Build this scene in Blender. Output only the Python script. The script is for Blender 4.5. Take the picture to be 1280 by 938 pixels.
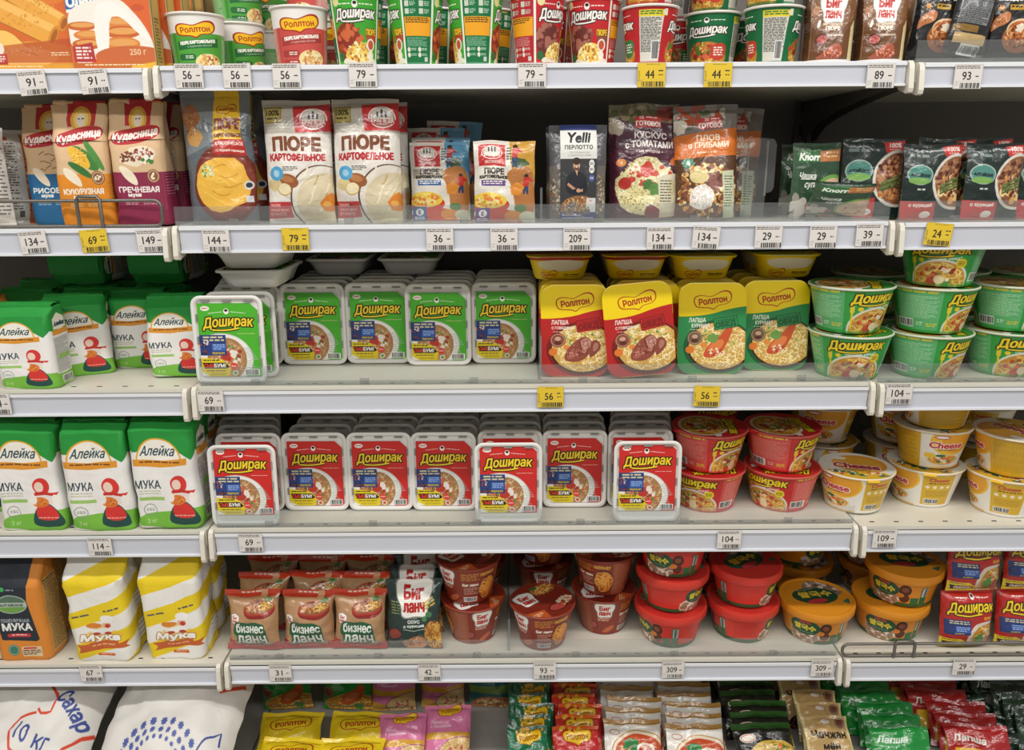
import bpy, math, random
import numpy as np
from mathutils import Vector, Matrix, Euler, noise as mnoise

random.seed(7)
RNG = np.random.default_rng(7)
C = bpy.context.scene.collection
for o in list(bpy.data.objects):
    bpy.data.objects.remove(o)

# ------------------------------------------------------------------ camera, world, lights, exposure
F_PX, TILT, ROLL, DIST, CAM_Z = 980.0, math.atan(.2737), math.radians(.4), 1.3747, 1.5
_f = Vector((0, math.cos(TILT), -math.sin(TILT))); _u = Vector((0, math.sin(TILT), math.cos(TILT))); _r = Vector((1, 0, 0))
CR = math.cos(ROLL) * _r - math.sin(ROLL) * _u
CU = math.sin(ROLL) * _r + math.cos(ROLL) * _u
CAM = Vector((0, -DIST, CAM_Z))
cam_data = bpy.data.cameras.new('camera'); cam_data.sensor_width = 36; cam_data.lens = F_PX / 1280 * 36
cam_data.clip_start = .05
cam = bpy.data.objects.new('camera', cam_data); C.objects.link(cam)
cam.matrix_world = Matrix(((CR.x, CU.x, -_f.x, CAM.x), (CR.y, CU.y, -_f.y, CAM.y), (CR.z, CU.z, -_f.z, CAM.z), (0, 0, 0, 1)))
S = bpy.context.scene
S.camera = cam
S.view_settings.view_transform = 'Standard'; S.view_settings.look = 'None'
S.view_settings.exposure = 0.0; S.view_settings.gamma = 1; S.view_settings.use_curve_mapping = False
S.cycles.max_bounces = 7; S.cycles.diffuse_bounces = 3; S.cycles.glossy_bounces = 3
S.cycles.transparent_max_bounces = 12; S.cycles.use_denoising = True
S.cycles.caustics_reflective = False; S.cycles.caustics_refractive = False

W = bpy.data.worlds.new('store_ambience'); S.world = W; W.use_nodes = True
W.node_tree.nodes['Background'].inputs[0].default_value = (1, .975, .94, 1)
W.node_tree.nodes['Background'].inputs[1].default_value = .30

def area_lamp(name, loc, size, size_y, power, col, target=None):
    d = bpy.data.lights.new(name, 'AREA'); d.shape = 'RECTANGLE'; d.size = size; d.size_y = size_y
    d.energy = power; d.color = col
    o = bpy.data.objects.new(name, d); C.objects.link(o); o.location = loc
    if target is not None:
        o.rotation_euler = (Vector(target) - Vector(loc)).to_track_quat('-Z', 'Y').to_euler()
    return o
# the two rows of ceiling strip lights along the aisle
area_lamp('ceiling_strip_light', (0, -1.05, 3.05), 5.0, .16, 60, (1, .972, .93), (0, -.75, 0))
area_lamp('ceiling_strip_light', (0, -2.7, 3.05), 5.0, .16, 66, (1, .972, .93), (0, -2.0, 0))

# a photo pixel (1280 x 938 frame) as a point on an upright plane Y, or on a level plane Z
def ray(px, py): return _f * F_PX + CR * (px - 640) - CU * (py - 469)
def at(px, py, Y):
    d = ray(px, py); return CAM + d * ((Y - CAM.y) / d.y)
def onz(px, py, Z):
    d = ray(px, py); return CAM + d * ((Z - CAM.z) / d.z)

# ------------------------------------------------------------------ materials
MATS = {}
def hexc(h):
    h = h.lstrip('#'); return tuple(int(h[i:i + 2], 16) / 255 for i in (0, 2, 4))
def lin(c): return tuple(((x + .055) / 1.055) ** 2.4 if x > .04045 else x / 12.92 for x in c)
def mat(name, col, rough=.5, metal=0., bump=0., bscale=60., spec=.5, coat=0., mottle=0.):
    if name in MATS: return MATS[name]
    m = bpy.data.materials.new(name); m.use_nodes = True; nt = m.node_tree; b = nt.nodes['Principled BSDF']
    c = lin(hexc(col)) if isinstance(col, str) else col
    b.inputs['Base Color'].default_value = (*c, 1); b.inputs['Roughness'].default_value = rough
    b.inputs['Metallic'].default_value = metal; b.inputs['Specular IOR Level'].default_value = spec
    b.inputs['Coat Weight'].default_value = coat; b.inputs['Coat Roughness'].default_value = .15
    if bump or mottle:
        tc = nt.nodes.new('ShaderNodeTexCoord'); no = nt.nodes.new('ShaderNodeTexNoise')
        no.inputs['Scale'].default_value = bscale; no.inputs['Detail'].default_value = 4
        nt.links.new(tc.outputs['Object'], no.inputs['Vector'])
        if bump:
            bp = nt.nodes.new('ShaderNodeBump'); bp.inputs['Strength'].default_value = bump; bp.inputs['Distance'].default_value = .004
            nt.links.new(no.outputs['Fac'], bp.inputs['Height']); nt.links.new(bp.outputs['Normal'], b.inputs['Normal'])
        if mottle:
            mx = nt.nodes.new('ShaderNodeMix'); mx.data_type = 'RGBA'
            mx.inputs['A'].default_value = (*c, 1); mx.inputs['B'].default_value = (*[x * (1 - mottle) for x in c], 1)
            nt.links.new(no.outputs['Fac'], mx.inputs['Factor']); nt.links.new(mx.outputs['Result'], b.inputs['Base Color'])
    MATS[name] = m
    return m
def clear_mat(name, tint=(.93, .95, .95), haze=.1, rough=.12, hazecol=(.75, .77, .78)):
    if name in MATS: return MATS[name]
    m = bpy.data.materials.new(name); m.use_nodes = True; nt = m.node_tree; nt.nodes.clear()
    out = nt.nodes.new('ShaderNodeOutputMaterial'); tr = nt.nodes.new('ShaderNodeBsdfTransparent'); tr.inputs[0].default_value = (*tint, 1)
    gl = nt.nodes.new('ShaderNodeBsdfGlossy'); gl.inputs['Roughness'].default_value = rough
    df = nt.nodes.new('ShaderNodeBsdfDiffuse'); df.inputs[0].default_value = (*hazecol, 1)
    lw = nt.nodes.new('ShaderNodeLayerWeight'); lw.inputs[0].default_value = .5
    pw = nt.nodes.new('ShaderNodeMath'); pw.operation = 'POWER'; pw.inputs[1].default_value = 5.; nt.links.new(lw.outputs['Facing'], pw.inputs[0])
    fr = nt.nodes.new('ShaderNodeMath'); fr.operation = 'MULTIPLY_ADD'; fr.inputs[1].default_value = .8; fr.inputs[2].default_value = .045; nt.links.new(pw.outputs[0], fr.inputs[0])
    m1 = nt.nodes.new('ShaderNodeMixShader'); m1.inputs[0].default_value = haze
    m2 = nt.nodes.new('ShaderNodeMixShader')
    nt.links.new(tr.outputs[0], m1.inputs[1]); nt.links.new(df.outputs[0], m1.inputs[2])
    nt.links.new(fr.outputs[0], m2.inputs[0]); nt.links.new(m1.outputs[0], m2.inputs[1]); nt.links.new(gl.outputs[0], m2.inputs[2])
    nt.links.new(m2.outputs[0], out.inputs[0]); MATS[name] = m
    return m

# ------------------------------------------------------------------ printed artwork: a small numpy rasteriser
_tcache = {}
_tcu = bpy.data.curves.new('type_outline', 'FONT'); _tcu.size = 1; _tcu.resolution_u = 3; _tcu.fill_mode = 'NONE' if False else 'FRONT'
_tcu.dimensions = '2D'
for _m in ('NONE', 'FRONT'):
    try: _tcu.fill_mode = _m; break
    except Exception: pass
_tob = bpy.data.objects.new('type_outline', _tcu)
def outlines(s):
    """the letters of s as closed loops, scaled to a unit box; plus width / height"""
    if s in _tcache: return _tcache[s]
    if _tob.name not in C.objects: C.objects.link(_tob)
    _tcu.body = s; bpy.context.view_layer.update()
    ev = _tob.evaluated_get(bpy.context.evaluated_depsgraph_get()); me = ev.to_mesh()
    co = np.empty(len(me.vertices) * 3, np.float32); me.vertices.foreach_get('co', co); co = co.reshape(-1, 3)[:, :2].astype(float)
    e = np.empty(len(me.edges) * 2, np.int32); me.edges.foreach_get('vertices', e); e = e.reshape(-1, 2)
    ev.to_mesh_clear()
    if not len(co): r = (np.zeros((0, 2)), e, 1.)
    else:
        lo, hi = co.min(0), co.max(0); r = ((co - lo) / (hi - lo) - .5, e, (hi - lo)[0] / (hi - lo)[1])
    _tcache[s] = r
    return r

SS = 2
class Art:
    """a printed sheet, 100 units wide, y downwards"""
    def __init__(s, aspect, bg, res=224):
        s.k = res * SS / 100.; s.W = res * SS; s.H = int(round(res * aspect)) * SS; s.h = 100. * aspect
        s.a = np.empty((s.H, s.W, 3), np.float32); s.a[:] = hexc(bg)
    def _edges_fill(s, E):
        E = E * s.k
        x0, y0, x1, y1 = E.T
        lo, hi = np.minimum(y0, y1), np.maximum(y0, y1)
        ra = np.clip(np.ceil(lo - .5).astype(int), 0, s.H); rb = np.clip(np.ceil(hi - .5).astype(int), 0, s.H)
        n = rb - ra; keep = n > 0
        if not keep.any(): return None
        x0, y0, x1, y1, ra, n = x0[keep], y0[keep], x1[keep], y1[keep], ra[keep], n[keep]
        idx = np.repeat(np.arange(len(n)), n); off = np.arange(n.sum()) - np.repeat(np.cumsum(n) - n, n)
        row = ra[idx] + off; t = (row + .5 - y0[idx]) / (y1[idx] - y0[idx]); x = x0[idx] + t * (x1[idx] - x0[idx])
        xi = np.clip(np.ceil(x - .5).astype(int), 0, s.W); sg = np.where(y1[idx] > y0[idx], 1, -1)
        r0, r1 = row.min(), row.max() + 1
        d = np.zeros((r1 - r0, s.W + 1), np.int32); np.add.at(d, (row - r0, xi), sg)
        return r0, r1, np.cumsum(d, 1)[:, :-1] != 0
    def _paint(s, fm, col, alpha=1., bold=0.):
        if fm is None: return
        r0, r1, m = fm
        if bold:
            p = max(1, int(round(bold * s.k)))
            R0, R1 = max(0, r0 - p), min(s.H, r1 + p)
            M = np.zeros((R1 - R0, s.W), bool); M[r0 - R0:r1 - R0] = m
            for i in range(p):
                N = M.copy(); N[1:] |= M[:-1]; N[:-1] |= M[1:]; N[:, 1:] |= M[:, :-1]; N[:, :-1] |= M[:, 1:]
                if i % 2: N[1:, 1:] |= M[:-1, :-1]; N[:-1, :-1] |= M[1:, 1:]; N[1:, :-1] |= M[:-1, 1:]; N[:-1, 1:] |= M[1:, :-1]
                M = N
            r0, r1, m = R0, R1, M
        c = np.array(hexc(col), np.float32); v = s.a[r0:r1]
        v[m] = v[m] * (1 - alpha) + c * alpha
    @staticmethod
    def loop(pts):
        p = np.asarray(pts, float); return np.hstack([p, np.roll(p, -1, 0)])
    def poly(s, pts, col, alpha=1.): s._paint(s._edges_fill(s.loop(pts)), col, alpha)
    def polys(s, L, col, alpha=1.):
        out = []
        for p in L:
            p = np.asarray(p, float); q = np.roll(p, -1, 0)
            if ((q[:, 0] - p[:, 0]) * (q[:, 1] + p[:, 1])).sum() < 0: p = p[::-1]
            out.append(s.loop(p))
        s._paint(s._edges_fill(np.vstack(out)), col, alpha)
    @staticmethod
    def epts(cx, cy, rx, ry, rot=0., n=40, a0=0., a1=360.):
        t = np.radians(np.linspace(a0, a1, n, endpoint=(a1 - a0) < 360)); c, q = math.cos(math.radians(rot)), math.sin(math.radians(rot))
        x, y = rx * np.cos(t), ry * np.sin(t)
        return np.stack([cx + x * c - y * q, cy + x * q + y * c], 1)
    def ell(s, cx, cy, rx, ry, col, rot=0., alpha=1.): s.poly(s.epts(cx, cy, rx, ry, rot), col, alpha)
    def ring(s, cx, cy, rx, ry, w, col, rot=0., alpha=1.):
        a, b = s.epts(cx, cy, rx, ry, rot), s.epts(cx, cy, rx - w, ry - w, rot)[::-1]
        s._paint(s._edges_fill(np.vstack([s.loop(a), s.loop(b)])), col, alpha)
    def rect(s, x0, y0, x1, y1, col, r=0., rot=0., alpha=1.):
        if r:
            P = []
            for cx, cy, a in ((x1 - r, y0 + r, -90), (x1 - r, y1 - r, 0), (x0 + r, y1 - r, 90), (x0 + r, y0 + r, 180)):
                P.append(s.epts(cx, cy, r, r, 0, 7, a, a + 90))
            P = np.vstack(P)
        else: P = np.array([(x0, y0), (x1, y0), (x1, y1), (x0, y1)], float)
        if rot:
            c, q = math.cos(math.radians(rot)), math.sin(math.radians(rot)); m = np.array(((x0 + x1) / 2, (y0 + y1) / 2))
            P = (P - m) @ np.array(((c, q), (-q, c))) + m
        s.poly(P, col, alpha)
    def line(s, pts, w, col, alpha=1., taper=False):
        L = [s.stroke(pts, w, taper)]
        s.polys(L, col, alpha)
    @staticmethod
    def stroke(pts, w, taper=False):
        p = np.asarray(pts, float); d = np.gradient(p, axis=0); n = np.stack([-d[:, 1], d[:, 0]], 1)
        n /= np.linalg.norm(n, axis=1)[:, None] + 1e-9
        ww = np.full(len(p), w / 2.)
        if taper: ww = ww * (1 - np.linspace(0, .85, len(p)))
        return np.vstack([p + n * ww[:, None], (p - n * ww[:, None])[::-1]])
    def text(s, t, cx, cy, h, col, w=None, bold=0., shear=0., rot=0., arc=0., outline=None, ow=0., alpha=1., anchor='c', persp=0.):
        co, e, asp = outlines(t); bold = min(bold, h * .07)
        if not len(co): return
        w = w or h * asp
        x, y = co[:, 0] * w, -co[:, 1] * h * (1 + persp * co[:, 0] * 2)
        x = x + shear * co[:, 1] * h
        y = y + arc * (2 * co[:, 0]) ** 2
        if anchor == 'l': x = x + w / 2
        c, q = math.cos(math.radians(rot)), math.sin(math.radians(rot))
        P = np.stack([cx + x * c - y * q, cy + x * q + y * c], 1)
        fm = s._edges_fill(np.hstack([P[e[:, 0]], P[e[:, 1]]]))
        if outline: s._paint(fm, outline, 1., bold + ow)
        s._paint(fm, col, alpha, bold)
    def scrib(s, x0, y0, x1, y1, rows, col, fill=.55, alpha=1., rot=0.):
        """lines of print too small to read"""
        L = []; dy = (y1 - y0) / rows; hh = dy * fill
        for i in range(rows):
            x = x0; y = y0 + i * dy; end = x1 - random.random() * (x1 - x0) * (.35 if i % 3 == 2 else .08)
            while x < end:
                w = min(end - x, hh * random.uniform(1.2, 5))
                if w > hh * .3: L.append([(x, y), (x + w, y), (x + w, y + hh), (x, y + hh)])
                x += w + hh * .7
        if L:
            if rot:
                c, q = math.cos(math.radians(rot)), math.sin(math.radians(rot)); m = np.array(((x0 + x1) / 2, (y0 + y1) / 2))
                L = [(np.array(p) - m) @ np.array(((c, q), (-q, c))) + m for p in L]
            s.polys(L, col, alpha)
    def barcode(s, x0, y0, x1, y1, bg='#f2f2ee', fg='#2a2a2a', pad=1.):
        if bg: s.rect(x0 - pad, y0 - pad, x1 + pad, y1 + pad, bg)
        x = x0; L = []; u = (x1 - x0) / 46.
        while x < x1 - u:
            w = u * random.choice((1, 1, 2, 3)); L.append([(x, y0), (x + w, y0), (x + w, y1), (x, y1)]); x += w + u * random.choice((1, 1, 2))
        s.polys(L, fg)
    def blob(s, cx, cy, r, col, rag=.25, n=14, alpha=1., ry=None, rot=0.):
        t = np.linspace(0, 2 * math.pi, n, endpoint=False); rr = 1 + RNG.uniform(-rag, rag, n)
        x, y = np.cos(t) * r * rr, np.sin(t) * (ry or r) * rr; c, q = math.cos(math.radians(rot)), math.sin(math.radians(rot))
        s.poly(np.stack([cx + x * c - y * q, cy + x * q + y * c], 1), col, alpha)
    def specks(s, cx, cy, rx, ry, n, cols, r0, r1, clip=None):
        for c in cols:
            L = []
            for _ in range(max(1, n // len(cols))):
                a, d = random.uniform(0, 6.283), math.sqrt(random.random()); x, y = cx + math.cos(a) * d * rx, cy + math.sin(a) * d * ry
                r = random.uniform(r0, r1); L.append(s.epts(x, y, r, r * random.uniform(.6, 1), random.uniform(0, 180), 9))
            s.polys(L, c)
    def noodles(s, cx, cy, rx, ry, n=120, cols=('#e9c45a', '#d9a63a', '#f4dd8c', '#c98d2e', '#f0d070'), w=1.1, base='#b9812c', rot=0., curl=1.):
        """a heap of curly noodles inside an ellipse"""
        if base: s.ell(cx, cy, rx, ry, base, rot)
        cr, sr = math.cos(math.radians(rot)), math.sin(math.radians(rot))
        for c in cols:
            L = []
            for _ in range(n // len(cols)):
                a, d = random.uniform(0, 6.283), math.sqrt(random.random()) * .9
                x, y, th = math.cos(a) * d, math.sin(a) * d, random.uniform(0, 6.283)
                k = random.uniform(-1, 1) * curl; P = []
                for i in range(9):
                    if x * x + y * y > 1: break
                    P.append((x * rx, y * ry)); th += k * .45; x += math.cos(th) * .06 * 18 / max(rx, 8); y += math.sin(th) * .06 * 18 / max(rx, 8)
                if len(P) > 2:
                    P = np.array(P); P = np.stack([cx + P[:, 0] * cr - P[:, 1] * sr, cy + P[:, 0] * sr + P[:, 1] * cr], 1)
                    L.append(s.stroke(P, w))
            if L: s.polys(L, c)
    def grain(s, amt=.02):
        s.a += RNG.normal(0, amt, s.a.shape[:2])[:, :, None].astype(np.float32)
    def image(s, name):
        a = np.clip(s.a.reshape(s.H // SS, SS, s.W // SS, SS, 3).mean((1, 3)), 0, 1)[::-1]
        h, w = a.shape[:2]
        im = bpy.data.images.new(name, w, h); px = np.ones((h, w, 4), np.float32); px[:, :, :3] = a
        im.pixels.foreach_set(px.ravel()); im.update(); im.pack()
        return im
def print_mat(name, art, rough=.4, bump=0., bscale=40., coat=0., spec=.5, ext='REPEAT'):
    """a printed surface: the artwork drawn above laid on by the sheet's own UVs, with film creases as bump"""
    m = bpy.data.materials.new(name); m.use_nodes = True; nt = m.node_tree; b = nt.nodes['Principled BSDF']
    t = nt.nodes.new('ShaderNodeTexImage'); t.image = art.image(name); t.extension = ext
    nt.links.new(t.outputs['Color'], b.inputs['Base Color'])
    b.inputs['Roughness'].default_value = rough; b.inputs['Coat Weight'].default_value = coat; b.inputs['Coat Roughness'].default_value = .12
    b.inputs['Specular IOR Level'].default_value = spec
    if bump:
        tc = nt.nodes.new('ShaderNodeTexCoord'); no = nt.nodes.new('ShaderNodeTexNoise'); no.inputs['Scale'].default_value = bscale
        no.inputs['Detail'].default_value = 3; no.inputs['Distortion'].default_value = .8
        oi = nt.nodes.new('ShaderNodeObjectInfo'); ad = nt.nodes.new('ShaderNodeVectorMath'); ad.operation = 'ADD'
        mu = nt.nodes.new('ShaderNodeMath'); mu.operation = 'MULTIPLY'; mu.inputs[1].default_value = 37.
        nt.links.new(oi.outputs['Random'], mu.inputs[0])
        nt.links.new(tc.outputs['Object'], ad.inputs[0]); nt.links.new(mu.outputs[0], ad.inputs[1]); nt.links.new(ad.outputs[0], no.inputs['Vector'])
        bp = nt.nodes.new('ShaderNodeBump'); bp.inputs['Strength'].default_value = bump; bp.inputs['Distance'].default_value = .006
        nt.links.new(no.outputs['Fac'], bp.inputs['Height']); nt.links.new(bp.outputs['Normal'], b.inputs['Normal'])
        nt.links.new(bp.outputs['Normal'], b.inputs['Coat Normal'])
    MATS[name] = m
    return m
# ------------------------------------------------------------------ printed designs
def chaikin(P, n=2):
    P = np.asarray(P, float)
    for _ in range(n):
        Q = np.roll(P, -1, 0); P = np.stack([.75 * P + .25 * Q, .25 * P + .75 * Q], 1).reshape(-1, 2)
    return P
def doshirak(a, cx, cy, w, col='#f6d424', out='#17120a', ow=1.1, bold=.5, under=True, rot=-2):
    h = w * .27
    if under:
        P = [(cx - w * .34 + w * .55 * t, cy + h * (.58 + .10 * math.sin(t * 3)) - w * .04 * t) for t in np.linspace(0, 1, 9)]
        a.line(P, w * .045 + ow * 1.6, out); 
    a.text('Доширак', cx, cy, h, col, w=w, bold=bold, shear=.16, arc=w * .03, rot=rot, outline=out, ow=ow)
    if under: a.line(P, w * .035, col)
def cook_head(a, cx, cy, r, col='#f4f1ea', fg='#20160f'):
    a.ell(cx, cy, r, r * 1.15, col); a.ell(cx, cy - r * .35, r * .62, r * .5, fg)
def rollton(a, cx, cy, w, fill='#f7c61c', stroke='#a8271c', txt='#a8271c', sw=2.2, rot=-4):
    P = chaikin([(-1, -.1), (-.95, -.65), (-.7, -.85), (-.38, -.72), (-.08, -.5), (.2, -.75), (.55, -1.05), (.9, -.95), (1.02, -.4), (.95, .15), (.72, .5), (.4, .5), (.18, .62), (.02, .98), (-.18, .72), (-.5, .62), (-.88, .5)], 3)
    h = w * .22; P = P * (w / 2, h)
    c, q = math.cos(math.radians(rot)), math.sin(math.radians(rot)); P = P @ np.array(((c, q), (-q, c)))
    a.poly(P * (1 + 2 * sw / w, 1 + sw / h) + (cx, cy), stroke)
    if fill: a.poly(P + (cx, cy), fill)
    a.text('Роллтон', cx, cy - h * .1, h * .78, txt, w=w * .76, bold=w * .006, rot=rot - 2, persp=.0)
def biglunch(a, cx, cy, w, hat='#f3f1ea', edge='#8d8a84', red='#b8231d'):
    H = chaikin([(-.5, -.25), (-.46, -.48), (-.2, -.55), (0, -.62), (.22, -.55), (.46, -.48), (.5, -.22), (.42, .02), (.38, .1), (.37, .5), (.1, .44), (-.36, .52), (-.36, .1), (-.44, .02)], 2)
    a.poly(H * (w * 1.07, w * 1.0) + (cx, cy), edge); a.poly(H * (w, w * .93) + (cx, cy), hat)
    a.text('Биг', cx, cy - w * .18, w * .3, red, w=w * .52, bold=w * .018); a.text('ланч', cx, cy + w * .19, w * .24, red, w=w * .58, bold=w * .018)

def art_crepes(a):
    a.rect(0, 0, 100, a.h, '#d4692a'); a.ell(60, a.h * .2, 70, 45, '#db7a2d')
    a.poly([(0, 0), (100, 0), (0, a.h * .56)], '#2f6cb0'); a.poly([(0, a.h * .53), (96, 0), (104, 0), (0, a.h * .57)], '#f0ead9'); a.text('Блинчики', 34, a.h * .26, 13, '#f5f1e6', rot=-38, bold=.8)
    y = a.h * .5
    for x0, y0, x1, y1, r in ((30, y - 16, 92, y + 20, 10), (4, y - 2, 78, y + 34, 13)):
        d = np.array((x1 - x0, y1 - y0), float); n = np.array((-d[1], d[0])) / np.linalg.norm(d) * r
        A_, B_ = np.array((x0, y0)), np.array((x1, y1)); a.poly([A_ + n, B_ + n, B_ - n, A_ - n], '#e6a544'); a.poly([A_ - n * .2, B_ - n * .2, B_ - n * .9, A_ - n * .9], '#f0bb62'); a.specks((x0 + x1) / 2, (y0 + y1) / 2, 24, 8, 40, ('#cf8a33', '#d9963c'), .6, 1.6)
        a.ell(x1, y1, 5, r, '#d48a30', rot=30); a.ell(x1 + .5, y1 + .5, 3, r * .7, '#a95f20', rot=30); a.line([A_ + n, B_ + n], 1.2, '#a9651f')
    a.ell(50, y + 62, 62, 22, "#d98f38"); a.ell(40, y + 58, 40, 11, '#e8b361'); a.specks(40, y + 50, 26, 6, 60, ('#f3d9a8', '#f8ead0'), .6, 1.6)
    a.poly(chaikin([(0, y + 26), (26, y + 28), (46, y + 48), (20, y + 50), (0, y + 40)], 2), '#f3c367'); a.line([(0, y + 26), (26, y + 28), (45, y + 47)], 1.1, '#b87526'); a.line([(34, y + 50), (56, y + 56)], 1.2, '#c07a28')
    a.poly([(0, a.h - 26), (100, a.h - 36), (100, a.h - 8), (0, a.h - 8)], '#b04a25', .65); a.ell(6, a.h - 24, 10, 9, '#e9ddd0'); a.rect(0, a.h - 18, 18, a.h - 6, '#b23b34'); a.scrib(1, a.h - 16, 16, a.h - 8, 3, '#f1dfd5')
    a.rect(0, a.h - 6, 100, a.h, '#d99b35'); a.scrib(6, a.h - 4.5, 60, a.h - 2, 1, '#f4e5c0'); a.scrib(72, a.h - 20, 94, a.h - 15, 2, '#e9cfae')
def art_oladi(a):
    a.rect(0, 0, 100, a.h, '#d9642c'); a.poly([(0, 0), (84, 0), (60, a.h * .40), (20, a.h * .50), (0, a.h * .52)], '#eae6da'); a.poly([(0, 0), (82, 0), (57, a.h * .39), (20, a.h * .475), (0, a.h * .49)], '#2d5fa8')
    a.text('Оладьи', 27, a.h * .41, 13, '#f5f2ea', rot=-8, bold=.8, shear=.1)
    y = a.h * .43
    a.ell(86, y + 6, 8, 4, '#c9542a'); a.poly(chaikin([(0, y + 12), (20, y + 6), (60, y), (80, y + 8), (100, y + 40), (100, y + 64), (0, y + 64)], 2), '#e9e2d6')
    a.poly(chaikin([(0, y + 8), (30, y - 2), (60, y - 6), (76, y + 4), (98, y + 40), (96, y + 52), (70, y + 40), (58, y + 22), (44, y + 30), (40, y + 62), (28, y + 60), (26, y + 36), (4, y + 44), (0, y + 40)], 2), '#efe9de')
    for i, (x, yy, rx, ry) in enumerate(((16, y + 26, 18, 5), (22, y + 36, 17, 5.5), (20, y + 46, 18, 6), (62, y + 22, 20, 6.5), (64, y + 33, 22, 7), (62, y + 46, 22, 8), (86, y + 58, 20, 8))):
        a.ell(x, yy, rx, ry, ('#c8632d', '#d9843f')[i % 2]); a.ell(x + 1, yy - 1.2, rx * .8, ry * .55, '#e3a25a')
    a.poly(chaikin([(34, y), (58, y - 2), (74, y + 12), (96, y + 36), (98, y + 46), (82, y + 34), (66, y + 16), (50, y + 14), (46, y + 56), (34, y + 62), (30, y + 40)], 2), '#f3efe8')
    a.ell(14, y + 60, 12, 10, '#e8dcd0'); a.specks(14, y + 58, 9, 7, 26, ('#7d2f2a', '#a0413a', '#fff7ee'), 1, 2.2); a.poly([(2, a.h - 26), (26, a.h - 30), (28, a.h - 8), (2, a.h - 8)], '#b13a38'); a.scrib(5, a.h - 25, 24, a.h - 10, 4, '#f3e4dc')
    a.ell(72, a.h - 14, 44, 12, '#c8683a'); a.text('250 г', 80, a.h - 19, 6.5, '#e9c9a0', bold=.2); a.rect(0, a.h - 7, 100, a.h, '#bf6a2c'); a.poly([(70, a.h - 3), (100, a.h - 8), (100, a.h), (70, a.h)], '#e3b23c'); a.scrib(14, a.h - 5.5, 92, a.h - 3, 1, '#f2e0c0')
def art_carton_side(a):
    a.rect(0, 0, 100, a.h, '#c9a85e'); a.rect(0, 0, 14, a.h, '#8d7a4a'); a.rect(84, 0, 100, a.h, '#d97a35'); a.scrib(25, a.h * .55, 75, a.h * .95, 14, '#6a5a35')

def art_rollton_cup(a, c1, c2, dk):
    a.rect(0, 0, 100, a.h, '#ece9e4'); y = a.h * .37
    a.rect(0, y, 100, a.h, c1); a.rect(66, y, 100, a.h, c2); a.rect(2, y, 6, a.h, dk, alpha=.4); a.scrib(69, y + 6, 97, a.h - 4, 16, '#eef2e4', alpha=.5)
    a.poly([(8, y + 12), (60, y + 6), (60, y + 18), (8, y + 24)], dk); a.text('ПЮРЕ КАРТОФЕЛЬНОЕ', 34, y + 12.3, 4.6, '#f6f3e8', w=44, bold=.35, rot=-6.5); a.text('с куриным вкусом', 36, y + 18, 2.8, '#f0efe2', w=30, rot=-6.5)
    for i in (0, 1): a.rect(8, y + 29 + i * 12, 30, y + 38 + i * 12, dk, r=3); a.scrib(17, y + 31 + i * 12, 28, y + 36 + i * 12, 2, '#e8ecd8')
    a.ell(46, y + 40, 17, 12, '#efd89a'); a.specks(46, y + 38, 14, 9, 60, ('#c98045', '#a65a30', '#f4e5b4', '#d9a860'), 1, 3)
    rollton(a, 32, a.h * .32, 46)
def art_dosh_cup(a, c1, dk, food=('#b04a2a', '#8d3322', '#d06a3c')):
    a.rect(0, 0, 100, a.h, c1); y = a.h
    a.ell(18, y * .68, 18, 20, food[1]); a.specks(20, y * .62, 18, 15, 60, food, 2, 5); a.ell(52, y * .6, 9, 7, food[0])
    a.ell(34, y * .97, 26, 6, '#e9e3d2'); a.poly(chaikin([(10, y * .96), (18, y * .76), (34, y * .66), (50, y * .74), (58, y * .96)], 2), '#ecd06a')
    a.specks(34, y * .83, 18, 10, 90, ('#f4e392', '#e2bb4a', '#d99a3e', '#b9772f', '#f7edb8'), 1, 2.6)
    a.text('ПЮРЕ', 50, y * .53, 6.5, '#efc32f', w=14, bold=.4, outline='#5a3a10', ow=.5); a.ell(50, y * .72, 6, 7, '#e9e4d8'); a.ell(50, y * .72, 4, 5, '#c2553a'); a.ell(50, y * .88, 4, 5, '#efe9df'); a.ell(6, y * .9, 5, 5, '#2d6a3a'); a.ell(6, y * .09, 4.5, 5, '#e8dfa0')
    cook_head(a, 30, y * .13, 3.5); a.scrib(10, y * .12, 25, y * .15, 1, '#f4f2e8'); a.scrib(35, y * .12, 52, y * .15, 1, '#f4f2e8')
    doshirak(a, 30, y * .27, 50, '#f6f4ee', '#1b1713', ow=.9, bold=.6)
    a.rect(59, 0, 61.5, y, '#eef0e6'); a.rect(61.5, 0, 97, y, dk); a.rect(97, 0, 100, y, '#eef0e6')
    a.rect(75, y * .03, 85, y * .06, '#d9cf6a')
    for i in (0, 1):
        for j in (0, 1): a.rect(64 + i * 17, y * (.09 + j * .11), 69 + i * 17, y * (.17 + j * .11), '#cfd8c4'); a.scrib(70 + i * 17, y * (.1 + j * .11), 77 + i * 17, y * (.17 + j * .11), 3, '#c8d8c8')
    a.rect(62.5, y * .32, 96, y * .6, '#f0a720'); a.scrib(64, y * .335, 94, y * .42, 3, '#3a2c10', fill=.5); a.scrib(64, y * .62, 92, y * .76, 7, '#d8e2d4', alpha=.6)
    for i in (0, 1):
        for j in (0, 1): a.ell(66 + i * 15, y * (.8 + j * .08), 2.2, 2.6, '#e6e2cf'); a.scrib(69 + i * 15, y * (.78 + j * .08), 77 + i * 15, y * (.82 + j * .08), 2, '#d8e2d4')
    a.rect(88, y * .91, 93, y * .98, '#c9d3c9')
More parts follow.
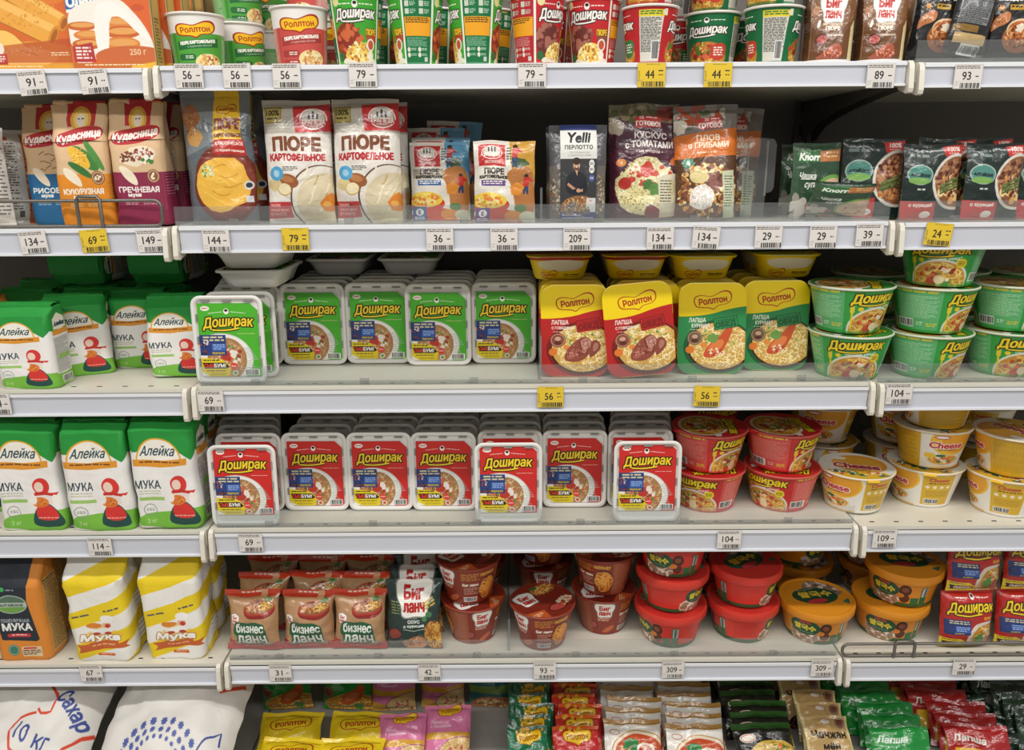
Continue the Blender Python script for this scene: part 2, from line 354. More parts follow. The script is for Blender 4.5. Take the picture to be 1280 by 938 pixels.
def art_dosh_noodle_cup(a, c1, badge):
    a.rect(0, 0, 100, a.h, c1); y = a.h
    a.noodles(30, y * .86, 28, 22, 110); a.specks(24, y * .72, 22, 12, 60, ('#b8452c', '#8e2f22', '#d8693f', '#4f7d33'), 1.5, 4.5)
    a.poly(chaikin([(36, y * .6), (58, y * .58), (56, y * .86), (46, y * .94), (36, y * .86)], 2), badge); a.scrib(40, y * .66, 54, y * .84, 4, '#f4efe6')
    cook_head(a, 30, y * .16, 3.3); a.scrib(8, y * .15, 25, y * .18, 1, '#f4f2e8'); a.scrib(35, y * .15, 53, y * .18, 1, '#f4f2e8')
    doshirak(a, 30, y * .34, 52, '#f6f4ee', '#1b1713', ow=.9, bold=.6)
    a.poly([(65, y * .1), (96, y * .1), (94, y * .4), (92, y), (66, y)], '#d9d6cc'); a.rect(65, y * .08, 96, y * .2, '#e6cf36'); a.scrib(67, y * .1, 94, y * .18, 2, '#3f7a35'); a.scrib(67, y * .22, 93, y * .84, 22, '#55554f', fill=.6)
    a.barcode(82, y * .64, 90, y * .95); a.ell(98, y * .12, 4, 4.5, '#e9dcc0')
def art_biglunch_brown(a):
    y = a.h; a.rect(0, 0, 100, y, '#6d4322'); a.ell(50, y * .3, 60, 50, '#7d5029'); a.rect(0, 0, 13, y, '#4a2d1a'); a.rect(12, 0, 14, y, '#8f6a48')
    biglunch(a, 56, y * .385, 54); a.text('КАРТОФЕЛЬНОЕ', 56, y * .565, 4, '#e8d9c0', w=38, bold=.2); a.text('ПЮРЕ', 56, y * .61, 7, '#f4ecdc', w=28, bold=.6); a.text('с говядиной', 58, y * .69, 4.5, '#e8d9c0', w=36, bold=.2)
    a.ell(36, y * .74, 13, 10, '#2c2019'); a.ell(36, y * .74, 11, 8, '#b2433a'); a.specks(36, y * .74, 9, 6, 40, ('#8d2d28', '#d06a58'), .8, 2)
    a.ell(28, y * .56, 3, 7, '#e8e2d6', rot=20); a.poly(chaikin([(24, y * .95), (40, y * .9), (60, y * .78), (76, y * .8), (80, y * .93), (62, y * .99), (34, y * .99)], 2), '#b05a42')
    a.specks(58, y * .9, 18, 8, 50, ('#d98a6a', '#8f3d2e', '#e2a584'), .8, 2.6); a.poly([(92, y * .6), (100, y * .5), (100, y), (90, y)], '#e2d3a0'); a.ell(22, y * .4, 7, 9, '#a87045', rot=30); a.ell(84, y * .12, 6, 8, '#a87045', rot=-30)
def art_zvezd(a):
    y = a.h; a.rect(0, 0, 100, y, '#1d1d1f'); a.text('ЗВЁЗДОЧКИ', 50, y * .16, 15, '#eee9dc', w=86, bold=.8, shear=.15); a.rect(36, y * .25, 66, y * .32, '#c79a2c'); a.scrib(39, y * .265, 63, y * .305, 1, '#3d2c0c')
    for x, yy in ((20, y * .3), (92, y * .3)):
        t = np.radians(np.arange(12) * 30); r = np.where(np.arange(12) % 2, 4, 9); a.poly(np.stack([x + r * np.cos(t), yy + r * np.sin(t)], 1), '#cf8a2e')
    a.ell(66, y * .68, 38, 30, '#9a5a2e'); a.ell(64, y * .58, 30, 22, '#e2c29a'); a.ell(64, y * .59, 27, 19, '#b5632f'); a.specks(64, y * .66, 30, 24, 120, ('#c9793d', '#8a4a24', '#dca06a', '#6f3a1d'), 1.5, 4.5); a.blob(62, y * .56, 9, '#e6d9c2')
    a.poly(chaikin([(6, y * .56), (8, y * .44), (30, y * .33), (42, y * .38), (36, y * .5), (16, y * .55), (6, y * .62)], 2), '#c07540'); a.specks(24, y * .46, 10, 7, 30, ('#8a4a24', '#dca06a'), 1, 2.5)
def art_zvezd_back(a):
    y = a.h; a.rect(0, 0, 100, y, '#202022'); a.rect(8, 0, 80, y * .62, '#8d8f90'); a.scrib(10, 2, 80, y * .62, 30, '#3a3b3d', fill=.6); a.rect(4, y * .64, 60, y * .72, '#8a6a30')
    a.rect(10, y * .74, 86, y * .86, '#c9ab78'); a.rect(30, y * .86, 78, y * .99, '#d8d8d4'); a.barcode(36, y * .88, 74, y * .97)

def art_kudes(a, col, name, kind):
    y = a.h; a.rect(0, 0, 100, y, '#d9b78e'); y *= .87; a.rect(0, y * .62, 100, a.h, col)
    F = 74.
    a.poly([(20, 0), (62, 0), (60, 26), (22, 26)], '#b3242a'); a.ell(41, 19, 14, 15, '#dba63a'); a.ell(41, 19, 10, 11, '#edc765'); a.ell(41, 20, 6, 7.4, '#e9d9c4'); a.line([(37, 18), (40, 18)], 1.4, '#3c4654'); a.line([(42, 18), (45, 18)], 1.4, '#3c4654')
    a.poly(chaikin([(2, 36), (20, 30), (72, 24), (74, 38), (50, 46), (36, 48), (4, 50)], 2), '#b3242a'); a.text('Кудесница', 38, 37.5, 11, '#f4efe4', w=64, bold=.7, shear=.2, rot=-7)
    if kind == 'corn':
        a.ell(44, y * .47, 10, 24, '#3f7d34', rot=-50); a.ell(36, y * .46, 9, 20, '#e9b838', rot=-45); a.specks(36, y * .46, 12, 12, 90, ('#f4d468', '#d99a24'), .9, 1.6); a.ell(58, y * .44, 5, 24, '#4c8a3c', rot=-30); a.ell(36, y * .58, 5, 20, '#35702c', rot=-55)
    elif kind == 'rice':
        for i in range(12): x, yy = 24 + (i % 4) * 9, y * .42 + (i // 4) * 10; a.line([(x, yy), (x + 9, yy - 5 + i % 3 * 4)], 1.4, '#8a6a38')
    else:
        a.blob(40, y * .46, 26, '#e9d9bc', .12, ry=13, rot=-15); a.specks(26, y * .47, 12, 8, 40, ('#6a3420', '#7d4028'), 1.2, 2.2); a.specks(48, y * .44, 14, 8, 70, ('#7a2a26', '#9c4038', '#e9ddd0'), 1, 2.6); a.specks(54, y * .5, 8, 7, 18, ('#f4efe6', '#3f7d34'), 1.5, 3)
    a.poly(chaikin([(10, y * .55), (22, y * .56), (34, y * .66), (36, y * .76), (24, y * .72), (14, y * .64)], 2), '#efe2c8'); a.ell(60, y * .66, 9.5, 9.5, '#8a5530'); a.ring(60, y * .66, 8, 8, .9, '#e2cfae'); a.specks(60, y * .66, 4, 4, 6, ('#efe2c8',), 1.5, 2.4)
    a.text(name, F / 2, y * .79, 7.5, '#f4efe6', w=58, bold=.6); a.text('мука', F / 2 - 8, y * .85, 5, '#f4efe6', w=18, bold=.4); a.scrib(14, y * .91, 34, y * .95, 2, '#f0e2d8', alpha=.6); a.scrib(40, y * .91, 62, y * .95, 2, '#f0e2d8', alpha=.6)
    for i in range(8): a.line([(76, y * .64 + i * 4), (98, y * .64 + i * 4)], .9, '#f0e2d8', alpha=.5)
    a.line([(74, 0), (74, y)], .8, '#b08a60', alpha=.5)
def art_white_text(a):
    y = a.h; a.rect(0, 0, 100, y, '#d8d5d0'); a.rect(0, y * .08, 42, y * .12, '#b8372c'); a.scrib(4, y * .14, 52, y * .86, 26, '#66625e', fill=.5)
    a.poly([(62, y * .05), (74, y * .05), (74, y), (62, y)], '#c2673a'); a.specks(68, y * .6, 6, y * .35, 50, ('#8a3a20', '#e2c8a0', '#d98a4a'), 1.4, 3); a.rect(46, y * .86, 54, y * .93, '#555555'); a.scrib(78, y * .2, 98, y * .9, 18, '#77726c', fill=.4)
def art_rollton_puree(a):
    y = a.h; a.rect(0, 0, 100, y, '#5e666c'); a.poly([(0, 0), (100, 0), (100, y * .25), (0, y * .5)], '#767d80')
    a.blob(14, y * .2, 15, '#9a6238', .12, ry=17); a.blob(20, y * .34, 12, '#c29150', .2, ry=12); a.specks(15, y * .25, 10, 16, 30, ('#7d4a28', '#b8804e'), .8, 2.4)
    a.ell(60, y * .7, 46, 52, '#6e2a1e'); a.ell(60, y * .7, 40, 46, '#823424'); a.line([(34, y * .22), (60, y * .3)], 1.2, '#30363a')
    a.blob(56, y * .7, 38, '#e9b545', .07, 18, ry=36)
    for i in range(9): x0, y0 = 30 + random.random() * 40, y * (.56 + random.random() * .26); a.line([(x0 + t * 26 - 8, y0 + math.sin(t * 3 + i) * 5 + t * 4) for t in np.linspace(0, 1, 8)], 1.6, random.choice(('#f6d06a', '#cf9530', '#f3c656')))
    a.specks(36, y * .6, 9, 9, 50, ('#5a8a4a', '#86ae6a', '#d9e2b8'), .8, 2.2)
    a.poly([(50, 0), (84, 0), (88, y * .37), (48, y * .37)], '#e9bb1e'); rollton(a, 68, y * .15, 26, '#e9bb1e', '#9c3a1c', '#9c3a1c', 1.2)
    a.text('ПЮРЕ', 68, y * .255, 13, '#8c2a1c', w=34, bold=.8); a.text('КАРТОФЕЛЬНОЕ', 69, y * .34, 5, '#6a2f18', w=38, bold=.5)
    a.poly([(48, y * .37), (90, y * .37), (92, y * .49), (47, y * .48)], '#b22a22'); a.text('КЛАССИЧЕСКОЕ', 70, y * .4, 4.2, '#f2e9dc', w=38, bold=.4, rot=2); a.text('12 порций гарнира', 70, y * .455, 4.2, '#f2e9dc', w=38, bold=.3, rot=2)
    a.ell(92, y * .71, 6, 6, '#d8dadb'); a.ell(92, y * .71, 4, 3.4, '#34383b'); a.rect(88, y * .79, 97, y * .84, '#d8dadb')
def art_trapeza(a):
    y = a.h; a.rect(0, 0, 100, y, '#e4dfd6'); a.rect(0, 0, 100, y * .27, '#b6b0a4'); a.scrib(4, y * .14, 45, y * .25, 5, '#a49d90', fill=.3)
    a.poly([(46, y * .05), (100, y * .03), (100, y * .25), (50, y * .26)], '#c1272c'); a.ell(76, y * .15, 20, 15, '#f2ebe0'); a.ell(76, y * .15, 18, 13, '#c1272c'); a.ell(76, y * .145, 17, 12, '#cfc9bf'); a.rect(57, y * .165, 95, y * .2, '#c1272c')
    for x in (70, 76, 82): a.rect(x - 1.4, y * .09 + abs(x - 76) * .5, x + 1.4, y * .15, '#25211e')
    a.text('ТРАПЕЗА', 76, y * .175, 6.5, '#efe9de', w=34, bold=.4); a.rect(3, y * .06, 30, y * .19, '#8f7d34'); a.rect(5, y * .07, 28, y * .18, '#aa9a55'); a.text('100%', 16.5, y * .105, 7.5, '#3f3815', w=20, bold=.5); a.scrib(7, y * .145, 26, y * .17, 1, '#4a4220')
    a.text('ПЮРЕ', 50, y * .35, 18, '#7c452a', w=70, bold=1.4, arc=1.); a.text('КАРТОФЕЛЬНОЕ', 50, y * .46, 10, '#b3242a', w=82, bold=.8); a.scrib(28, y * .535, 52, y * .575, 3, '#4a4540')
    a.ell(84, y * .8, 48, 48, '#5d4036'); a.ell(85, y * .8, 46.5, 46.5, '#e8e1d4'); a.ell(88, y * .82, 42, 40, '#ddcfae'); 
    for i in range(7): x0, y0 = 58 + i * 5, y * .62 + (i * 37 % 50); a.line([(x0 + t * 8, y0 - t * 12 + math.sin(t * 4) * 2) for t in np.linspace(0, 1, 6)], 2.4, random.choice(('#f2ead2', '#c3ad78', '#eee2c2')))
    a.blob(94, y * .83, 13, '#e0872e', .2); a.ell(90, y * .84, 6, 4, '#efb25a')
    a.ell(36, y * .65, 15, 9.5, '#9a5c34', rot=14); a.ell(34, y * .635, 10, 4.5, '#b87a4a', rot=14); a.ell(14, y * .68, 11, 9, '#d9c692'); a.ell(28, y * .72, 11, 9, '#c9a86a'); a.ell(28, y * .715, 9.8, 7.8, '#efe2b8'); a.ell(18, y * .59, 11, 10, '#4f9fcb'); a.ell(18, y * .59, 5, 5, '#cfe4ee', alpha=.6)
    a.poly([(0, y * .82), (36, y * .82), (38, y * .95), (0, y * .96)], '#c23a3c'); a.text('ПЮРЕ', 12, y * .85, 4, '#eab8b2', w=16, bold=.3); a.text('ЯРКИЙ ВКУС', 18, y * .885, 4, '#eab8b2', w=28, bold=.2); a.text('В ПАКЕТЕ', 16, y * .92, 4, '#eab8b2', w=24, bold=.2)
def art_express(a, sky, sub):
    y = a.h; a.rect(0, 0, 100, y, '#dfd9cd'); a.poly([(58, 0), (100, 0), (100, y * .5), (62, y * .34)], sky); a.poly(chaikin([(50, y * .4), (70, y * .3), (100, y * .32), (100, y), (70, y), (64, y * .56)], 2), '#b5763f')
    a.blob(76, y * .26, 14, '#3f5a2c', .25, ry=7); a.rect(8, y * .05, 52, y * .31, '#c1272c'); a.ell(30, y * .15, 17, 11, '#efe7da'); a.ell(30, y * .15, 15.5, 9.5, '#c1272c'); a.ell(30, y * .14, 14, 8, '#d6d0c6')
    for x in (25, 30, 35): a.rect(x - 1.2, y * .08, x + 1.2, y * .14, '#25211e')
    a.text('ТРАПЕЗА', 30, y * .175, 5, '#f3ece0', w=27, bold=.3); a.text('ЭКСПРЕСС', 31, y * .265, 4.4, '#f3ece0', w=26, bold=.2)
    if sky == '#5f9fc4': a.rect(4, y * .34, 56, y * .46, '#a99f90')
    a.text('ПЮРЕ', 33, y * .375, 9, '#38302a', w=32, bold=.9); a.text('КАРТОФЕЛЬНОЕ', 32, y * .445, 5, '#2b2520', w=46, bold=.5)
    a.rect(12, y * .48, 52, y * .55, sub); a.scrib(15, y * .49, 50, y * .54, 2, '#efece4')
    for px, py, q in ((68, y * .04, 1), (86, y * .4, .9)):
        a.ell(px, py + 3, 4 * q, 3.4 * q, '#3a2a22'); a.poly([(px - 4, py + 5), (px + 5, py + 5), (px + 14 * q, py + 13), (px + 5, py + 12), (px + 4, py + 21), (px - 5, py + 21)], '#c2342a'); a.poly([(px - 5, py + 20), (px + 4, py + 20), (px + 4, py + 36 * q), (px + 1, py + 36 * q), (px - 1, py + 26), (px - 2, py + 36 * q), (px - 5, py + 36 * q)], '#2c3f63')
    a.poly([(60, y * .56), (72, y * .5), (84, y * .56), (76, y * .66), (62, y * .66)], '#d98a2e'); a.ell(24, y * .78, 34, 15, '#c8382a'); a.ell(24, y * .73, 30, 13, '#e9c94a'); a.specks(24, y * .73, 26, 10, 60, ('#f4e07a', '#d9a83a', '#efe0a0', '#e2853a'), 1.5, 4)
    a.poly(chaikin([(0, y * .9), (20, y * .82), (60, y * .84), (80, y * .9), (100, y * .88), (100, y), (0, y)], 1), '#c8452e'); a.ell(64, y * .92, 14, 9, '#d98a2e'); a.ell(88, y * .93, 14, 9, '#cfd0b4'); a.ell(76, y * .82, 10, 6, '#4a7a3a')
    a.rect(2, y * .82, 26, y, sub); a.ell(14, y * .89, 7, 6, '#f0ece6'); a.text('Е', 14, y * .89, 6, sub, bold=.4); a.scrib(5, y * .95, 23, y * .99, 2, '#efece4'); a.scrib(54, y * .08, 62, y * .24, 5, '#3a4a2c')
def art_yelli_bag(a):
    y = a.h; a.rect(0, 0, 100, y, '#6d6863'); a.rect(0, 0, 100, y * .42, '#57565a'); a.specks(50, y * .72, 52, y * .28, 700, ('#b9ae98', '#9a8a70', '#d9d0bd', '#7d6652', '#5a5046', '#a8967a', '#8a6a58'), 1., 2.4)
def art_yelli(a):
    y = a.h; a.rect(0, 0, 100, y, '#38393b'); a.rect(0, 0, 100, y * .06, '#35417c'); a.rect(0, y * .06, 100, y * .36, '#dcdbd6'); a.text('Yelli', 50, y * .14, 19, '#17171a', w=62, bold=1.2, shear=.25); a.text('ПЕРЛОТТО', 50, y * .24, 7.5, '#2a2a2c', w=76, bold=.4)
    a.text('по-итальянски', 52, y * .295, 3.6, '#8c8a86', w=54); a.text('с шампиньонами', 52, y * .325, 3.6, '#8c8a86', w=62)
    a.specks(48, y * .56, 44, y * .16, 60, ('#5a5b5c', '#4a4b4c'), 1, 3)
    # a cook in a dark shirt, arms folded
    a.poly(chaikin([(16, y * .74), (14, y * .56), (30, y * .5), (44, y * .48), (60, y * .5), (74, y * .58), (76, y * .74)], 2), '#23262d'); a.ell(44, y * .425, 9.5, 12, '#c99b7c'); a.ell(44, y * .385, 11, 7, '#3a2a20'); a.ell(44, y * .465, 7.5, 5, '#6a4836'); a.ell(44, y * .445, 3, 1.2, '#efe4dc')
    a.poly([(40, y * .48), (48, y * .48), (46, y * .54)], '#c99b7c'); a.line([(20, y * .62), (40, y * .68), (62, y * .69)], 6, '#c08f70'); a.line([(72, y * .62), (54, y * .67), (34, y * .7)], 6, '#1d2027'); a.ell(50, y * .69, 6, 4, '#c99b7c')
    for yy, c in ((.41, '#e4e2dc'), (.47, '#e4e2dc'), (.56, '#4b5690')): a.ell(86, y * yy, 7.5, 7.5, c); a.scrib(81, y * yy - 2, 91, y * yy + 3, 2, '#33343a' if c[1] == 'e' else '#dfe0ea')
    a.poly(chaikin([(0, y * .92), (6, y * .8), (40, y * .74), (80, y * .75), (100, y * .82), (100, y * .94), (0, y * .94)], 2), '#8f6440'); a.specks(48, y * .84, 44, y * .08, 160, ('#c99a66', '#e0c090', '#6f4426', '#a87445'), 1, 3)
    a.rect(72, y * .77, 98, y * .92, '#d8d6d0'); a.text('7 г', 84, y * .8, 4, '#b02a2a', bold=.3); a.rect(0, y * .92, 100, y, '#35417c'); a.text('ОЦЕНИВАЙ', 32, y * .945, 5, '#eceaf0', w=52, bold=.5); a.scrib(6, y * .975, 92, y * .99, 1, '#d8d8e4')
def art_kuskus(a):
    y = a.h; a.rect(0, 0, 100, y, '#4a2030'); a.poly([(0, 0), (100, 0), (100, y * .17), (0, y * .1)], '#7d7461'); a.specks(50, y * .07, 52, y * .07, 60, ('#a89a80', '#55603a', '#8a7a5c', '#6a6a50'), 3, 8)
    a.blob(10, y * .2, 12, '#b9ac98', .2, ry=11); a.blob(80, y * .08, 12, '#8a3530', .2)
    a.poly([(36, y * .12), (72, y * .1), (74, y * .2), (36, y * .22)], '#b9302f'); a.text('10', 46, y * .125, 5, '#efe2d8', bold=.3); a.scrib(52, y * .115, 68, y * .135, 1, '#efe2d8'); a.text('ГОТОВО!', 55, y * .175, 7, '#f2e6dc', w=34, bold=.5)
    a.text('КУСКУС', 58, y * .275, 9, '#efe8e2', w=46, bold=.4); a.text('с ТОМАТАМИ', 56, y * .35, 9.5, '#efe8e2', w=68, bold=.4); a.text('• на второе •', 56, y * .42, 4.5, '#e8d8d4', w=38, bold=.2)
    a.ell(16, y * .5, 7, 6, '#d9822e'); a.text('4', 16, y * .5, 6, '#f6ead8'); a.ell(92, y * .5, 6, 6, '#c2652e')
    a.blob(52, y * .72, 44, '#d8cd9a', .08, 20, ry=y * .25); a.specks(52, y * .72, 44, y * .25, 500, ('#efe6bc', '#c2b376', '#f6f0d4', '#a89a58', '#e2d6a2'), .8, 2)
    a.specks(50, y * .6, 36, y * .1, 26, ('#b8392c', '#c94a38'), 2, 5); a.ell(20, y * .68, 9, 9, '#b52f28'); a.ell(50, y * .58, 8, 10, '#c23a2e'); a.blob(54, y * .7, 11, '#4f7a3a', .3, ry=8); a.blob(62, y * .74, 9, '#5d8a45', .3)
    a.ell(34, y * .82, 17, y * .1, '#ddd092'); a.specks(34, y * .82, 15, y * .09, 120, ('#8a8048', '#efe4b0', '#b5a660'), .6, 1.4); a.blob(60, y * .95, 12, '#7d2a2a', .2)
    a.poly([(66, y * .62), (96, y * .6), (98, y * .97), (70, y * .98)], '#d8d0b4'); a.ell(90, y * .72, 9, 12, '#cfc49c'); a.scrib(70, y * .66, 88, y * .86, 8, '#4a4438', fill=.35)
def art_plov(a):
    y = a.h; a.rect(0, 0, 100, y, '#cf6d1e'); a.poly([(0, 0), (100, 0), (100, y * .2), (0, y * .26)], '#77706a'); a.specks(40, y * .09, 45, y * .09, 40, ('#b8b2a6', '#8f8a80', '#55604a', '#a04a30'), 3, 9); a.blob(8, y * .18, 11, '#d4ccba', .2)
    a.poly([(0, 0), (10, 0), (42, y * .16), (36, y * .2)], '#a5482c'); a.poly([(36, y * .12), (72, y * .1), (76, y * .2), (38, y * .22)], '#b9302f'); a.text('30', 50, y * .13, 5, '#efe2d8', bold=.3); a.scrib(56, y * .12, 70, y * .14, 1, '#efe2d8'); a.text('ГОТОВО!', 56, y * .18, 7, '#f2e6dc', w=36, bold=.5)
    a.text('ПЛОВ', 52, y * .285, 8.5, '#f0dcc4', w=36, bold=.5); a.text('с ГРИБАМИ', 52, y * .345, 8.5, '#f0dcc4', w=62, bold=.5); a.scrib(34, y * .405, 66, y * .425, 1, '#efd0a8')
    a.poly([(0, y * .46), (100, y * .44), (100, y), (0, y)], '#5a3a22'); a.ell(20, y * .5, 9, 8, '#3f8a68'); a.text('4', 20, y * .5, 8, '#f0f4ea', bold=.5)
    a.specks(50, y * .74, 46, y * .24, 260, ('#dcb46a', '#c98f3e', '#ead6a0', '#a5652c', '#7d4a35'), 2, 5); a.specks(62, y * .62, 20, y * .1, 14, ('#7d4a42', '#94625a'), 4, 8); a.ell(36, y * .62, 15, 10, '#e0cd90')
    a.ell(40, y * .8, 19, y * .11, '#e6ddd2'); a.specks(40, y * .8, 18, y * .1, 160, ('#f6f2ea', '#cfc2b4', '#ffffff'), .8, 1.8); a.poly([(72, y * .58), (92, y * .57), (95, y * .98), (76, y * .99)], '#cdd2b2'); a.scrib(76, y * .62, 90, y * .9, 12, '#3f4a3c', fill=.35)
def art_knorr(a):
    y = a.h; a.rect(0, 0, 100, y, '#2d4a34'); a.rect(0, 0, 12, y, '#37553c'); a.poly([(8, y * .1), (60, y * .08), (58, y * .24), (10, y * .26)], '#2f6a36'); a.poly([(56, y * .1), (100, y * .08), (100, y * .24), (54, y * .24)], '#b5733c'); a.scrib(68, y * .11, 96, y * .21, 2, '#e2b98a')
    a.text('Knorr', 34, y * .18, 10, '#eef0e8', w=42, bold=.6, shear=.25); a.text('Чашка', 30, y * .43, 10, '#e4e8e0', w=34, bold=.4, shear=.3); a.text('супа', 38, y * .56, 9, '#e4e8e0', w=26, bold=.4, shear=.3)
    a.ell(84, y * .72, 42, 34, '#6da045'); a.ell(86, y * .74, 39, 31, '#d0b092'); a.specks(84, y * .72, 30, 22, 18, ('#8a4a30', '#a05a3a', '#f0dcc4'), 1.5, 3); a.specks(16, y * .86, 16, 16, 10, ('#9a958c', '#c0bab0'), 7, 10); a.blob(34, y * .84, 5, '#b23a2e')
def art_maheev(a, v):
    y = a.h; a.rect(0, 0, 100, y, '#1c2c28'); a.ell(26, y * .4, 22, 15, '#a8b8ae'); a.ell(26, y * .4, 20, 13, '#4f8a80'); a.ell(26, y * .48, 19, 5, '#7fae5a'); a.text('АЛТАЙСКАЯ', 26, y * .4, 5, '#1a2a2c', w=32, bold=.4); a.scrib(8, y * .13, 42, y * .2, 1, '#7c8a84')
    a.poly([(64, y * .04), (100, y * .02), (100, y * .17), (68, y * .17)], '#c0342e'); a.text('100%', 84, y * .08, 6, '#f0dcd4', w=20, bold=.4); a.scrib(74, y * .125, 94, y * .145, 1, '#f0dcd4')
    a.ell(92, y * .5, 44, 40, '#d8d2c8'); a.ell(93, y * .5, 40, 36, '#8a5a3a')
    if v: a.specks(90, y * .58, 30, 18, 60, ('#dca85e', '#c98a44', '#efcf90'), 3, 7)
    a.specks(90, y * .45, 36, 26, 200, ('#6f3a28', '#a06a48', '#54281c', '#b98660'), 1.5, 4)
    for i in range(4): a.line([(62, y * (.56 + i * .03)), (100, y * (.44 + i * .04))], 2.4, ('#4f7a3a', '#3a6030')[i % 2])
    if not v: a.specks(82, y * .7, 22, 8, 60, ('#d9a46a', '#b5733c'), 1, 3)
    a.rect(24, y * .74, 56, y, '#c0342e') if v == 0 else a.poly([(0, y * .74), (58, y * .76), (60, y), (0, y)], '#c0342e')
    a.text('с курицей' if v else 'с говядиной', 32, y * .8, 6, '#f2e2da', w=40 if v else 28, bold=.4); a.ell(42, y * .92, 10, 5, '#f0ece6'); a.scrib(22, y * .58, 36, y * .62, 1, '#d8dcd8')

def art_aleyka(a):
    """front panel 0-62, side panel 62-100"""
    y = a.h; a.rect(0, 0, 100, y, '#ece9e6'); top = y * .37
    a.poly([(0, 0), (100, 0), (100, top - 8), (92, top - 2), (84, top - 10), (74, top - 2), (66, top - 6), (58, top + 2), (44, top - 8), (0, top - 6)], '#1f9138'); a.poly(chaikin([(0, y * .87), (30, y * .84), (62, y * .8), (80, y * .86), (100, y * .82), (100, y), (0, y)], 1), '#79bb41')
    a.poly(np.vstack([a.epts(27, top + 2, 22, 22, 0, 24, 180, 360), [(50, top + 2), (4, top + 2)]]), '#e2a52e'); a.poly(np.vstack([a.epts(27, top + 2, 20.4, 20.4, 0, 24, 180, 360), [(48, top + 2), (6, top + 2)]]), '#efebdf')
    a.text('Алейка', 27, top - 7, 10, '#23404a', w=33, bold=.12, shear=.35)
    a.poly([(1, top + 1), (27, top + 3), (54, top), (54, top + 7), (27, top + 10), (1, top + 8)], '#dd942d'); a.scrib(8, top + 3.5, 48, top + 6.5, 1, '#7a4512')
    a.text('МУКА', 14, y * .6, 8.5, '#2b3d44', w=25, bold=.2); a.scrib(4, y * .655, 26, y * .7, 2, '#b5b896', fill=.4); a.rect(3, y * .715, 28, y * .745, '#9cc46a'); a.ring(12, y * .83, 6.5, 6.5, .8, '#8f9a94'); a.scrib(8, y * .815, 16, y * .845, 2, '#8f9a94')
    # a faceless woman in red scarf and folk dress, holding a round loaf
    a.poly(chaikin([(38, y * .75), (52, y * .75), (62, y * .93), (56, y * .965), (36, y * .965), (29, y * .92)], 2), '#1f4a44'); a.poly(chaikin([(37, y * .755), (52, y * .765), (58, y * .885), (46, y * .91), (34, y * .885)], 2), '#d5342e')
    a.scrib(36, y * .875, 56, y * .89, 1, '#efb0a0'); a.poly(chaikin([(37, y * .65), (43, y * .63), (56, y * .66), (57, y * .76), (34, y * .76)], 2), '#e6dcd4'); a.ell(41, y * .74, 8, 5.5, '#d9762c'); a.specks(41, y * .74, 6, 4, 16, ('#b5541c', '#eb9a4a'), .6, 1.4)
    a.ell(44, y * .60, 8.5, 8.8, '#d5342e'); a.ell(41.6, y * .606, 4.6, 5.4, '#ecd2c0'); a.poly([(36, y * .655), (44, y * .645), (55, y * .665), (57, y * .69), (46, y * .675), (36, y * .68)], '#c52d28'); a.ell(34, y * .715, 4, 5, '#f0ebe4'); a.ell(57, y * .72, 4.5, 6, '#f0ebe4'); a.poly([(50, y * .66), (60, y * .655), (58, y * .68)], '#d5342e')
    a.text('2 кг', 12, y * .93, 4, '#cfe4b4', w=9)
    # side panel
    a.poly([(72, top - 20), (82, top - 28), (94, top - 20), (94, top - 6), (72, top - 6)], '#e9e4d4'); a.text('Алейка', 83, top - 13, 6, '#23404a', w=18, bold=.3, shear=.3); a.rect(70, top - 5, 96, top + 2, '#dd942d')
    a.rect(68, top + 4, 97, y * .84, '#dcdbd8'); a.scrib(70, top + 6, 95, y * .83, 26, '#74797a', fill=.45); a.rect(74, y * .62, 96, y * .67, '#8fc05a'); a.barcode(76, y * .88, 94, y * .95)
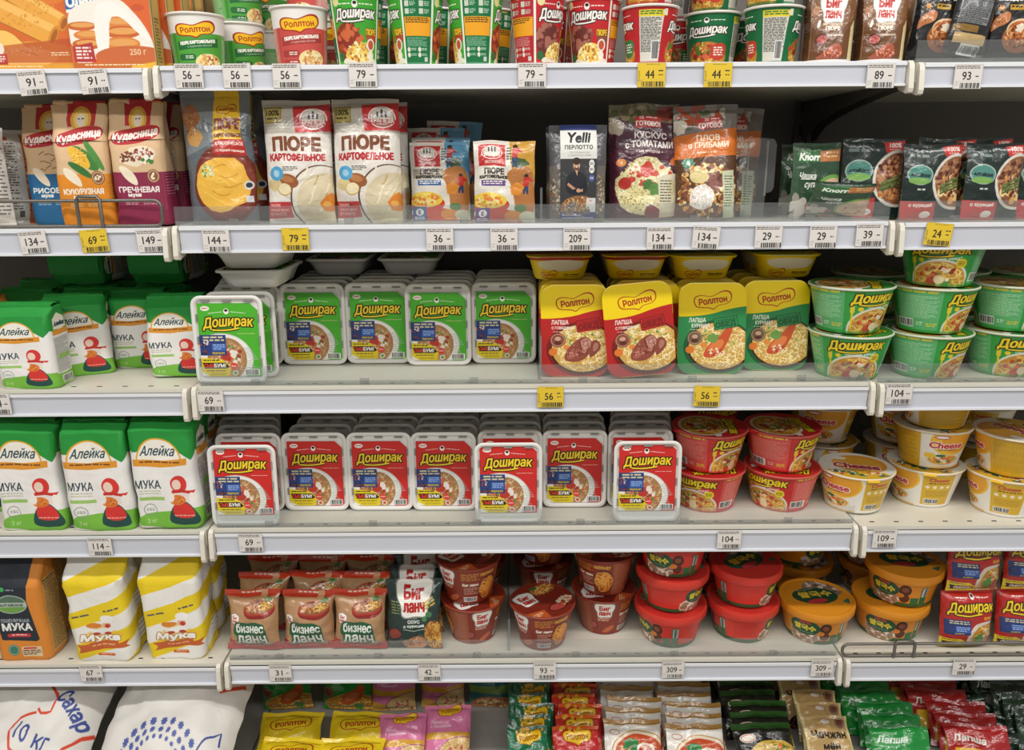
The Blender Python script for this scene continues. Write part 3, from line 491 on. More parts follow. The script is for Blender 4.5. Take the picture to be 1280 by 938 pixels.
def art_tray_card(a, c1, c2):
    y = a.h; a.rect(0, 0, 100, y, c1); a.ell(13, 9, 7.5, 4.2, '#f0ebe4'); a.scrib(8, 8, 18, 10.5, 1, '#b8403a')
    cook_head(a, 48, 14, 4.4); a.scrib(18, 15.5, 42, 17.5, 1, '#f0ece0', rot=-6); a.scrib(55, 15.5, 80, 17.5, 1, '#f0ece0', rot=6)
    a.ell(36, y * .76, 52, 45, '#c9c9c4'); a.ell(36, y * .76, 50.5, 43.5, '#eceae4')
    for i in range(14): x = 70 + (i % 7) * 2; yy = y * .62 + i * 3.3; a.line([(x, yy), (x + 14, yy - 2)], 1.1, '#a9b4ac')
    a.noodles(44, y * .76, 33, 37, 260, ('#d3ac78', '#c29364', '#e2c698', '#a37a52', '#b58658'), 1.3, '#a87c50')
    a.specks(46, y * .74, 24, 22, 40, ('#a63a2a', '#d8643e', '#5d8a45', '#e9dccc', '#b86a4c'), 1.6, 4.5); a.ell(54, y * .69, 5, 8, '#e9e0d6', rot=-20); a.blob(42, y * .72, 9, '#b8392c', .3)
    doshirak(a, 50, 33, 82, '#f4d22c', '#1c150c', ow=1.5, bold=.7)
    a.scrib(64, 52, 94, 53.5, 1, '#f4d6a0' if c1[1] != 'c' else '#f2d8cc')
    a.rect(0, y * .43, 44, y * .71, '#2b3f7c'); a.scrib(6, y * .45, 42, y * .53, 2, '#d8cfa0', fill=.55); a.rect(20, y * .55, 43, y * .65, '#3f66b0'); a.scrib(22, y * .56, 42, y * .64, 3, '#a9c0e6', fill=.45); a.text('PREMIUM', 30, y * .68, 3.6, '#e3c02c', w=20, bold=.4)
    a.specks(8, y * .56, 8, 7, 16, ('#b8423a', '#d8d0c8', '#1f2a55'), 1.2, 2.8); a.specks(9, y * .67, 8, 4, 10, ('#20284a', '#7a3a34'), 1.2, 2.8)
    a.poly([(0, y * .74), (36, y * .77), (50, y * .87), (46, y), (14, y), (0, y * .93)], '#e2cb2a'); a.rect(3, y * .765, 34, y * .8, '#e2cb2a'); a.scrib(4, y * .77, 32, y * .795, 1, '#3c3210'); a.poly([(2, y * .81), (40, y * .81), (47, y * .87), (42, y * .89), (5, y * .89)], '#22160f')
    a.text('СЫШ', 13, y * .85, 6.5, '#d9442c', w=17, bold=.7); a.text('БУМ!', 31, y * .85, 6.5, '#f2eee6', w=19, bold=.7); a.scrib(8, y * .915, 42, y * .94, 1, '#6a5a10'); a.scrib(14, y * .955, 42, y * .985, 2, '#8a7a20', fill=.4)
    a.ell(54, y * .86, 6.5, 6, '#d8443a'); a.scrib(49.5, y * .85, 58.5, y * .87, 2, '#f4e0d8'); a.ell(56, y * .955, 4.6, 4.4, '#efece0'); a.ell(56, y * .955, 3, 2.8, c2); a.barcode(74, y * .91, 96, y * .98)
    a.poly([(88, 0), (100, 0), (100, 12)], '#dcdbd8')
def art_rollton_tray(a, c, dk, name, sub, meat):
    y = a.h; a.rect(0, 0, 100, y, c); a.ell(60, y * .7, 52, 40, dk); a.ell(62, y * .7, 48, 37, '#3d2416'); 
    a.noodles(62, y * .69, 46, 35, 420, ('#d2a450', '#e8c97a', '#f6e6ae', '#c4923e', '#f0d890', '#fbeec2'), 1.2, '#d0a556'); a.specks(60, y * .6, 30, 14, 24, ('#5f8f42', '#f0e2b4', '#86b05a'), 1, 2.6); a.ell(18, y * .73, 6.5, 5.5, '#dd7a2c'); a.ell(38, y * .68, 5, 3.6, '#e08a3a')
    if meat:
        a.poly(chaikin([(32, y * .82), (40, y * .68), (58, y * .57), (70, y * .56), (78, y * .66), (68, y * .8), (52, y * .85)], 2), '#8f4a3a'); a.poly(chaikin([(56, y * .62), (68, y * .56), (76, y * .64), (66, y * .76), (60, y * .72)], 2), '#b98272'); a.poly(chaikin([(74, y * .6), (84, y * .6), (90, y * .68), (78, y * .78), (70, y * .8)], 2), '#8a4638'); a.poly(chaikin([(78, y * .62), (86, y * .64), (84, y * .7), (76, y * .74)], 2), '#b07866'); a.ell(46, y * .76, 9, 5, '#a86050', rot=-40); a.line([(57, y * .62), (60, y * .7), (56, y * .78)], 2.2, '#6f3026'); a.line([(68, y * .6), (71, y * .68), (66, y * .76)], 1.8, '#6f3026'); a.specks(52, y * .72, 14, 9, 60, ('#c98a78', '#9a5244', '#b06a5a', '#7a3a30'), .6, 1.8); a.specks(66, y * .66, 7, 9, 30, ('#d8a898', '#a86a5c'), .6, 1.6)
    else:
        a.poly(chaikin([(36, y * .82), (44, y * .68), (66, y * .56), (76, y * .4), (84, y * .42), (78, y * .58), (68, y * .74), (54, y * .82)], 2), '#c8552e'); a.ell(56, y * .7, 15, 7, '#e07f45', rot=-40); a.specks(58, y * .76, 14, 6, 24, ('#f2dcc8', '#b5421f'), .8, 2.4); a.blob(52, y * .6, 8, '#6f9a4a', .3)
    a.poly(chaikin([(-20, -20), (120, -20), (120, y * .24), (78, y * .275), (40, y * .36), (-20, y * .37)], 2), '#f2d313')
    rollton(a, 50, y * .2, 54, None, '#b03a1e', '#a8341c', 2.2, -6) if 0 else None
    P = 54; rollton(a, 50, y * .2, P, '#f2d313', '#a8341c', '#a8341c', 1.6, -6)
    a.text(name, 28, y * .405, 6.4, '#f2ebe0', w=25, bold=.2); a.text(sub, 33, y * .465, 5.6, '#f2ebe0', w=34 if meat else 26, bold=.15); a.scrib(18, y * .505, 46, y * .518, 1, '#f0e0d0')
    a.rect(52, y * .37, 88, y * .5, dk, rot=-9); a.rect(53.2, y * .378, 86.8, y * .492, c, rot=-9); a.text('ГОРЯЧИЙ', 70, y * .405, 5, dk, w=28, bold=.3, rot=-9); a.text('ОБЕД', 70, y * .455, 8, dk, w=30, bold=.7, rot=-9)
    a.ell(25, y * .6, 11.5, 10.5, '#8a4a38' if meat else '#6f5a40'); a.ring(25, y * .6, 10, 9, .8, '#c9a28a'); a.ell(25, y * .585, 4.5, 3, '#c9a28a'); a.ell(25, y * .63, 5, 2.6, '#5a2c20')
def art_rollton_side(a, band):
    y = a.h; a.rect(0, 0, 100, y, '#f2cf18'); a.rect(0, 0, 100, y * .14, band)
    for k in (0, 50): a.poly(chaikin([(k + 5, y * .12), (k + 45, y * .12), (k + 42, y * .56), (k + 25, y * .66), (k + 9, y * .56)], 2), '#ece4c4'); rollton(a, k + 15, y * .82, 13, '#f2cf18', '#b03a1e', '#b03a1e', .6, -2); a.text('ЛАПША С ГОВЯДИНОЙ' if band[1] != 'f' else 'ЛАПША КУРИНАЯ', k + 34, y * .8, y * .07, '#4a3a10', w=13, bold=.2); a.scrib(k + 28, y * .87, k + 40, y * .9, 1, '#5a4a18')
def art_dosh_bowl(a, c1, c2, lt):
    """half wrap: text panel 0-46, picture panel 46-100"""
    y = a.h; a.rect(0, 0, 100, y, c1); a.rect(3, y * .02, 44, y * .99, c2); a.scrib(6, y * .05, 42, y * .11, 1, '#e3d23a', fill=.7)
    a.scrib(6, y * .17, 42, y * .72, 15, lt, fill=.4, alpha=.75); a.scrib(24, y * .36, 44, y * .37, 1, lt); a.scrib(14, y * .56, 44, y * .57, 1, lt); a.barcode(4, y * .76, 20, y * .92); a.scrib(24, y * .8, 30, y * .9, 2, lt); a.scrib(33, y * .82, 43, y * .92, 2, '#d9c83a')
    a.ell(74, y * .96, 27, y * .54, '#ded9cc'); a.ell(74, y * .97, 25, y * .5, '#c79c50'); a.noodles(74, y * .92, 24, y * .44, 140, w=.9, base='#c08c3a'); a.specks(74, y * .8, 16, y * .22, 30, ('#b8402a', '#d86a3c', '#8f2f22', '#5d8a45', '#efdcc0'), 1.4, 3.4)
    a.ell(74, y * .9, 5, y * .1, '#ead6ae'); a.ell(66, y * .94, 3.5, y * .08, '#c24a34')
    a.line([(51, y * .48), (51, y * .95)], 1.6, '#e6c92e'); a.rect(49.2, y * .38, 52.8, y * .56, '#e6c92e', r=1.4)
    a.ell(58, y * .46, 2.4, y * .05, '#e6c92e'); a.poly(chaikin([(86, y * .4), (95, y * .4), (96, y * .6), (87, y * .62)], 1), '#e8cf2a'); a.scrib(88, y * .46, 94, y * .57, 3, '#8a7010')
    a.text('"сытный обед"', 76, y * .4, y * .09, '#f0eee0', w=28, bold=.15); doshirak(a, 73.5, y * .21, 47, '#f0d222', '#16130a', ow=.8, bold=.45)
def art_dosh_lid(a, c):
    a.rect(0, 0, 100, 100, c); a.ell(50, 60, 42, 34, '#d8d0ba'); a.noodles(50, 60, 38, 30, 140, w=1.4); a.specks(50, 58, 30, 22, 40, ('#b8402a', '#5d8a45', '#8f2f22', '#e2caa0'), 2, 6); doshirak(a, 50, 22, 62, '#f0d222', '#16130a', ow=1.3); a.rect(84, 40, 94, 48, '#efece2')
def art_cheese(a):
    y = a.h; a.rect(0, 0, 100, y, '#eeebe4'); a.rect(0, 0, 27, y, '#d4a82a'); a.scrib(1.5, y * .05, 25.5, y * .95, 22, '#8a6a18', fill=.35, alpha=.7)
    for k in (28, 77):
        a.ell(k + 14, y * .24, 11, y * .42, '#f0c23a'); a.ell(k + 16, y * .22, 8, y * .38, '#e8a42c'); a.ell(k + 8, y * .12, 3.4, y * .06, '#efeae0'); a.ring(k + 8, y * .12, 3.4, y * .06, .5, '#b83a34')
        a.text('Cheese', k + 11, y * .36, y * .17, '#c42a30', w=16, bold=.2, outline='#f4efe8', ow=.5); a.scrib(k + 7, y * .48, k + 17, y * .51, 1, '#4a3018', fill=.8)
        a.ell(k + 11, y * .8, 9, y * .17, '#e3d9c8'); a.ell(k + 11, y * .79, 8, y * .14, '#dca04a'); a.noodles(k + 11, y * .79, 7.6, y * .13, 60, w=.5, base='#d99a40'); a.specks(k + 12, y * .8, 5.5, y * .1, 20, ('#c8402c', '#4f8040', '#f2e9d8', '#e0752c'), .6, 1.6); a.ell(k + 9, y * .67, 2.6, y * .04, '#3f7040'); a.rect(k + 1, y * .6, k + 6, y * .74, '#efc936', r=1)
    a.rect(54, y * .06, 69, y * .97, '#d9b02e'); a.text('Cheese', 61.5, y * .2, y * .1, '#c05a34', w=9, bold=.2); a.scrib(57, y * .29, 67, y * .32, 1, '#4a3a10', fill=.9)
    for i in range(4): a.ell(56.5 + i * 3.4, y * .42, 1, y * .045, '#f2ead0')
    a.scrib(56, y * .54, 68, y * .74, 5, '#8a6a18', fill=.35); a.barcode(56, y * .8, 63, y * .92, pad=.4)
def art_cheese_lid(a):
    a.rect(0, 0, 100, 100, '#e2dfd6'); a.ell(56, 40, 36, 34, '#e0962c'); a.ell(52, 42, 34, 30, '#e3a83e'); a.ell(30, 22, 10, 6, '#efeae0'); a.text('Cheese', 50, 50, 18, '#b0282c', w=60, bold=1., outline='#efe6dc', ow=1.6); a.scrib(34, 65, 70, 68, 1, '#4a3018')
    a.poly([(0, 74), (100, 74), (100, 100), (0, 100)], '#e6b83c'); a.specks(50, 78, 48, 8, 70, ('#c8402c', '#4f8040', '#f2e9d8', '#e0b02c', '#2f6a5a'), 2, 5)

def art_altai(a):
    y = a.h; a.rect(0, 0, 100, y, '#d9862e'); a.rect(62, 0, 100, y, '#d68a36')
    a.poly([(0, 0), (50, 0), (46, y * .3), (54, y * .74), (50, y * .77), (8, y * .75), (0, y * .1)], '#232a34'); a.ell(18, y * .17, 3.5, 3, '#3fae5a'); a.scrib(23, y * .17, 34, y * .2, 1, '#8a939a')
    a.ell(27, y * .34, 19, 12.5, '#a8b8a8'); a.ell(27, y * .34, 17.6, 11.2, '#55705c'); a.ell(27, y * .38, 15, 6, '#6fa04a'); a.rect(9, y * .32, 45, y * .37, '#b4c0b4'); a.text('АЛТАЙСКОЕ', 27, y * .345, 4, '#2f403a', w=28, bold=.3)
    a.text('ПШЕНИЧНАЯ', 28, y * .525, 4.2, '#8d969c', w=34, bold=.3); a.text('МУКА', 29, y * .6, 9.5, '#efeeea', w=36, bold=.7); a.rect(15, y * .68, 44, y * .72, '#c4353a', r=2); a.scrib(20, y * .69, 40, y * .71, 1, '#f0d0d0')
    a.ell(20, y * .87, 7, 7.5, '#3f7a68'); a.ring(20, y * .87, 6, 6.4, .7, '#a8c4b8'); a.rect(30, y * .83, 54, y * .95, '#e2c9a2'); a.rect(32, y * .84, 48, y * .86, '#c4453a'); a.scrib(31, y * .87, 53, y * .94, 3, '#5a4a3a')
    a.rect(68, y * .12, 98, y * .94, '#d8b070'); a.scrib(69, y * .13, 97, y * .93, 34, '#5a4420', fill=.4)
def art_stripe(a):
    y = a.h; a.rect(0, 0, 100, y, '#eceae4')
    for k in range(-2, 5): y0 = k * 44 - 6; a.poly([(0, y0 + 26), (100, y0 - 16), (100, y0 + 6), (0, y0 + 48)], '#e9cc1c')
    cx = 32; a.poly([(10, y * .74), (cx, y * .6), (58, y * .7), (52, y * .78), (14, y * .8)], '#e9b13a', .55)
    a.scrib(4, y * .5, 24, y * .53, 1, '#5a5560', rot=-14); a.scrib(38, y * .43, 56, y * .46, 1, '#5a5560', rot=-14)
    a.ell(cx - 6, y * .61, 9, 3.6, '#d9822e', rot=-8); a.ell(cx + 8, y * .6, 4.6, 5, '#e6b48c'); a.ell(cx + 9, y * .53, 7, 5, '#f4f2ee'); a.rect(cx + 4, y * .54, cx + 14, y * .575, '#f4f2ee'); a.ell(cx + 9, y * .61, 3, 3, '#c23a34'); a.poly([(cx - 12, y * .66), (cx + 4, y * .63), (cx + 16, y * .65), (cx + 10, y * .7), (cx - 6, y * .7)], '#f0eeea'); a.ell(cx - 4, y * .695, 4, 2, '#b5432c'); a.ell(cx + 8, y * .695, 4, 2, '#b5432c')
    a.text('Мука', cx, y * .745, 10, '#f4f2ea', w=40, bold=.9, shear=.1, outline='#a86a2c', ow=.8, rot=-2)
    a.poly([(6, y * .82), (20, y * .8), (20, y * .79), (50, y * .77), (50, y * .8), (62, y * .77), (58, y * .82), (62, y * .85), (46, y * .85), (20, y * .88), (6, y * .91), (10, y * .86)], '#c4602c'); a.scrib(22, y * .81, 48, y * .835, 1, '#e8b080', rot=-5); a.rect(26, y * .905, 44, y * .935, '#d2622a', r=1.4); a.scrib(29, y * .913, 41, y * .927, 1, '#f4d0a8')
    for i in range(12): a.line([(82, y * .4 + i * 6), (98, y * .38 + i * 6)], 1.2, '#5a5548', alpha=.6)
def art_biznes(a):
    y = a.h; a.rect(0, 0, 100, y, '#b58c66'); a.rect(0, 0, 100, y * .1, '#cf3f22'); a.scrib(30, y * .02, 70, y * .07, 1, '#f0d8c4'); a.rect(66, 0, 78, y * .1, '#d9a07a')
    a.ell(66, y * .3, 30, 15, '#8a231c'); a.ell(66, y * .26, 30, 13, '#b03528'); a.ell(66, y * .25, 28, 11, '#8f5a36'); a.specks(62, y * .24, 22, 8, 50, ('#a8653c', '#6f3a22', '#c98a52'), 1.5, 4); a.noodles(78, y * .24, 16, 8, 40, w=1.2, base=None); a.blob(82, y * .14, 7, '#4f7a35', .3, ry=4)
    biglunch(a, 16, y * .45, 18)
    a.poly(chaikin([(14, y * .52), (22, y * .46), (74, y * .5), (80, y * .6), (82, y * .92), (14, y * .9), (20, y * .76), (10, y * .68)], 1), '#1f5a36')
    a.text('бизнес', 47, y * .59, 17, '#eef0ea', w=58, bold=.6, persp=-.06); a.text('ланч', 49, y * .795, 17, '#eef0ea', w=58, bold=.9)
    a.poly([(0, y * .8), (12, y * .84), (16, y * .92), (80, y * .94), (86, y * .86), (100, y * .86), (100, y), (0, y)], '#b8291f'); a.scrib(30, y * .95, 70, y * .97, 1, '#e8a890')
def art_bigpouch(a):
    y = a.h; a.rect(0, 0, 100, y, '#1f3634'); biglunch(a, 52, y * .26, 66); a.scrib(8, y * .28, 26, y * .5, 5, '#7d8f5c', fill=.5); a.scrib(70, y * .26, 92, y * .38, 3, '#c9a83a', fill=.6, rot=-30)
    a.text('Лапша', 50, y * .52, 4, '#c4d0c4', w=16); a.text('СОУС', 52, y * .58, 6, '#e6ebe2', w=22, bold=.5); a.text('с курицей', 52, y * .65, 6, '#e6ebe2', w=38, bold=.5)
    a.line([(32, y * .69), (52, y * .73), (74, y * .69)], 1.2, '#c4d0c4'); a.ell(16, y * .76, 13, 10.5, '#2c1a16'); a.ell(16, y * .76, 11.6, 9, '#8f3a30')
    a.blob(52, y * .92, 22, '#c98a62', .12, ry=12); a.specks(50, y * .9, 16, 8, 20, ('#e2b48c', '#a86a45'), 1.5, 4); a.noodles(88, y * .8, 18, 28, 110, ('#d99a3a', '#c27a2a', '#e9b85a'), 1.6, '#8a5424'); a.ell(80, y * .47, 6, 5, '#3f7a4a'); a.ell(72, y * .54, 5, 5, '#4a8a55')
def art_bigbowl(a):
    """full wrap"""
    y = a.h; a.rect(0, 0, 100, y, '#8a2f1e')
    for k in (0, 50):
        a.rect(k + 38, 0, k + 50, y, '#9c5238'); a.scrib(k + 39, y * .12, k + 49, y * .9, 14, '#b5745a', fill=.35); biglunch(a, k + 8, y * .28, 11); a.scrib(k + 4, y * .5, k + 12, y * .62, 3, '#e2b8a4', fill=.6); a.ell(k + 1, y * .76, 3, y * .12, '#2c1410'); a.ell(k + 1, y * .76, 2.4, y * .1, '#a8443a')
        a.poly(chaikin([(k + 6, y * .96), (k + 10, y * .8), (k + 14, y * .74), (k + 15, y * .84), (k + 10, y)], 2), '#c2653a'); a.scrib(k + 17, y * .12, k + 27, y * .34, 4, '#c98a34', fill=.55); a.text('Биг ланч', k + 22, y * .45, y * .08, '#efe4d4', w=9, bold=.2); a.scrib(k + 18, y * .54, k + 27, y * .76, 5, '#d8b8a4', fill=.4); a.barcode(k + 18, y * .84, k + 26, y * .95, pad=.4)
        a.ell(k + 33, y * .62, 6.4, y * .36, '#2c1812'); a.noodles(k + 33, y * .62, 6, y * .33, 90, ('#e08a2e', '#c96a1e', '#f0a848'), .6, '#9c5420'); a.text('ГАСТРО-СЕТ', k + 32, y * .18, y * .08, '#d9a83a', w=9, bold=.2)
def art_bigbowl_lid(a):
    a.rect(0, 0, 100, 100, '#7d2a1e'); biglunch(a, 30, 34, 36); a.text('гастро', 62, 34, 6, '#e2b8a4', w=22); a.noodles(72, 24, 24, 14, 90, ('#e0a04a', '#c97a2e', '#efc070'), 1.5, '#8a5a30'); a.ell(60, 14, 8, 4, '#3f6a35'); a.ell(58, 78, 18, 10, '#2c1410'); a.ell(58, 78, 16, 8.4, '#a8443a'); a.poly([(0, 64), (34, 72), (30, 96), (0, 90)], '#c25a2a'); a.scrib(8, 74, 28, 84, 3, '#f0d0a8'); a.specks(80, 70, 14, 10, 30, ('#e0a878', '#c2552e', '#efd8c0'), 2, 5)
def art_tub(a, c, dk):
    """full wrap"""
    y = a.h; a.rect(0, 0, 100, y, c); a.rect(0, y * .92, 100, y, '#2a5a34')
    for k in (0, 50):
        a.ell(k + 7, y * .78, 9, y * .3, '#b59a82'); a.specks(k + 7, y * .8, 8.4, y * .2, 60, ('#d8c4ae', '#8f7058', '#efe2d2', '#a5826a'), .9, 2.2); a.ell(k + 8, y * .4, 7.4, y * .34, '#1f5238'); a.text('즉석', k + 8, y * .2, y * .12, '#c43a3a', w=5, bold=.2); a.text('쌀국수', k + 8, y * .42, y * .24, '#e6cf3a', w=10.5, bold=.25); a.scrib(k + 4, y * .62, k + 12, y * .66, 1, '#a8c4a8')
        a.ell(k + 18, y * .36, 2.8, y * .24, '#4a2418'); a.ell(k + 18, y * .34, 1.6, y * .11, '#8a4a2c'); a.ell(k + 18, y * .72, 2.5, y * .18, '#5a2c1c'); a.ell(k + 16, y * .6, 1.8, y * .1, '#d9822e'); a.rect(k + 21, y * .66, k + 25, y * .94, '#2a6a3f'); a.scrib(k + 34, y * .2, k + 46, y * .8, 10, dk, fill=.35, alpha=.35)
        a.rect(k + 25.5, y * .2, k + 29, y, '#2a6a3f'); a.barcode(k + 26.4, y * .25, k + 28.6, y * .62, pad=.2)
def art_tub_lid(a, c):
    a.rect(0, 0, 100, 100, c); a.ell(72, 30, 30, 26, '#8a7464'); a.specks(72, 30, 28, 22, 60, ('#b8a08a', '#6a5444', '#d8c8b4'), 2.5, 5); a.ell(50, 46, 34, 22, '#1f4a34', rot=8); a.text('쌀국수', 52, 42, 15, '#e0c23a', w=50, bold=1., rot=6); a.scrib(30, 27, 60, 30, 1, '#9ab89a'); a.ell(46, 60, 16, 6, '#c0383c'); a.poly([(80, 70), (100, 60), (100, 90)], '#2a6a4a'); a.ring(50, 50, 50, 50, 4, c)
def art_brick(a):
    y = a.h; a.rect(0, 0, 100, y, '#b3231f'); cook_head(a, 54, 9, 4); a.scrib(22, 9, 46, 12, 1, '#ecd9d0'); a.scrib(62, 9, 88, 12, 1, '#ecd9d0'); a.ell(86, y * .78, 40, 34, '#d9cfc0'); a.ell(88, y * .8, 36, 30, '#d0a86a'); a.noodles(88, y * .76, 33, 26, 110, w=1.3); a.specks(86, y * .7, 22, 12, 24, ('#c2452e', '#e2caa8'), 1.4, 3.6); a.blob(70, y * .82, 12, '#4f8a3a', .3); a.blob(90, y * .88, 14, '#a86a58', .25)
    doshirak(a, 52, y * .25, 86, '#f0d024', '#180f08', ow=1.5, bold=.7); a.rect(4, y * .46, 50, y * .72, '#27386f'); a.scrib(12, y * .48, 48, y * .55, 2, '#d8cfa0'); a.rect(22, y * .57, 49, y * .68, '#3c5ea5'); a.scrib(24, y * .58, 48, y * .67, 3, '#a9c0e6', fill=.45); a.scrib(20, y * .69, 40, y * .715, 1, '#e3c02c'); a.text('БОМ', 82, y * .42, 5, '#e0a02a', w=14, bold=.4)
    a.poly([(0, y * .8), (34, y * .8), (52, y * .9), (56, y), (0, y)], '#e2c92a'); a.scrib(3, y * .815, 30, y * .84, 1, '#3c3210'); a.poly([(3, y * .86), (40, y * .86), (50, y * .93), (44, y * .95), (6, y * .95)], '#22160f'); a.text('СЫШБУМ!', 26, y * .905, 5.4, '#efe8dc', w=32, bold=.6)

def art_sugar(a, v):
    y = a.h; a.rect(0, 0, 100, y, '#dedad4')
    def flower(x, yy, r):
        for i in range(8): t = i * math.pi / 4; a.ell(x + math.cos(t) * r * .6, yy + math.sin(t) * r * .6, r * .36, r * .22, '#4a5a9c', rot=math.degrees(t))
        a.ell(x, yy, r * .3, r * .3, '#4a5a9c')
    if v == 0:
        for R, n, r in ((28, 10, 2.7), (21.5, 10, 2.1), (16, 9, 1.5)):
            for i in range(n): t = math.radians(196 + i * 150 / n); flower(50 + R * math.cos(t), y * .79 + R * .72 * math.sin(t), r * (1 - .02 * i))
        a.line([(60 + t * 28, y * .95 - t * 26 + math.sin(t * 6) * 4) for t in np.linspace(0, 1, 14)], 1.2, '#35468a'); a.line([(88, y * .63), (92, y * .6), (93, y * .68)], 1.2, '#35468a')
        a.text('10', 90, y * .2, 13, '#2f3340', w=12, shear=.4, bold=.3); a.line([(78, y * .1), (76, y * .26), (84, y * .35), (97, y * .27)], 1.9, '#d0432a')
        a.line([(4, y * .14), (8, y * .22), (26, y * .25), (48, y * .2), (62, y * .08)], 1.9, '#d0432a'); a.line([(28, y * .14), (36, y * .07), (46, y * .1), (44, y * .15)], 1.6, '#d0432a'); a.text('Сахар', 26, y * .08, 9, '#3a4a8c', w=24, shear=.4, bold=.4)
    else:
        for R, n, r in ((17, 8, 2.2), (12.5, 8, 1.7), (8.5, 7, 1.2)):
            for i in range(n): t = math.radians(215 + i * 110 / n); flower(18 + R * math.cos(t), y * .72 + R * math.sin(t), r)
        a.line([(48, y * .22), (60, y * .3), (68, y * .36), (72, y * .4), (70, y * .48), (63, y * .49), (60, y * .46)], 1.6, '#d0432a'); a.line([(60, y * .49), (50, y * .53), (47, y * .61), (53, y * .72), (72, y * .79), (84, y * .77), (88, y * .7), (100, y * .56)], 1.6, '#d0432a')
        a.text('10 кг', 65, y * .64, 8.5, '#3a4a8c', w=26, shear=-.2, bold=.2, rot=14); a.text('Сахар', 84, y * .47, 10, '#3a4a8c', w=28, shear=.3, bold=.3, rot=36)
        a.line([(10, y * .88), (24, y * .87), (34, y * .94)], 1., '#35468a')
def art_greenpack(a):
    y = a.h; a.rect(0, 0, 100, y, '#2b8f35'); a.rect(0, 0, 100, y * .1, '#e6c61c'); rollton(a, 50, y * .1, 50, '#e6c61c', '#a8341c', '#a8341c', 1.6); a.text('ЛАПША', 20, y * .28, 7, '#cfe4c8', w=30, bold=.4); a.text('КУРИНАЯ', 24, y * .37, 7, '#cfe4c8', w=36, bold=.4); a.scrib(8, y * .43, 40, y * .45, 1, '#cfe4c8')
    a.ell(14, y * .6, 12, 10, '#7d4a2e'); a.ring(14, y * .6, 10, 8.4, .9, '#c9a27e'); a.ell(58, y * .86, 52, 26, '#d9a34e'); a.noodles(58, y * .86, 50, 24, 160, w=1.6); a.poly(chaikin([(36, y * .8), (46, y * .62), (66, y * .54), (76, y * .4), (84, y * .42), (88, y * .62), (76, y * .78), (52, y * .86)], 2), '#bf5a2e'); a.ell(62, y * .68, 15, 8, '#d98048', rot=-20); a.blob(74, y * .92, 9, '#4a8a3a', .3)
def art_yellowpack(a):
    y = a.h; a.rect(0, 0, 100, y, '#e3c51e'); rollton(a, 52, y * .3, 66, '#e3c51e', '#a8341c', '#a8341c', 1.8); a.line([(6, y * .12), (30, y * .08), (60, y * .13), (94, y * .1)], .9, '#6a3a14'); a.line([(4, y * .6), (30, y * .55), (64, y * .62), (96, y * .56)], .9, '#6a3a14'); a.ell(60, y, 40, y * .3, '#3f8f35')
def art_pinkpack(a):
    y = a.h; a.rect(0, 0, 100, y, '#d878a4'); a.rect(0, y * .48, 100, y * .6, '#d9a43a'); a.rect(0, y * .78, 60, y, '#d9a43a'); rollton(a, 55, y * .12, 50, '#e6c01e', '#a8341c', '#a8341c', 1.6); a.text('Лапша', 26, y * .3, 6, '#efd0e0', w=24, bold=.3); a.text('с беконом', 36, y * .37, 6, '#efd0e0', w=44, bold=.3)
    a.ell(88, y * .86, 56, 34, '#a85a78'); a.ell(88, y * .86, 53, 32, '#d9b878'); a.noodles(84, y * .84, 46, 28, 150, ('#efd9a0', '#d9b878', '#c79a58'), 1.6, None); a.specks(86, y * .84, 34, 18, 26, ('#b8485a', '#c86a6a'), 1.5, 4)
def art_tealpack(a):
    y = a.h; a.rect(0, 0, 100, y, '#2c6a72'); a.rect(0, y * .5, 100, y * .66, '#6f8f3a'); a.rect(66, y * .1, 96, y * .42, '#1d3f4a'); a.text('25', 82, y * .25, 14, '#d8d4b4', bold=.8); a.ell(60, y * .95, 56, 26, '#a8703e'); a.specks(60, y * .88, 44, 14, 60, ('#c9985c', '#8a4a2c', '#d9b884'), 2, 5); a.scrib(6, y * .2, 50, y * .34, 2, '#a8c8c8')
def art_rollpack(a, c, dk, acc):
    y = a.h; a.rect(0, 0, 100, y, c); a.rect(0, 0, 100, y * .08, dk); rollton(a, 54, y * .24, 62, '#e6b91e', '#8a5a10', '#7a3a10', 1.6, -2); a.specks(50, y * .08, 40, 4, 8, ('#d9a92e',), 3, 6); a.rect(10, y * .5, 40, y * .64, acc); a.scrib(12, y * .52, 38, y * .62, 2, '#e9dcb0'); a.ell(64, y * .84, 36, 22, '#d9a34e'); a.noodles(64, y * .84, 34, 20, 100, w=1.6)
def art_whitepack(a):
    y = a.h; a.rect(0, 0, 100, y, '#e6e2da'); a.rect(0, 0, 100, y * .1, '#b0833e'); a.ell(18, y * .24, 9, 5, '#efebe2'); a.ring(18, y * .24, 9, 5, 1, '#b5504a'); a.ell(60, y * .62, 48, y * .42, '#b58a4a'); a.ell(60, y * .62, 46, y * .4, '#e9d9c0'); a.ell(60, y * .64, 42, y * .36, '#c2502e'); a.noodles(60, y * .66, 38, y * .3, 110, ('#d98a4a', '#e2b070', '#b5532e', '#efd0a0'), 1.5, None)
    a.ell(72, y * .58, 16, 11, '#efe6da'); a.ell(72, y * .58, 11, 7, '#c78a70'); a.blob(46, y * .48, 13, '#2f8040', .35, ry=10); a.specks(60, y * .7, 30, 18, 24, ('#b8301f', '#e8dcc8'), 1.5, 4); a.line([(4, y * .94), (96, y * .9)], 1.4, '#b0833e')
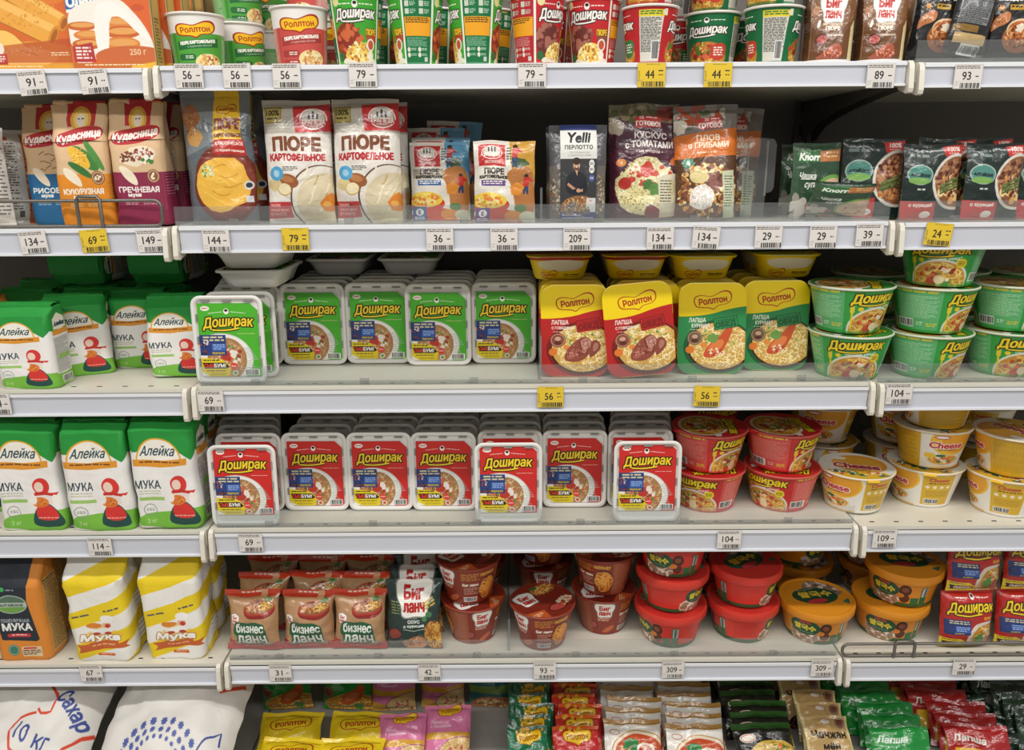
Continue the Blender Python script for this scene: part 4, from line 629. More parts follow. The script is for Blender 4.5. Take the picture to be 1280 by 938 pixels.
def art_blackpack(a):
    y = a.h; a.rect(0, 0, 100, y, '#15150f'); a.rect(0, 0, 100, y * .12, '#2c5a24'); a.ell(22, y * .3, 14, 7.5, '#e0d8cc'); a.ring(22, y * .3, 12, 6, 1, '#c0504a'); a.ell(64, y * .68, 48, y * .38, '#0c0c0a'); a.ell(64, y * .68, 45, y * .34, '#c9a84a'); a.noodles(64, y * .68, 43, y * .32, 130, ('#d9c06a', '#b5933a', '#efdc98', '#8a6a2a'), 1.6, None); a.specks(66, y * .62, 30, 16, 20, ('#c0402c', '#4a7a30', '#e0702c'), 2, 5)
def art_chach(a):
    y = a.h; a.rect(0, 0, 100, y, '#bb9a62'); a.ell(50, y * .12, 12, 6, '#e0d6c4'); a.ring(50, y * .12, 12, 6, 1, '#a85a4a'); a.ell(82, y * .14, 11, 10, '#6a3a2a'); a.ring(82, y * .14, 9, 8, .9, '#c9a87e'); a.text('Чачжан', 52, y * .36, 14, '#1c140d', w=76, bold=.9, shear=-.05, arc=-2); a.text('мён', 54, y * .56, 11, '#1c140d', w=34, bold=.8); a.ell(50, y * .92, 44, 20, '#2a1810'); a.noodles(50, y * .9, 40, 16, 90, ('#6a3a20', '#4a2814', '#8a5430'), 1.8, None); a.rect(0, 0, 5, y, '#d8c68a'); a.rect(95, 0, 100, y, '#d8c68a')
def art_foil(a, c, c2, word, extra=None):
    y = a.h; a.rect(0, 0, 100, y, c); a.rect(0, 0, 100, y * .07, c2); a.text(word, 36, y * .3, 12, '#d8e0d4', w=50, bold=.7, shear=.2); a.scrib(14, y * .42, 50, y * .47, 1, '#c8d4c4', alpha=.6)
    if extra == 'yellow': a.poly([(10, y * .5), (96, y * .5), (90, y * .9), (6, y * .9)], '#dcae26'); a.blob(50, y * .7, 16, '#d8d4cc', .3); a.blob(76, y * .68, 10, '#c9762e', .2)
    if extra == 'orange': a.specks(72, y * .6, 26, y * .22, 18, ('#b5652a', '#c97a34', '#9c5424'), 8, 14); a.blob(36, y * .55, 14, '#6f6a64', .3)

ARTS = {}
def PM(name):
    """the print material of a design, drawn the first time it is asked for"""
    if name in MATS: return MATS[name]
    fn, asp, bg, res, kw = ARTS[name]
    a = Art(asp, bg, res); fn(a); a.grain(.012)
    return print_mat(name, a, **kw)
def design(name, fn, asp, bg='#ffffff', res=224, **kw): ARTS[name] = (fn, asp, bg, res, kw)
FILM = dict(rough=.27, bump=.8, bscale=24., coat=.55)
PAPER = dict(rough=.62, bump=.3, bscale=24.)
CARD = dict(rough=.4)
CUP = dict(rough=.38, coat=.15)
design('crepe_box_print', art_crepes, 1.45, res=200, **CARD); design('fritter_box_print', art_oladi, 1.3, res=230, **CARD); design('carton_edge_print', art_carton_side, 3., res=60, **CARD)
design('puree_cup_green_print', lambda a: art_rollton_cup(a, '#4fa03c', '#6fae6a', '#1f6a34'), .72, res=260, **CUP)
design('puree_cup_red_print', lambda a: art_rollton_cup(a, '#c9504a', '#cf7f78', '#a83a36'), .72, res=260, **CUP)
design('noodle_cup_green_print', lambda a: art_dosh_cup(a, '#3fa52f', '#14703f'), .72, res=280, **CUP)
design('noodle_cup_red_print', lambda a: art_dosh_cup(a, '#c0232a', '#b3232c', ('#8a4a40', '#6a2f2a', '#a86a58')), .72, res=280, **CUP)
design('bean_cup_red_print', lambda a: art_dosh_noodle_cup(a, '#b81f26', '#2f7a45'), .72, res=260, **CUP)
design('bean_cup_green_print', lambda a: art_dosh_noodle_cup(a, '#12693c', '#c2402c'), .72, res=260, **CUP)
design('brown_lunch_print', art_biglunch_brown, 1.5, res=190, **FILM); design('star_snack_print', art_zvezd, 1.5, res=180, **FILM); design('star_snack_back_print', art_zvezd_back, 1.5, res=160, **FILM)
design('flour_corn_print', lambda a: art_kudes(a, '#e08a1c', 'КУКУРУЗНАЯ', 'corn'), 1.62, **PAPER); design('flour_rice_print', lambda a: art_kudes(a, '#1f6596', 'РИСОВАЯ', 'rice'), 1.62, **PAPER); design('flour_buckwheat_print', lambda a: art_kudes(a, '#8a2446', 'ГРЕЧНЕВАЯ', 'buck'), 1.62, **PAPER)
design('white_text_print', art_white_text, 1.9, **FILM); design('classic_puree_print', art_rollton_puree, 1.72, **FILM); design('potato_puree_print', art_trapeza, 1.72, **FILM)
design('express_blue_print', lambda a: art_express(a, '#5f9fc4', '#34609c'), 1.3, **FILM); design('express_gold_print', lambda a: art_express(a, '#c9983a', '#5d3f86'), 1.3, **FILM)
design('barley_bag_print', art_yelli_bag, 1.5, **FILM); design('barley_label_print', art_yelli, 1.85, **CARD); design('couscous_print', art_kuskus, 1.72, **FILM); design('pilaf_print', art_plov, 1.72, **FILM)
design('soup_sachet_print', art_knorr, 1.1, **FILM); design('beef_sachet_print', lambda a: art_maheev(a, 0), 1.1, **FILM); design('chicken_sachet_print', lambda a: art_maheev(a, 1), 1.1, **FILM)
design('flour_green_print', art_aleyka, 1.18, res=280, **PAPER)
design('tray_card_green_print', lambda a: art_tray_card(a, '#4db02e', '#5a9a3a'), 1.27, res=240, rough=.35); design('tray_card_red_print', lambda a: art_tray_card(a, '#cc2a26', '#c8502a'), 1.27, res=240, rough=.35)
design('beef_tray_print', lambda a: art_rollton_tray(a, '#b5231f', '#7d1a18', 'ЛАПША', 'С ГОВЯДИНОЙ', 1), 1.34, res=240, rough=.25, coat=.3); design('chicken_tray_print', lambda a: art_rollton_tray(a, '#2f8a4c', '#1f5a34', 'ЛАПША', 'КУРИНАЯ', 0), 1.34, res=240, rough=.25, coat=.3)
design('beef_tray_side_print', lambda a: art_rollton_side(a, '#a8261c'), .16, res=520, rough=.35); design('chicken_tray_side_print', lambda a: art_rollton_side(a, '#f2cf18'), .16, res=520, rough=.35)
design('noodle_bowl_green_print', lambda a: art_dosh_bowl(a, '#2f9a3f', '#5cb070', '#d8ecd4'), .47, res=300, **CUP); design('noodle_bowl_red_print', lambda a: art_dosh_bowl(a, '#c4282a', '#d2504a', '#eab0a4'), .47, res=300, **CUP)
design('bowl_lid_green_print', lambda a: art_dosh_lid(a, '#3f8f3a'), 1., res=160, rough=.3); design('bowl_lid_red_print', lambda a: art_dosh_lid(a, '#c4282a'), 1., res=160, rough=.3)
design('cheese_bowl_print', art_cheese, .24, res=520, **CUP); design('cheese_lid_print', art_cheese_lid, 1., res=160, rough=.3)
design('flour_orange_print', art_altai, 1.18, res=260, **PAPER); design('flour_stripe_print', art_stripe, 1.3, res=260, **PAPER)
design('lunch_bag_print', art_biznes, 1.12, **FILM); design('green_lunch_print', art_bigpouch, 1.2, **FILM); design('brown_bowl_print', art_bigbowl, .24, res=560, **CUP); design('brown_bowl_lid_print', art_bigbowl_lid, 1., res=160, rough=.28)
design('tub_red_print', lambda a: art_tub(a, '#d8382c', '#8a1c18'), .18, res=560, rough=.35); design('tub_orange_print', lambda a: art_tub(a, '#dd8a22', '#8a4a10'), .18, res=560, rough=.35); design('tub_lid_red_print', lambda a: art_tub_lid(a, '#c4302a'), 1., res=150, rough=.35); design('tub_lid_orange_print', lambda a: art_tub_lid(a, '#dd8f24'), 1., res=170, rough=.35)
design('noodle_brick_print', art_brick, 1.1, **FILM)
design('sugar_print', lambda a: art_sugar(a, 0), .85, res=330, rough=.5, bump=.4, bscale=14.); design('sugar_loop_print', lambda a: art_sugar(a, 1), .85, res=330, rough=.5, bump=.4, bscale=14.); design('green_noodle_print', art_greenpack, 1.05, **FILM); design('yellow_noodle_print', art_yellowpack, 1., **FILM); design('pink_noodle_print', art_pinkpack, 1.1, **FILM); design('teal_noodle_print', art_tealpack, 1.1, **FILM)
design('roll_green_print', lambda a: art_rollpack(a, '#0f6a45', '#0c5a3a', '#1f8a5a'), .9, res=180, **FILM); design('roll_red_print', lambda a: art_rollpack(a, '#b8221e', '#d9571c', '#dc8a1c'), .9, res=180, **FILM); design('white_noodle_print', art_whitepack, .85, res=200, **FILM); design('black_noodle_print', art_blackpack, .85, res=180, **FILM); design('gold_noodle_print', art_chach, 1., res=190, **FILM)
design('foil_green_print', lambda a: art_foil(a, '#128a36', '#0f7a30', 'Лапша'), .9, res=150, **FILM); design('foil_red_print', lambda a: art_foil(a, '#a31c1c', '#a31c1c', 'Лапша', 'yellow'), .9, res=150, **FILM); design('foil_dark_print', lambda a: art_foil(a, '#163824', '#142f20', 'Лапша', 'orange'), .9, res=150, **FILM)
# ------------------------------------------------------------------ mesh builders
class MB:
    """collects vertices, faces, UVs and material slots, then links them as ONE mesh"""
    def __init__(s): s.v, s.f, s.uv, s.mi, s.mats = [], [], [], [], []
    def slot(s, m):
        if m not in s.mats: s.mats.append(m)
        return s.mats.index(m)
    def face(s, idx, m, uvs=None): s.f.append(idx); s.uv.append(uvs or [(0, 0)] * len(idx)); s.mi.append(s.slot(m))
    def grid(s, rows, m, uvrows=None, close=False):
        """rows of points -> quads"""
        b = len(s.v); n = len(rows[0])
        for r in rows: s.v.extend(r)
        for i in range(len(rows) - 1):
            for j in range(n - 1 + (1 if close else 0)):
                k = (j + 1) % n
                q = (b + i * n + j, b + i * n + k, b + (i + 1) * n + k, b + (i + 1) * n + j)
                s.face(q, m, [uvrows[i][j], uvrows[i][k], uvrows[i + 1][k], uvrows[i + 1][j]] if uvrows else None)
        return b
    def fan(s, ring, m, flip=False, uvs=None):
        b = len(s.v); s.v.extend(ring); idx = list(range(b, b + len(ring)))
        if flip: idx.reverse(); uvs = uvs[::-1] if uvs else None
        s.face(idx, m, uvs)
    def box(s, x0, y0, z0, x1, y1, z1, m, rot=None):
        P = [Vector(p) for p in ((x0, y0, z0), (x1, y0, z0), (x1, y1, z0), (x0, y1, z0), (x0, y0, z1), (x1, y0, z1), (x1, y1, z1), (x0, y1, z1))]
        if rot: c = sum(P, Vector()) / 8; P = [c + rot @ (p - c) for p in P]
        b = len(s.v); s.v.extend(P)
        for q in ((0, 3, 2, 1), (4, 5, 6, 7), (0, 1, 5, 4), (1, 2, 6, 5), (2, 3, 7, 6), (3, 0, 4, 7)): s.face(tuple(b + i for i in q), m)
    def tube(s, pts, r, m, n=8):
        pts = [Vector(p) for p in pts]; rows = []; nrm = None
        for i, p in enumerate(pts):
            d = ((pts[min(i + 1, len(pts) - 1)] - pts[max(i - 1, 0)])).normalized()
            if nrm is None: nrm = d.orthogonal().normalized()
            nrm = (nrm - d * nrm.dot(d)).normalized(); bn = d.cross(nrm)
            rows.append([p + (nrm * math.cos(t) + bn * math.sin(t)) * r for t in [k * 2 * math.pi / n for k in range(n)]])
        s.grid(rows, m, close=True); s.fan(rows[0], m, True); s.fan(rows[-1], m)
    def mesh(s, name, smooth=True, sharp=None, bevel=None):
        me = bpy.data.meshes.new(name); me.from_pydata([tuple(p) for p in s.v], [], s.f)
        for m in s.mats: me.materials.append(m)
        me.polygons.foreach_set('material_index', s.mi)
        u = me.uv_layers.new(name='UVMap'); flat = [c for q in s.uv for t in q for c in t]; u.data.foreach_set('uv', flat)
        me.polygons.foreach_set('use_smooth', [smooth] * len(s.f))
        if sharp is not None: me.set_sharp_from_angle(angle=math.radians(sharp))
        me.validate(); me.update()
        return me
def link(name, me, parent=None):
    o = bpy.data.objects.new(name, me); C.objects.link(o)
    if parent is not None: o.parent = parent
    return o
def tag(o, label, cat, group=None, kind=None):
    o['label'] = label; o['category'] = cat
    if group: o['group'] = group
    if kind: o['kind'] = kind
    return o
PROTO = {}
def make(name, parts):
    """a kind of thing: name and its parts as (part name, mesh, [sub-parts])"""
    PROTO[name] = parts
def place(kind, name, loc, rot=(0, 0, 0), label='', cat='', group=None, scale=None, only=None):
    root = bpy.data.objects.new(name, None); root.empty_display_size = .02; C.objects.link(root)
    root.location = loc; root.rotation_euler = rot
    if scale: root.scale = scale if hasattr(scale, '__len__') else (scale,) * 3
    for pn, me, subs in PROTO[kind]:
        o = link(pn, me, root)
        for sn, sm in subs: link(sn, sm, o)
    return tag(root, label, cat, group)

def rr(w, d, r, ns=8, nc=5):
    """rounded rectangle, counter-clockwise from its front-left corner; returns points and their share of the way round"""
    P = []
    for (cx, cy, a0), (sx, sy, ex, ey) in zip(((w / 2 - r, -d / 2 + r, -90), (w / 2 - r, d / 2 - r, 0), (-w / 2 + r, d / 2 - r, 90), (-w / 2 + r, -d / 2 + r, 180)),
                                              ((-w / 2 + r, -d / 2, w / 2 - r, -d / 2), (w / 2, -d / 2 + r, w / 2, d / 2 - r), (w / 2 - r, d / 2, -w / 2 + r, d / 2), (-w / 2, d / 2 - r, -w / 2, -d / 2 + r))):
        for i in range(ns): P.append((sx + (ex - sx) * i / ns, sy + (ey - sy) * i / ns))
        for i in range(nc): t = math.radians(a0 + 90 * i / nc); P.append((cx + r * math.cos(t), cy + r * math.sin(t)))
    P = np.array(P); L = np.linalg.norm(np.roll(P, -1, 0) - P, axis=1); acc = np.concatenate([[0], np.cumsum(L)])
    return P, (acc + r * .78) / acc[-1]
def nz(x, y, z, f, seed): return mnoise.noise(Vector((x * f + seed * 7.3, y * f + seed * 3.1, z * f + seed)))

def paper_bag(w, d, h, pm, seed, top=.16, slim=.42, wob=.004, base_r=.012, skew=0., vfold=.86, front=None):
    """block-bottom paper bag, gabled to a folded flat top; art wraps front + side, twice round"""
    P, u = rr(w, d, .014, 9, 4); n = len(P); rows, uvr = [], []
    lev = [0, .012, .03, .1, .2, .3, .42, .54, .66, .76, 1 - top, 1 - top * .72, 1 - top * .4, 1 - top * .12, 1.]
    fs = w / (w + d); fm = lambda q: q if front is None else (math.floor(q) + ((q % 1) / fs * front if q % 1 < fs else front + (q % 1 - fs) / (1 - fs) * (1 - front)))
    for t in lev:
        k = max(0., (t - (1 - top)) / top); sy = 1 - (1 - slim) * k ** .8; sx = 1 + .02 * k - .015 * math.sin(math.pi * min(1, t * 1.05)); z = h * t
        b = 1 - .06 * max(0, 1 - t / .03) ** 2; bulge = 1 + .035 * math.sin(math.pi * min(1, t / .85))
        row = []
        for (x, y) in P:
            dn = nz(x, y, z, 26, seed) * wob + nz(x, y, z, 70, seed + 3) * wob * .45
            q = Vector((x * sx * b, y * sy * b * bulge, 0)); q += q.normalized() * dn
            row.append((q.x + skew * t, q.y + (d * .12 * k), z + nz(x, y, 1, 18, seed + 9) * .004 * t))
        rows.append(row + [row[0]]); uvr.append([(fm(a * 2 - (1e-6 if a > .999 else 0)), t / (1 - top) * vfold if t <= 1 - top else vfold + (1 - vfold) * k) for a in u])
    m = MB(); m.grid(rows, pm, uvr)
    m.fan(rows[0][:-1], pm, True, [(.5, .02)] * n); m.fan(rows[-1][:-1], pm, False, [(.2, .99)] * n)
    body = m.mesh('paper_bag', sharp=50)
    f = MB(); zt = h * .995; ww = w * .47
    R = [[(-ww + (2 * ww) * i / 10, d * .12 - d * slim * .46 + d * slim * .9 * j / 3 + .002 * math.sin(i * 2.1 + seed), zt + .004 + .0035 * math.sin(j * 1.1) + nz(i, j, 0, .7, seed) * .002) for i in range(11)] for j in range(4)]
    f.grid(R, pm, [[(.05 + .04 * i, .985 - .01 * j) for i in range(11)] for j in range(4)])
    f.grid([[(p[0], p[1], p[2] - .006) for p in R[0]], R[0]], pm, [[(.05 + .04 * i, .96 + .02 * j) for i in range(11)] for j in range(2)])
    return [('bag', body, []), ('folded_top', f.mesh('folded_top', sharp=60), [])]
def pouch(w, h, t, pm, seed, style='doy', seal=.05, crease=.0025, nx=18, ny=24, waist=.03, art=(0, 0, 1, 1), sealmat=None, bend=0., fin=.0):
    """film pouch: two sheets welded at the ends; 'doy' stands on a swollen base, 'pillow' has two crimped ends, 'sachet' is near flat"""
    def thick(u, v):
        a = max(0., 1 - abs(2 * u - 1) ** 2.6)
        if style == 'doy': b = (max(0., 1 - ((v) / (1 - seal)) ** 2.2) ** .6) if v < 1 - seal else 0.; b *= .55 + .45 * min(1, v / .05) if v < .05 else 1.
        else: q = (v - seal) / (1 - 2 * seal); b = max(0., 1 - abs(2 * q - 1) ** (2.6 if style == 'pillow' else 2)) ** .55 if 0 < q < 1 else 0.
        return t / 2 * a ** .6 * b + .0007
    def pt(u, v, sd):
        th = thick(u, v); wl = 1 - waist * min(1, thick(.5, v) / (t / 2 + 1e-6))
        x = (u - .5) * w * wl; z = v * h; c = nz(x, sd * .1, z, 34, seed) * crease + nz(x, sd * .2, z, 90, seed + 5) * crease * .5
        ed = min(u, 1 - u, v, 1 - v) * 14; yb = bend * h * (v - .5) ** 2 * 4 + nz(x, 9, z, 14, seed + 2) * crease * 1.6
        return (x + nz(1, 1, z, 30, seed + 8) * crease * .5, -sd * (th + c * min(1, ed) * (1 if th > .001 else .12)) + yb, z + nz(x, 3, 3, 20, seed + 4) * crease * (1 if v > .5 else .3))
    m = MB(); v0, v1 = (0, 1 - seal) if style == 'doy' else (seal, 1 - seal)
    V = [v0 + (v1 - v0) * i / ny for i in range(ny + 1)]; U = [i / nx for i in range(nx + 1)]
    ax0, ay0, ax1, ay1 = art; uvm = lambda u, v: (ax0 + (ax1 - ax0) * u, ay0 + (ay1 - ay0) * v)
    m.grid([[pt(u, v, 1) for u in U] for v in V], pm, [[uvm(u, v) for u in U] for v in V])
    m.grid([[pt(1 - u, v, -1) for u in U] for v in V], pm, [[uvm(u, v) for u in U] for v in V])
    for k in (0, nx):                                   # close the long edges
        u = U[k]; A = [pt(u, v, 1) for v in V]; B = [pt(u, v, -1) for v in V]
        if k == 0: A, B = B, A
        m.grid([list(p) for p in zip(A, B)], pm, [[uvm(u, v)] * 2 for v in V])
    if style == 'doy':
        ring = [pt(u, 0, 1) for u in U] + [pt(1 - u, 0, -1) for u in U]; m.fan(ring, pm, True, [uvm(.5, .01)] * len(ring))
    parts = [('film_bag', m.mesh('film_bag', sharp=55), [])]
    for nm, a, b in ((('top_seal', 1 - seal, 1.),) if style == 'doy' else (('top_seal', 1 - seal, 1.), ('bottom_seal', 0., seal))):
        s = MB(); VV = [a + (b - a) * i / 4 for i in range(5)]
        zig = lambda u: .0006 * math.sin(u * 120)
        for sd in (1, -1):
            US = U if sd == 1 else U[::-1]
            s.grid([[(lambda p: (p[0], p[1] + zig(u), p[2]))(pt(u, v, sd)) for u in US] for v in VV], sealmat or pm, [[uvm(u if sd == 1 else 1 - u, v) for u in US] for v in VV])
        parts.append((nm, s.mesh(nm), []))
    return parts
def ring_pts(r, z, n, ph=0.): return [(math.sin(a) * r, -math.cos(a) * r, z) for a in [(i / n - .5) * 2 * math.pi for i in range(n + 1)]]
def lathe(m, prof, mt, n=48, rep=1, vv=None):
    rows = [ring_pts(r, z, n) for r, z in prof]; vv = vv or [i / (len(prof) - 1) for i in range(len(prof))]
    m.grid(rows, mt, [[(i / n * rep, v) for i in range(n + 1)] for v in vv])
    return rows
def cup(rt, rb, h, pm, rep=2, rim=None, lid=None, lid_mat=None, foot=.004, lidrot=0., bulge=0., lid_up=.0015, tab=False):
    rim = rim or mat('cup_rim_white', '#e6e3dc', .35); n = 48
    b = MB(); prof = [(rb - .002, 0), (rb, foot * .5), (rb + .0003, foot)]; vv = [0, 0, 0]
    for i in range(7): t = i / 6; prof.append((rb + (rt - rb) * t + bulge * math.sin(math.pi * t), foot + (h - foot) * t)); vv.append(t)
    rows = lathe(b, prof, pm, n, rep, vv); b.fan(rows[0][:-1], rim, True)
    R = MB(); lathe(R, [(rt - .001, h - .0022), (rt + .0018, h - .0026), (rt + .003, h - .001), (rt + .0028, h + .001), (rt + .001, h + .0018), (rt - .001, h + .0012)], rim, n)
    L = MB(); m2 = lid_mat or rim; rl = rt - .0005
    ring = ring_pts(rl, h + lid_up, n)[:-1]; c, q = math.cos(lidrot), math.sin(lidrot)
    uv = lambda x, y: (.5 + (x * c + y * q) / (2 * rl), .5 + (-x * q + y * c) / (2 * rl))
    b0 = len(L.v); L.v.extend(ring); ring2 = ring_pts(rl * .93, h + lid_up - .0012, n)[:-1]; L.v.extend(ring2)
    for i in range(n): j = (i + 1) % n; L.face((i, j, n + j, n + i), m2, [uv(*L.v[k][:2]) for k in (i, j, n + j, n + i)])
    L.face(tuple(range(n, 2 * n)), m2, [uv(p[0], p[1]) for p in ring2])
    if tab:
        T = [(math.sin(a) * rr_, -math.cos(a) * rr_, h + lid_up + dz) for rr_, dz in ((rt, .0003), (rt + .009, -.004)) for a in (.25, .4, .55)]
        k = len(L.v); L.v.extend(T)
        for i in (0, 1): L.face((k + i, k + 3 + i, k + 4 + i, k + 1 + i), m2, [(.5, .04)] * 4)
    return [('cup', b.mesh('cup', sharp=40), []), ('rim', R.mesh('rim'), []), ('foil_lid', L.mesh('foil_lid', sharp=30), [])]
def tub(rt, rb, h, pm, lidcol, lid_print, lidrot=0.):
    n = 56; b = MB(); prof = [(rb * .6, .0008), (rb - .005, 0), (rb - .001, .002), (rb, .006)]; vv = [0, 0, 0, .02]
    for i in range(1, 7): t = i / 6; prof.append((rb + (rt - rb) * t, .006 + (h - .022) * t)); vv.append(t)
    rows = lathe(b, prof, pm, n, 1, vv); b.fan(rows[0][:-1], pm, True, [(.4, .5)] * n)
    L = MB(); z = h - .018; lathe(L, [(rt + .001, z), (rt + .0045, z - .001), (rt + .006, z + .002), (rt + .0065, z + .014), (rt + .0055, z + .0178), (rt + .002, z + .0185), (rt - .001, z + .0165)], lidcol, n)
    ring = ring_pts(rt - .001, z + .0165, n)[:-1]; c, q = math.cos(lidrot), math.sin(lidrot)
    D = MB(); D.fan(ring, lid_print, False, [(.5 + (x * c + y * q) / (2 * rt), .5 + (-x * q + y * c) / (2 * rt)) for x, y, _ in ring])
    return [('bowl', b.mesh('bowl', sharp=40), []), ('lid', L.mesh('lid', sharp=50), [('lid_print', D.mesh('lid_print'))])]
def xz(P, y, cz): return [(p[0], y, cz + p[1]) for p in P]
def foam_tray(w, h, d, card, white, up=0.):
    """shallow white foam tray standing on its short edge: rim forward, body tapering away, a printed card under film in its front"""
    m = MB(); n = None; rows = []
    for ww, hh, y, r in ((w - .018, h - .018, .0052, .011), (w - .014, h - .014, .0014, .012), (w - .006, h - .006, 0, .015), (w - .001, h - .001, .001, .017), (w, h, .003, .018), (w - .001, h - .001, .005, .017), (w - .012, h - .012, .0062, .015), (w - .02, h - .02, .014, .015), (w - .034, h - .034, d - .003, .016), (w - .042, h - .042, d, .016)):
        P, _ = rr(ww, hh, r, 6, 5); rows.append(xz(P, y, h / 2)); n = len(P)
    m.grid([r + [r[0]] for r in rows], white); m.fan(rows[0], white, False); m.fan(rows[-1], white, True)
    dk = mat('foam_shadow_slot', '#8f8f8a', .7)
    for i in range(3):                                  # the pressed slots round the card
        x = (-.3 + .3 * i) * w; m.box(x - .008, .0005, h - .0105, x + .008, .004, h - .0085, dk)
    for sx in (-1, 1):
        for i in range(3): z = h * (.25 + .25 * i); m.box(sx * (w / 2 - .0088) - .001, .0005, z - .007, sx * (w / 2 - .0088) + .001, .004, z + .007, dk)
    cw, ch = w - .021, h - .028; k = MB(); c = .1
    Q = [(0, 0), (1, 0), (1, 1 - c * .8), (1 - c, 1), (0, 1)]
    k.fan([(-cw / 2 + cw * a, .0038, h / 2 - ch / 2 + up + ch * b) for a, b in Q], card, False, Q)
    return [('tray', m.mesh('tray', sharp=60), []), ('printed_card', k.mesh('printed_card'), [])]
def meal_tray(w, h, d, film, side, lip):
    """deep plastic tray with a printed film face; stands on its short edge, face forward"""
    rows = []; uvr = []; spec = [(w, h, .0012, .026, 1.), (w - .004, h - .004, .004, .025, .93), (w - .012, h - .012, .0055, .024, .9), (w * .76, h * .8, d - .004, .022, .06), (w * .72, h * .76, d, .022, 0.)]
    for ww, hh, y, r, v in spec:
        P, u = rr(ww, hh, r, 6, 6); q = xz(P, y, h / 2); rows.append(q + [q[0]]); uvr.append([(.25 + (a - .106) * 2., v) for a in u])
    m = MB(); m.grid(rows, side, uvr); m.fan(rows[-1][:-1], side, True, [(.5, .05)] * (len(rows[-1]) - 1))
    L = MB(); fr = []
    for ww, hh, y, r in ((w, h, .0012, .026), (w + .001, h + .001, 0, .026), (w - .002, h - .002, -.0008, .025), (w - .008, h - .008, -.0006, .022)):
        P, _ = rr(ww, hh, r, 6, 6); q = xz(P, y, h / 2); fr.append(q + [q[0]])
    uvf = [[(.5 + p[0] / w, p[2] / h) for p in r] for r in fr]
    L.grid(fr, film, uvf); L.fan(fr[-1][:-1], film, False, uvf[-1][:-1])
    for me in (m, L): me.f = [tuple(reversed(q)) for q in me.f] if False else me.f
    return [('tray', m.mesh('tray', sharp=50), []), ('printed_film', L.mesh('printed_film', sharp=40), [])]
def carton(w, d, h, front, side, r=.0012):
    m = MB(); x, y = w / 2, d / 2
    def q(P, mt, uv=((0, 0), (1, 0), (1, 1), (0, 1))): b = len(m.v); m.v.extend(P); m.face((b, b + 1, b + 2, b + 3), mt, list(uv))
    q([(-x + r, -y, r), (x - r, -y, r), (x - r, -y, h - r), (-x + r, -y, h - r)], front); q([(x, -y + r, r), (x, y - r, r), (x, y - r, h - r), (x, -y + r, h - r)], side); q([(x - r, y, r), (-x + r, y, r), (-x + r, y, h - r), (x - r, y, h - r)], front); q([(-x, y - r, r), (-x, -y + r, r), (-x, -y + r, h - r), (-x, y - r, h - r)], side)
    q([(-x + r, -y + r, h), (x - r, -y + r, h), (x - r, y - r, h), (-x + r, y - r, h)], side); q([(-x + r, y - r, 0), (x - r, y - r, 0), (x - r, -y + r, 0), (-x + r, -y + r, 0)], side)
    ed = mat('carton_fold', '#b9a06a', .6)
    for a, b in (((-x, -y), (1, 1)), ((x, -y), (-1, 1)), ((x, y), (-1, -1)), ((-x, y), (1, -1))):
        P = [(a[0] + b[0] * r, a[1], r), (a[0], a[1] + b[1] * r, r), (a[0], a[1] + b[1] * r, h - r), (a[0] + b[0] * r, a[1], h - r)]; m.v.extend(P); k = len(m.v); m.face((k - 4, k - 3, k - 2, k - 1), ed)
    f = MB(); f.box(-x + .002, -y + .002, h, x - .002, y * .2, h + .0009, side)
    return [('carton', m.mesh('carton', smooth=False), []), ('top_flap', f.mesh('top_flap', smooth=False), [])]
# ------------------------------------------------------------------ the setting
CREAM = mat('shelf_enamel', '#d8d4c6', .38); RAILW = mat('rail_white_plastic', '#e4e6ea', .3, coat=.2); RAILG = mat('rail_grey_insert', '#cbced8', .32, coat=.2, mottle=.06, bscale=9)
CAPW = mat('bracket_white_plastic', '#ded9cc', .4); DARK = mat('back_panel_charcoal', '#6b6762', .7, bump=.1, bscale=120); HOLE = mat('slot_black', '#1a1a1a', .8)
STEEL = mat('uprights_grey', '#55524e', .5); WIRE = mat('wire_grey', '#77736c', .38, metal=.6)
CLEAR = clear_mat('clear_acrylic', haze=.075, hazecol=(.6, .6, .6)); CLEAR2 = clear_mat('clear_acrylic_lip', haze=.28, hazecol=(.5, .48, .46))
m = MB(); m.box(-6, -6, -.05, 6, 1.0, 0, mat('floor_tile', '#b9b2a6', .35, mottle=.1, bscale=3)); fl = link('floor', m.mesh('floor', smooth=False)); fl['kind'] = 'structure'
m = MB(); m.box(-6, .56, 0, 6, .66, 3.2, mat('light_block_grey', '#8f8b84', .8, mottle=.05, bscale=5)); wl = link('light_block_wall', m.mesh('light_block_wall', smooth=False)); wl['kind'] = 'structure'  # unseen wall, added to keep world light from coming in behind the shelves

Z = {1: 1.6526, 2: 1.3942, 3: 1.1053, 4: .8209, 5: .5274, 6: .23}
BAY = {'left': (-1.8375, -.5885, -.003), 'middle': (-.5845, .6620, 0.), 'right': (.6660, 1.915, -.003)}
DEPTH = .46
def zt(row, x):
    if min(abs(x + .5865), abs(x - .664)) < .075: return Z[row]
    for b, (x0, x1, dz) in BAY.items():
        if x0 - .01 <= x <= x1 + .01: return Z[row] + (dz if row < 6 else 0)
    return Z[row]
holds = {(1, 'left'): 'pancake mix cartons', (1, 'middle'): 'instant puree and noodle cups', (1, 'right'): 'black star snack pouches', (2, 'left'): 'kraft paper flour bags behind a wire guard', (2, 'middle'): 'dry puree and grain pouches', (2, 'right'): 'dark green meal sachets',
         (3, 'left'): 'small green and white flour bags', (3, 'middle'): 'green-card noodle trays', (3, 'right'): 'green noodle bowls', (4, 'left'): 'large green and white flour bags', (4, 'middle'): 'red-card noodle trays', (4, 'right'): 'cheese noodle bowls',
         (5, 'left'): 'orange and yellow striped flour bags', (5, 'middle'): 'brown lunch packs and red tubs', (5, 'right'): 'orange tubs and red noodle bricks'}
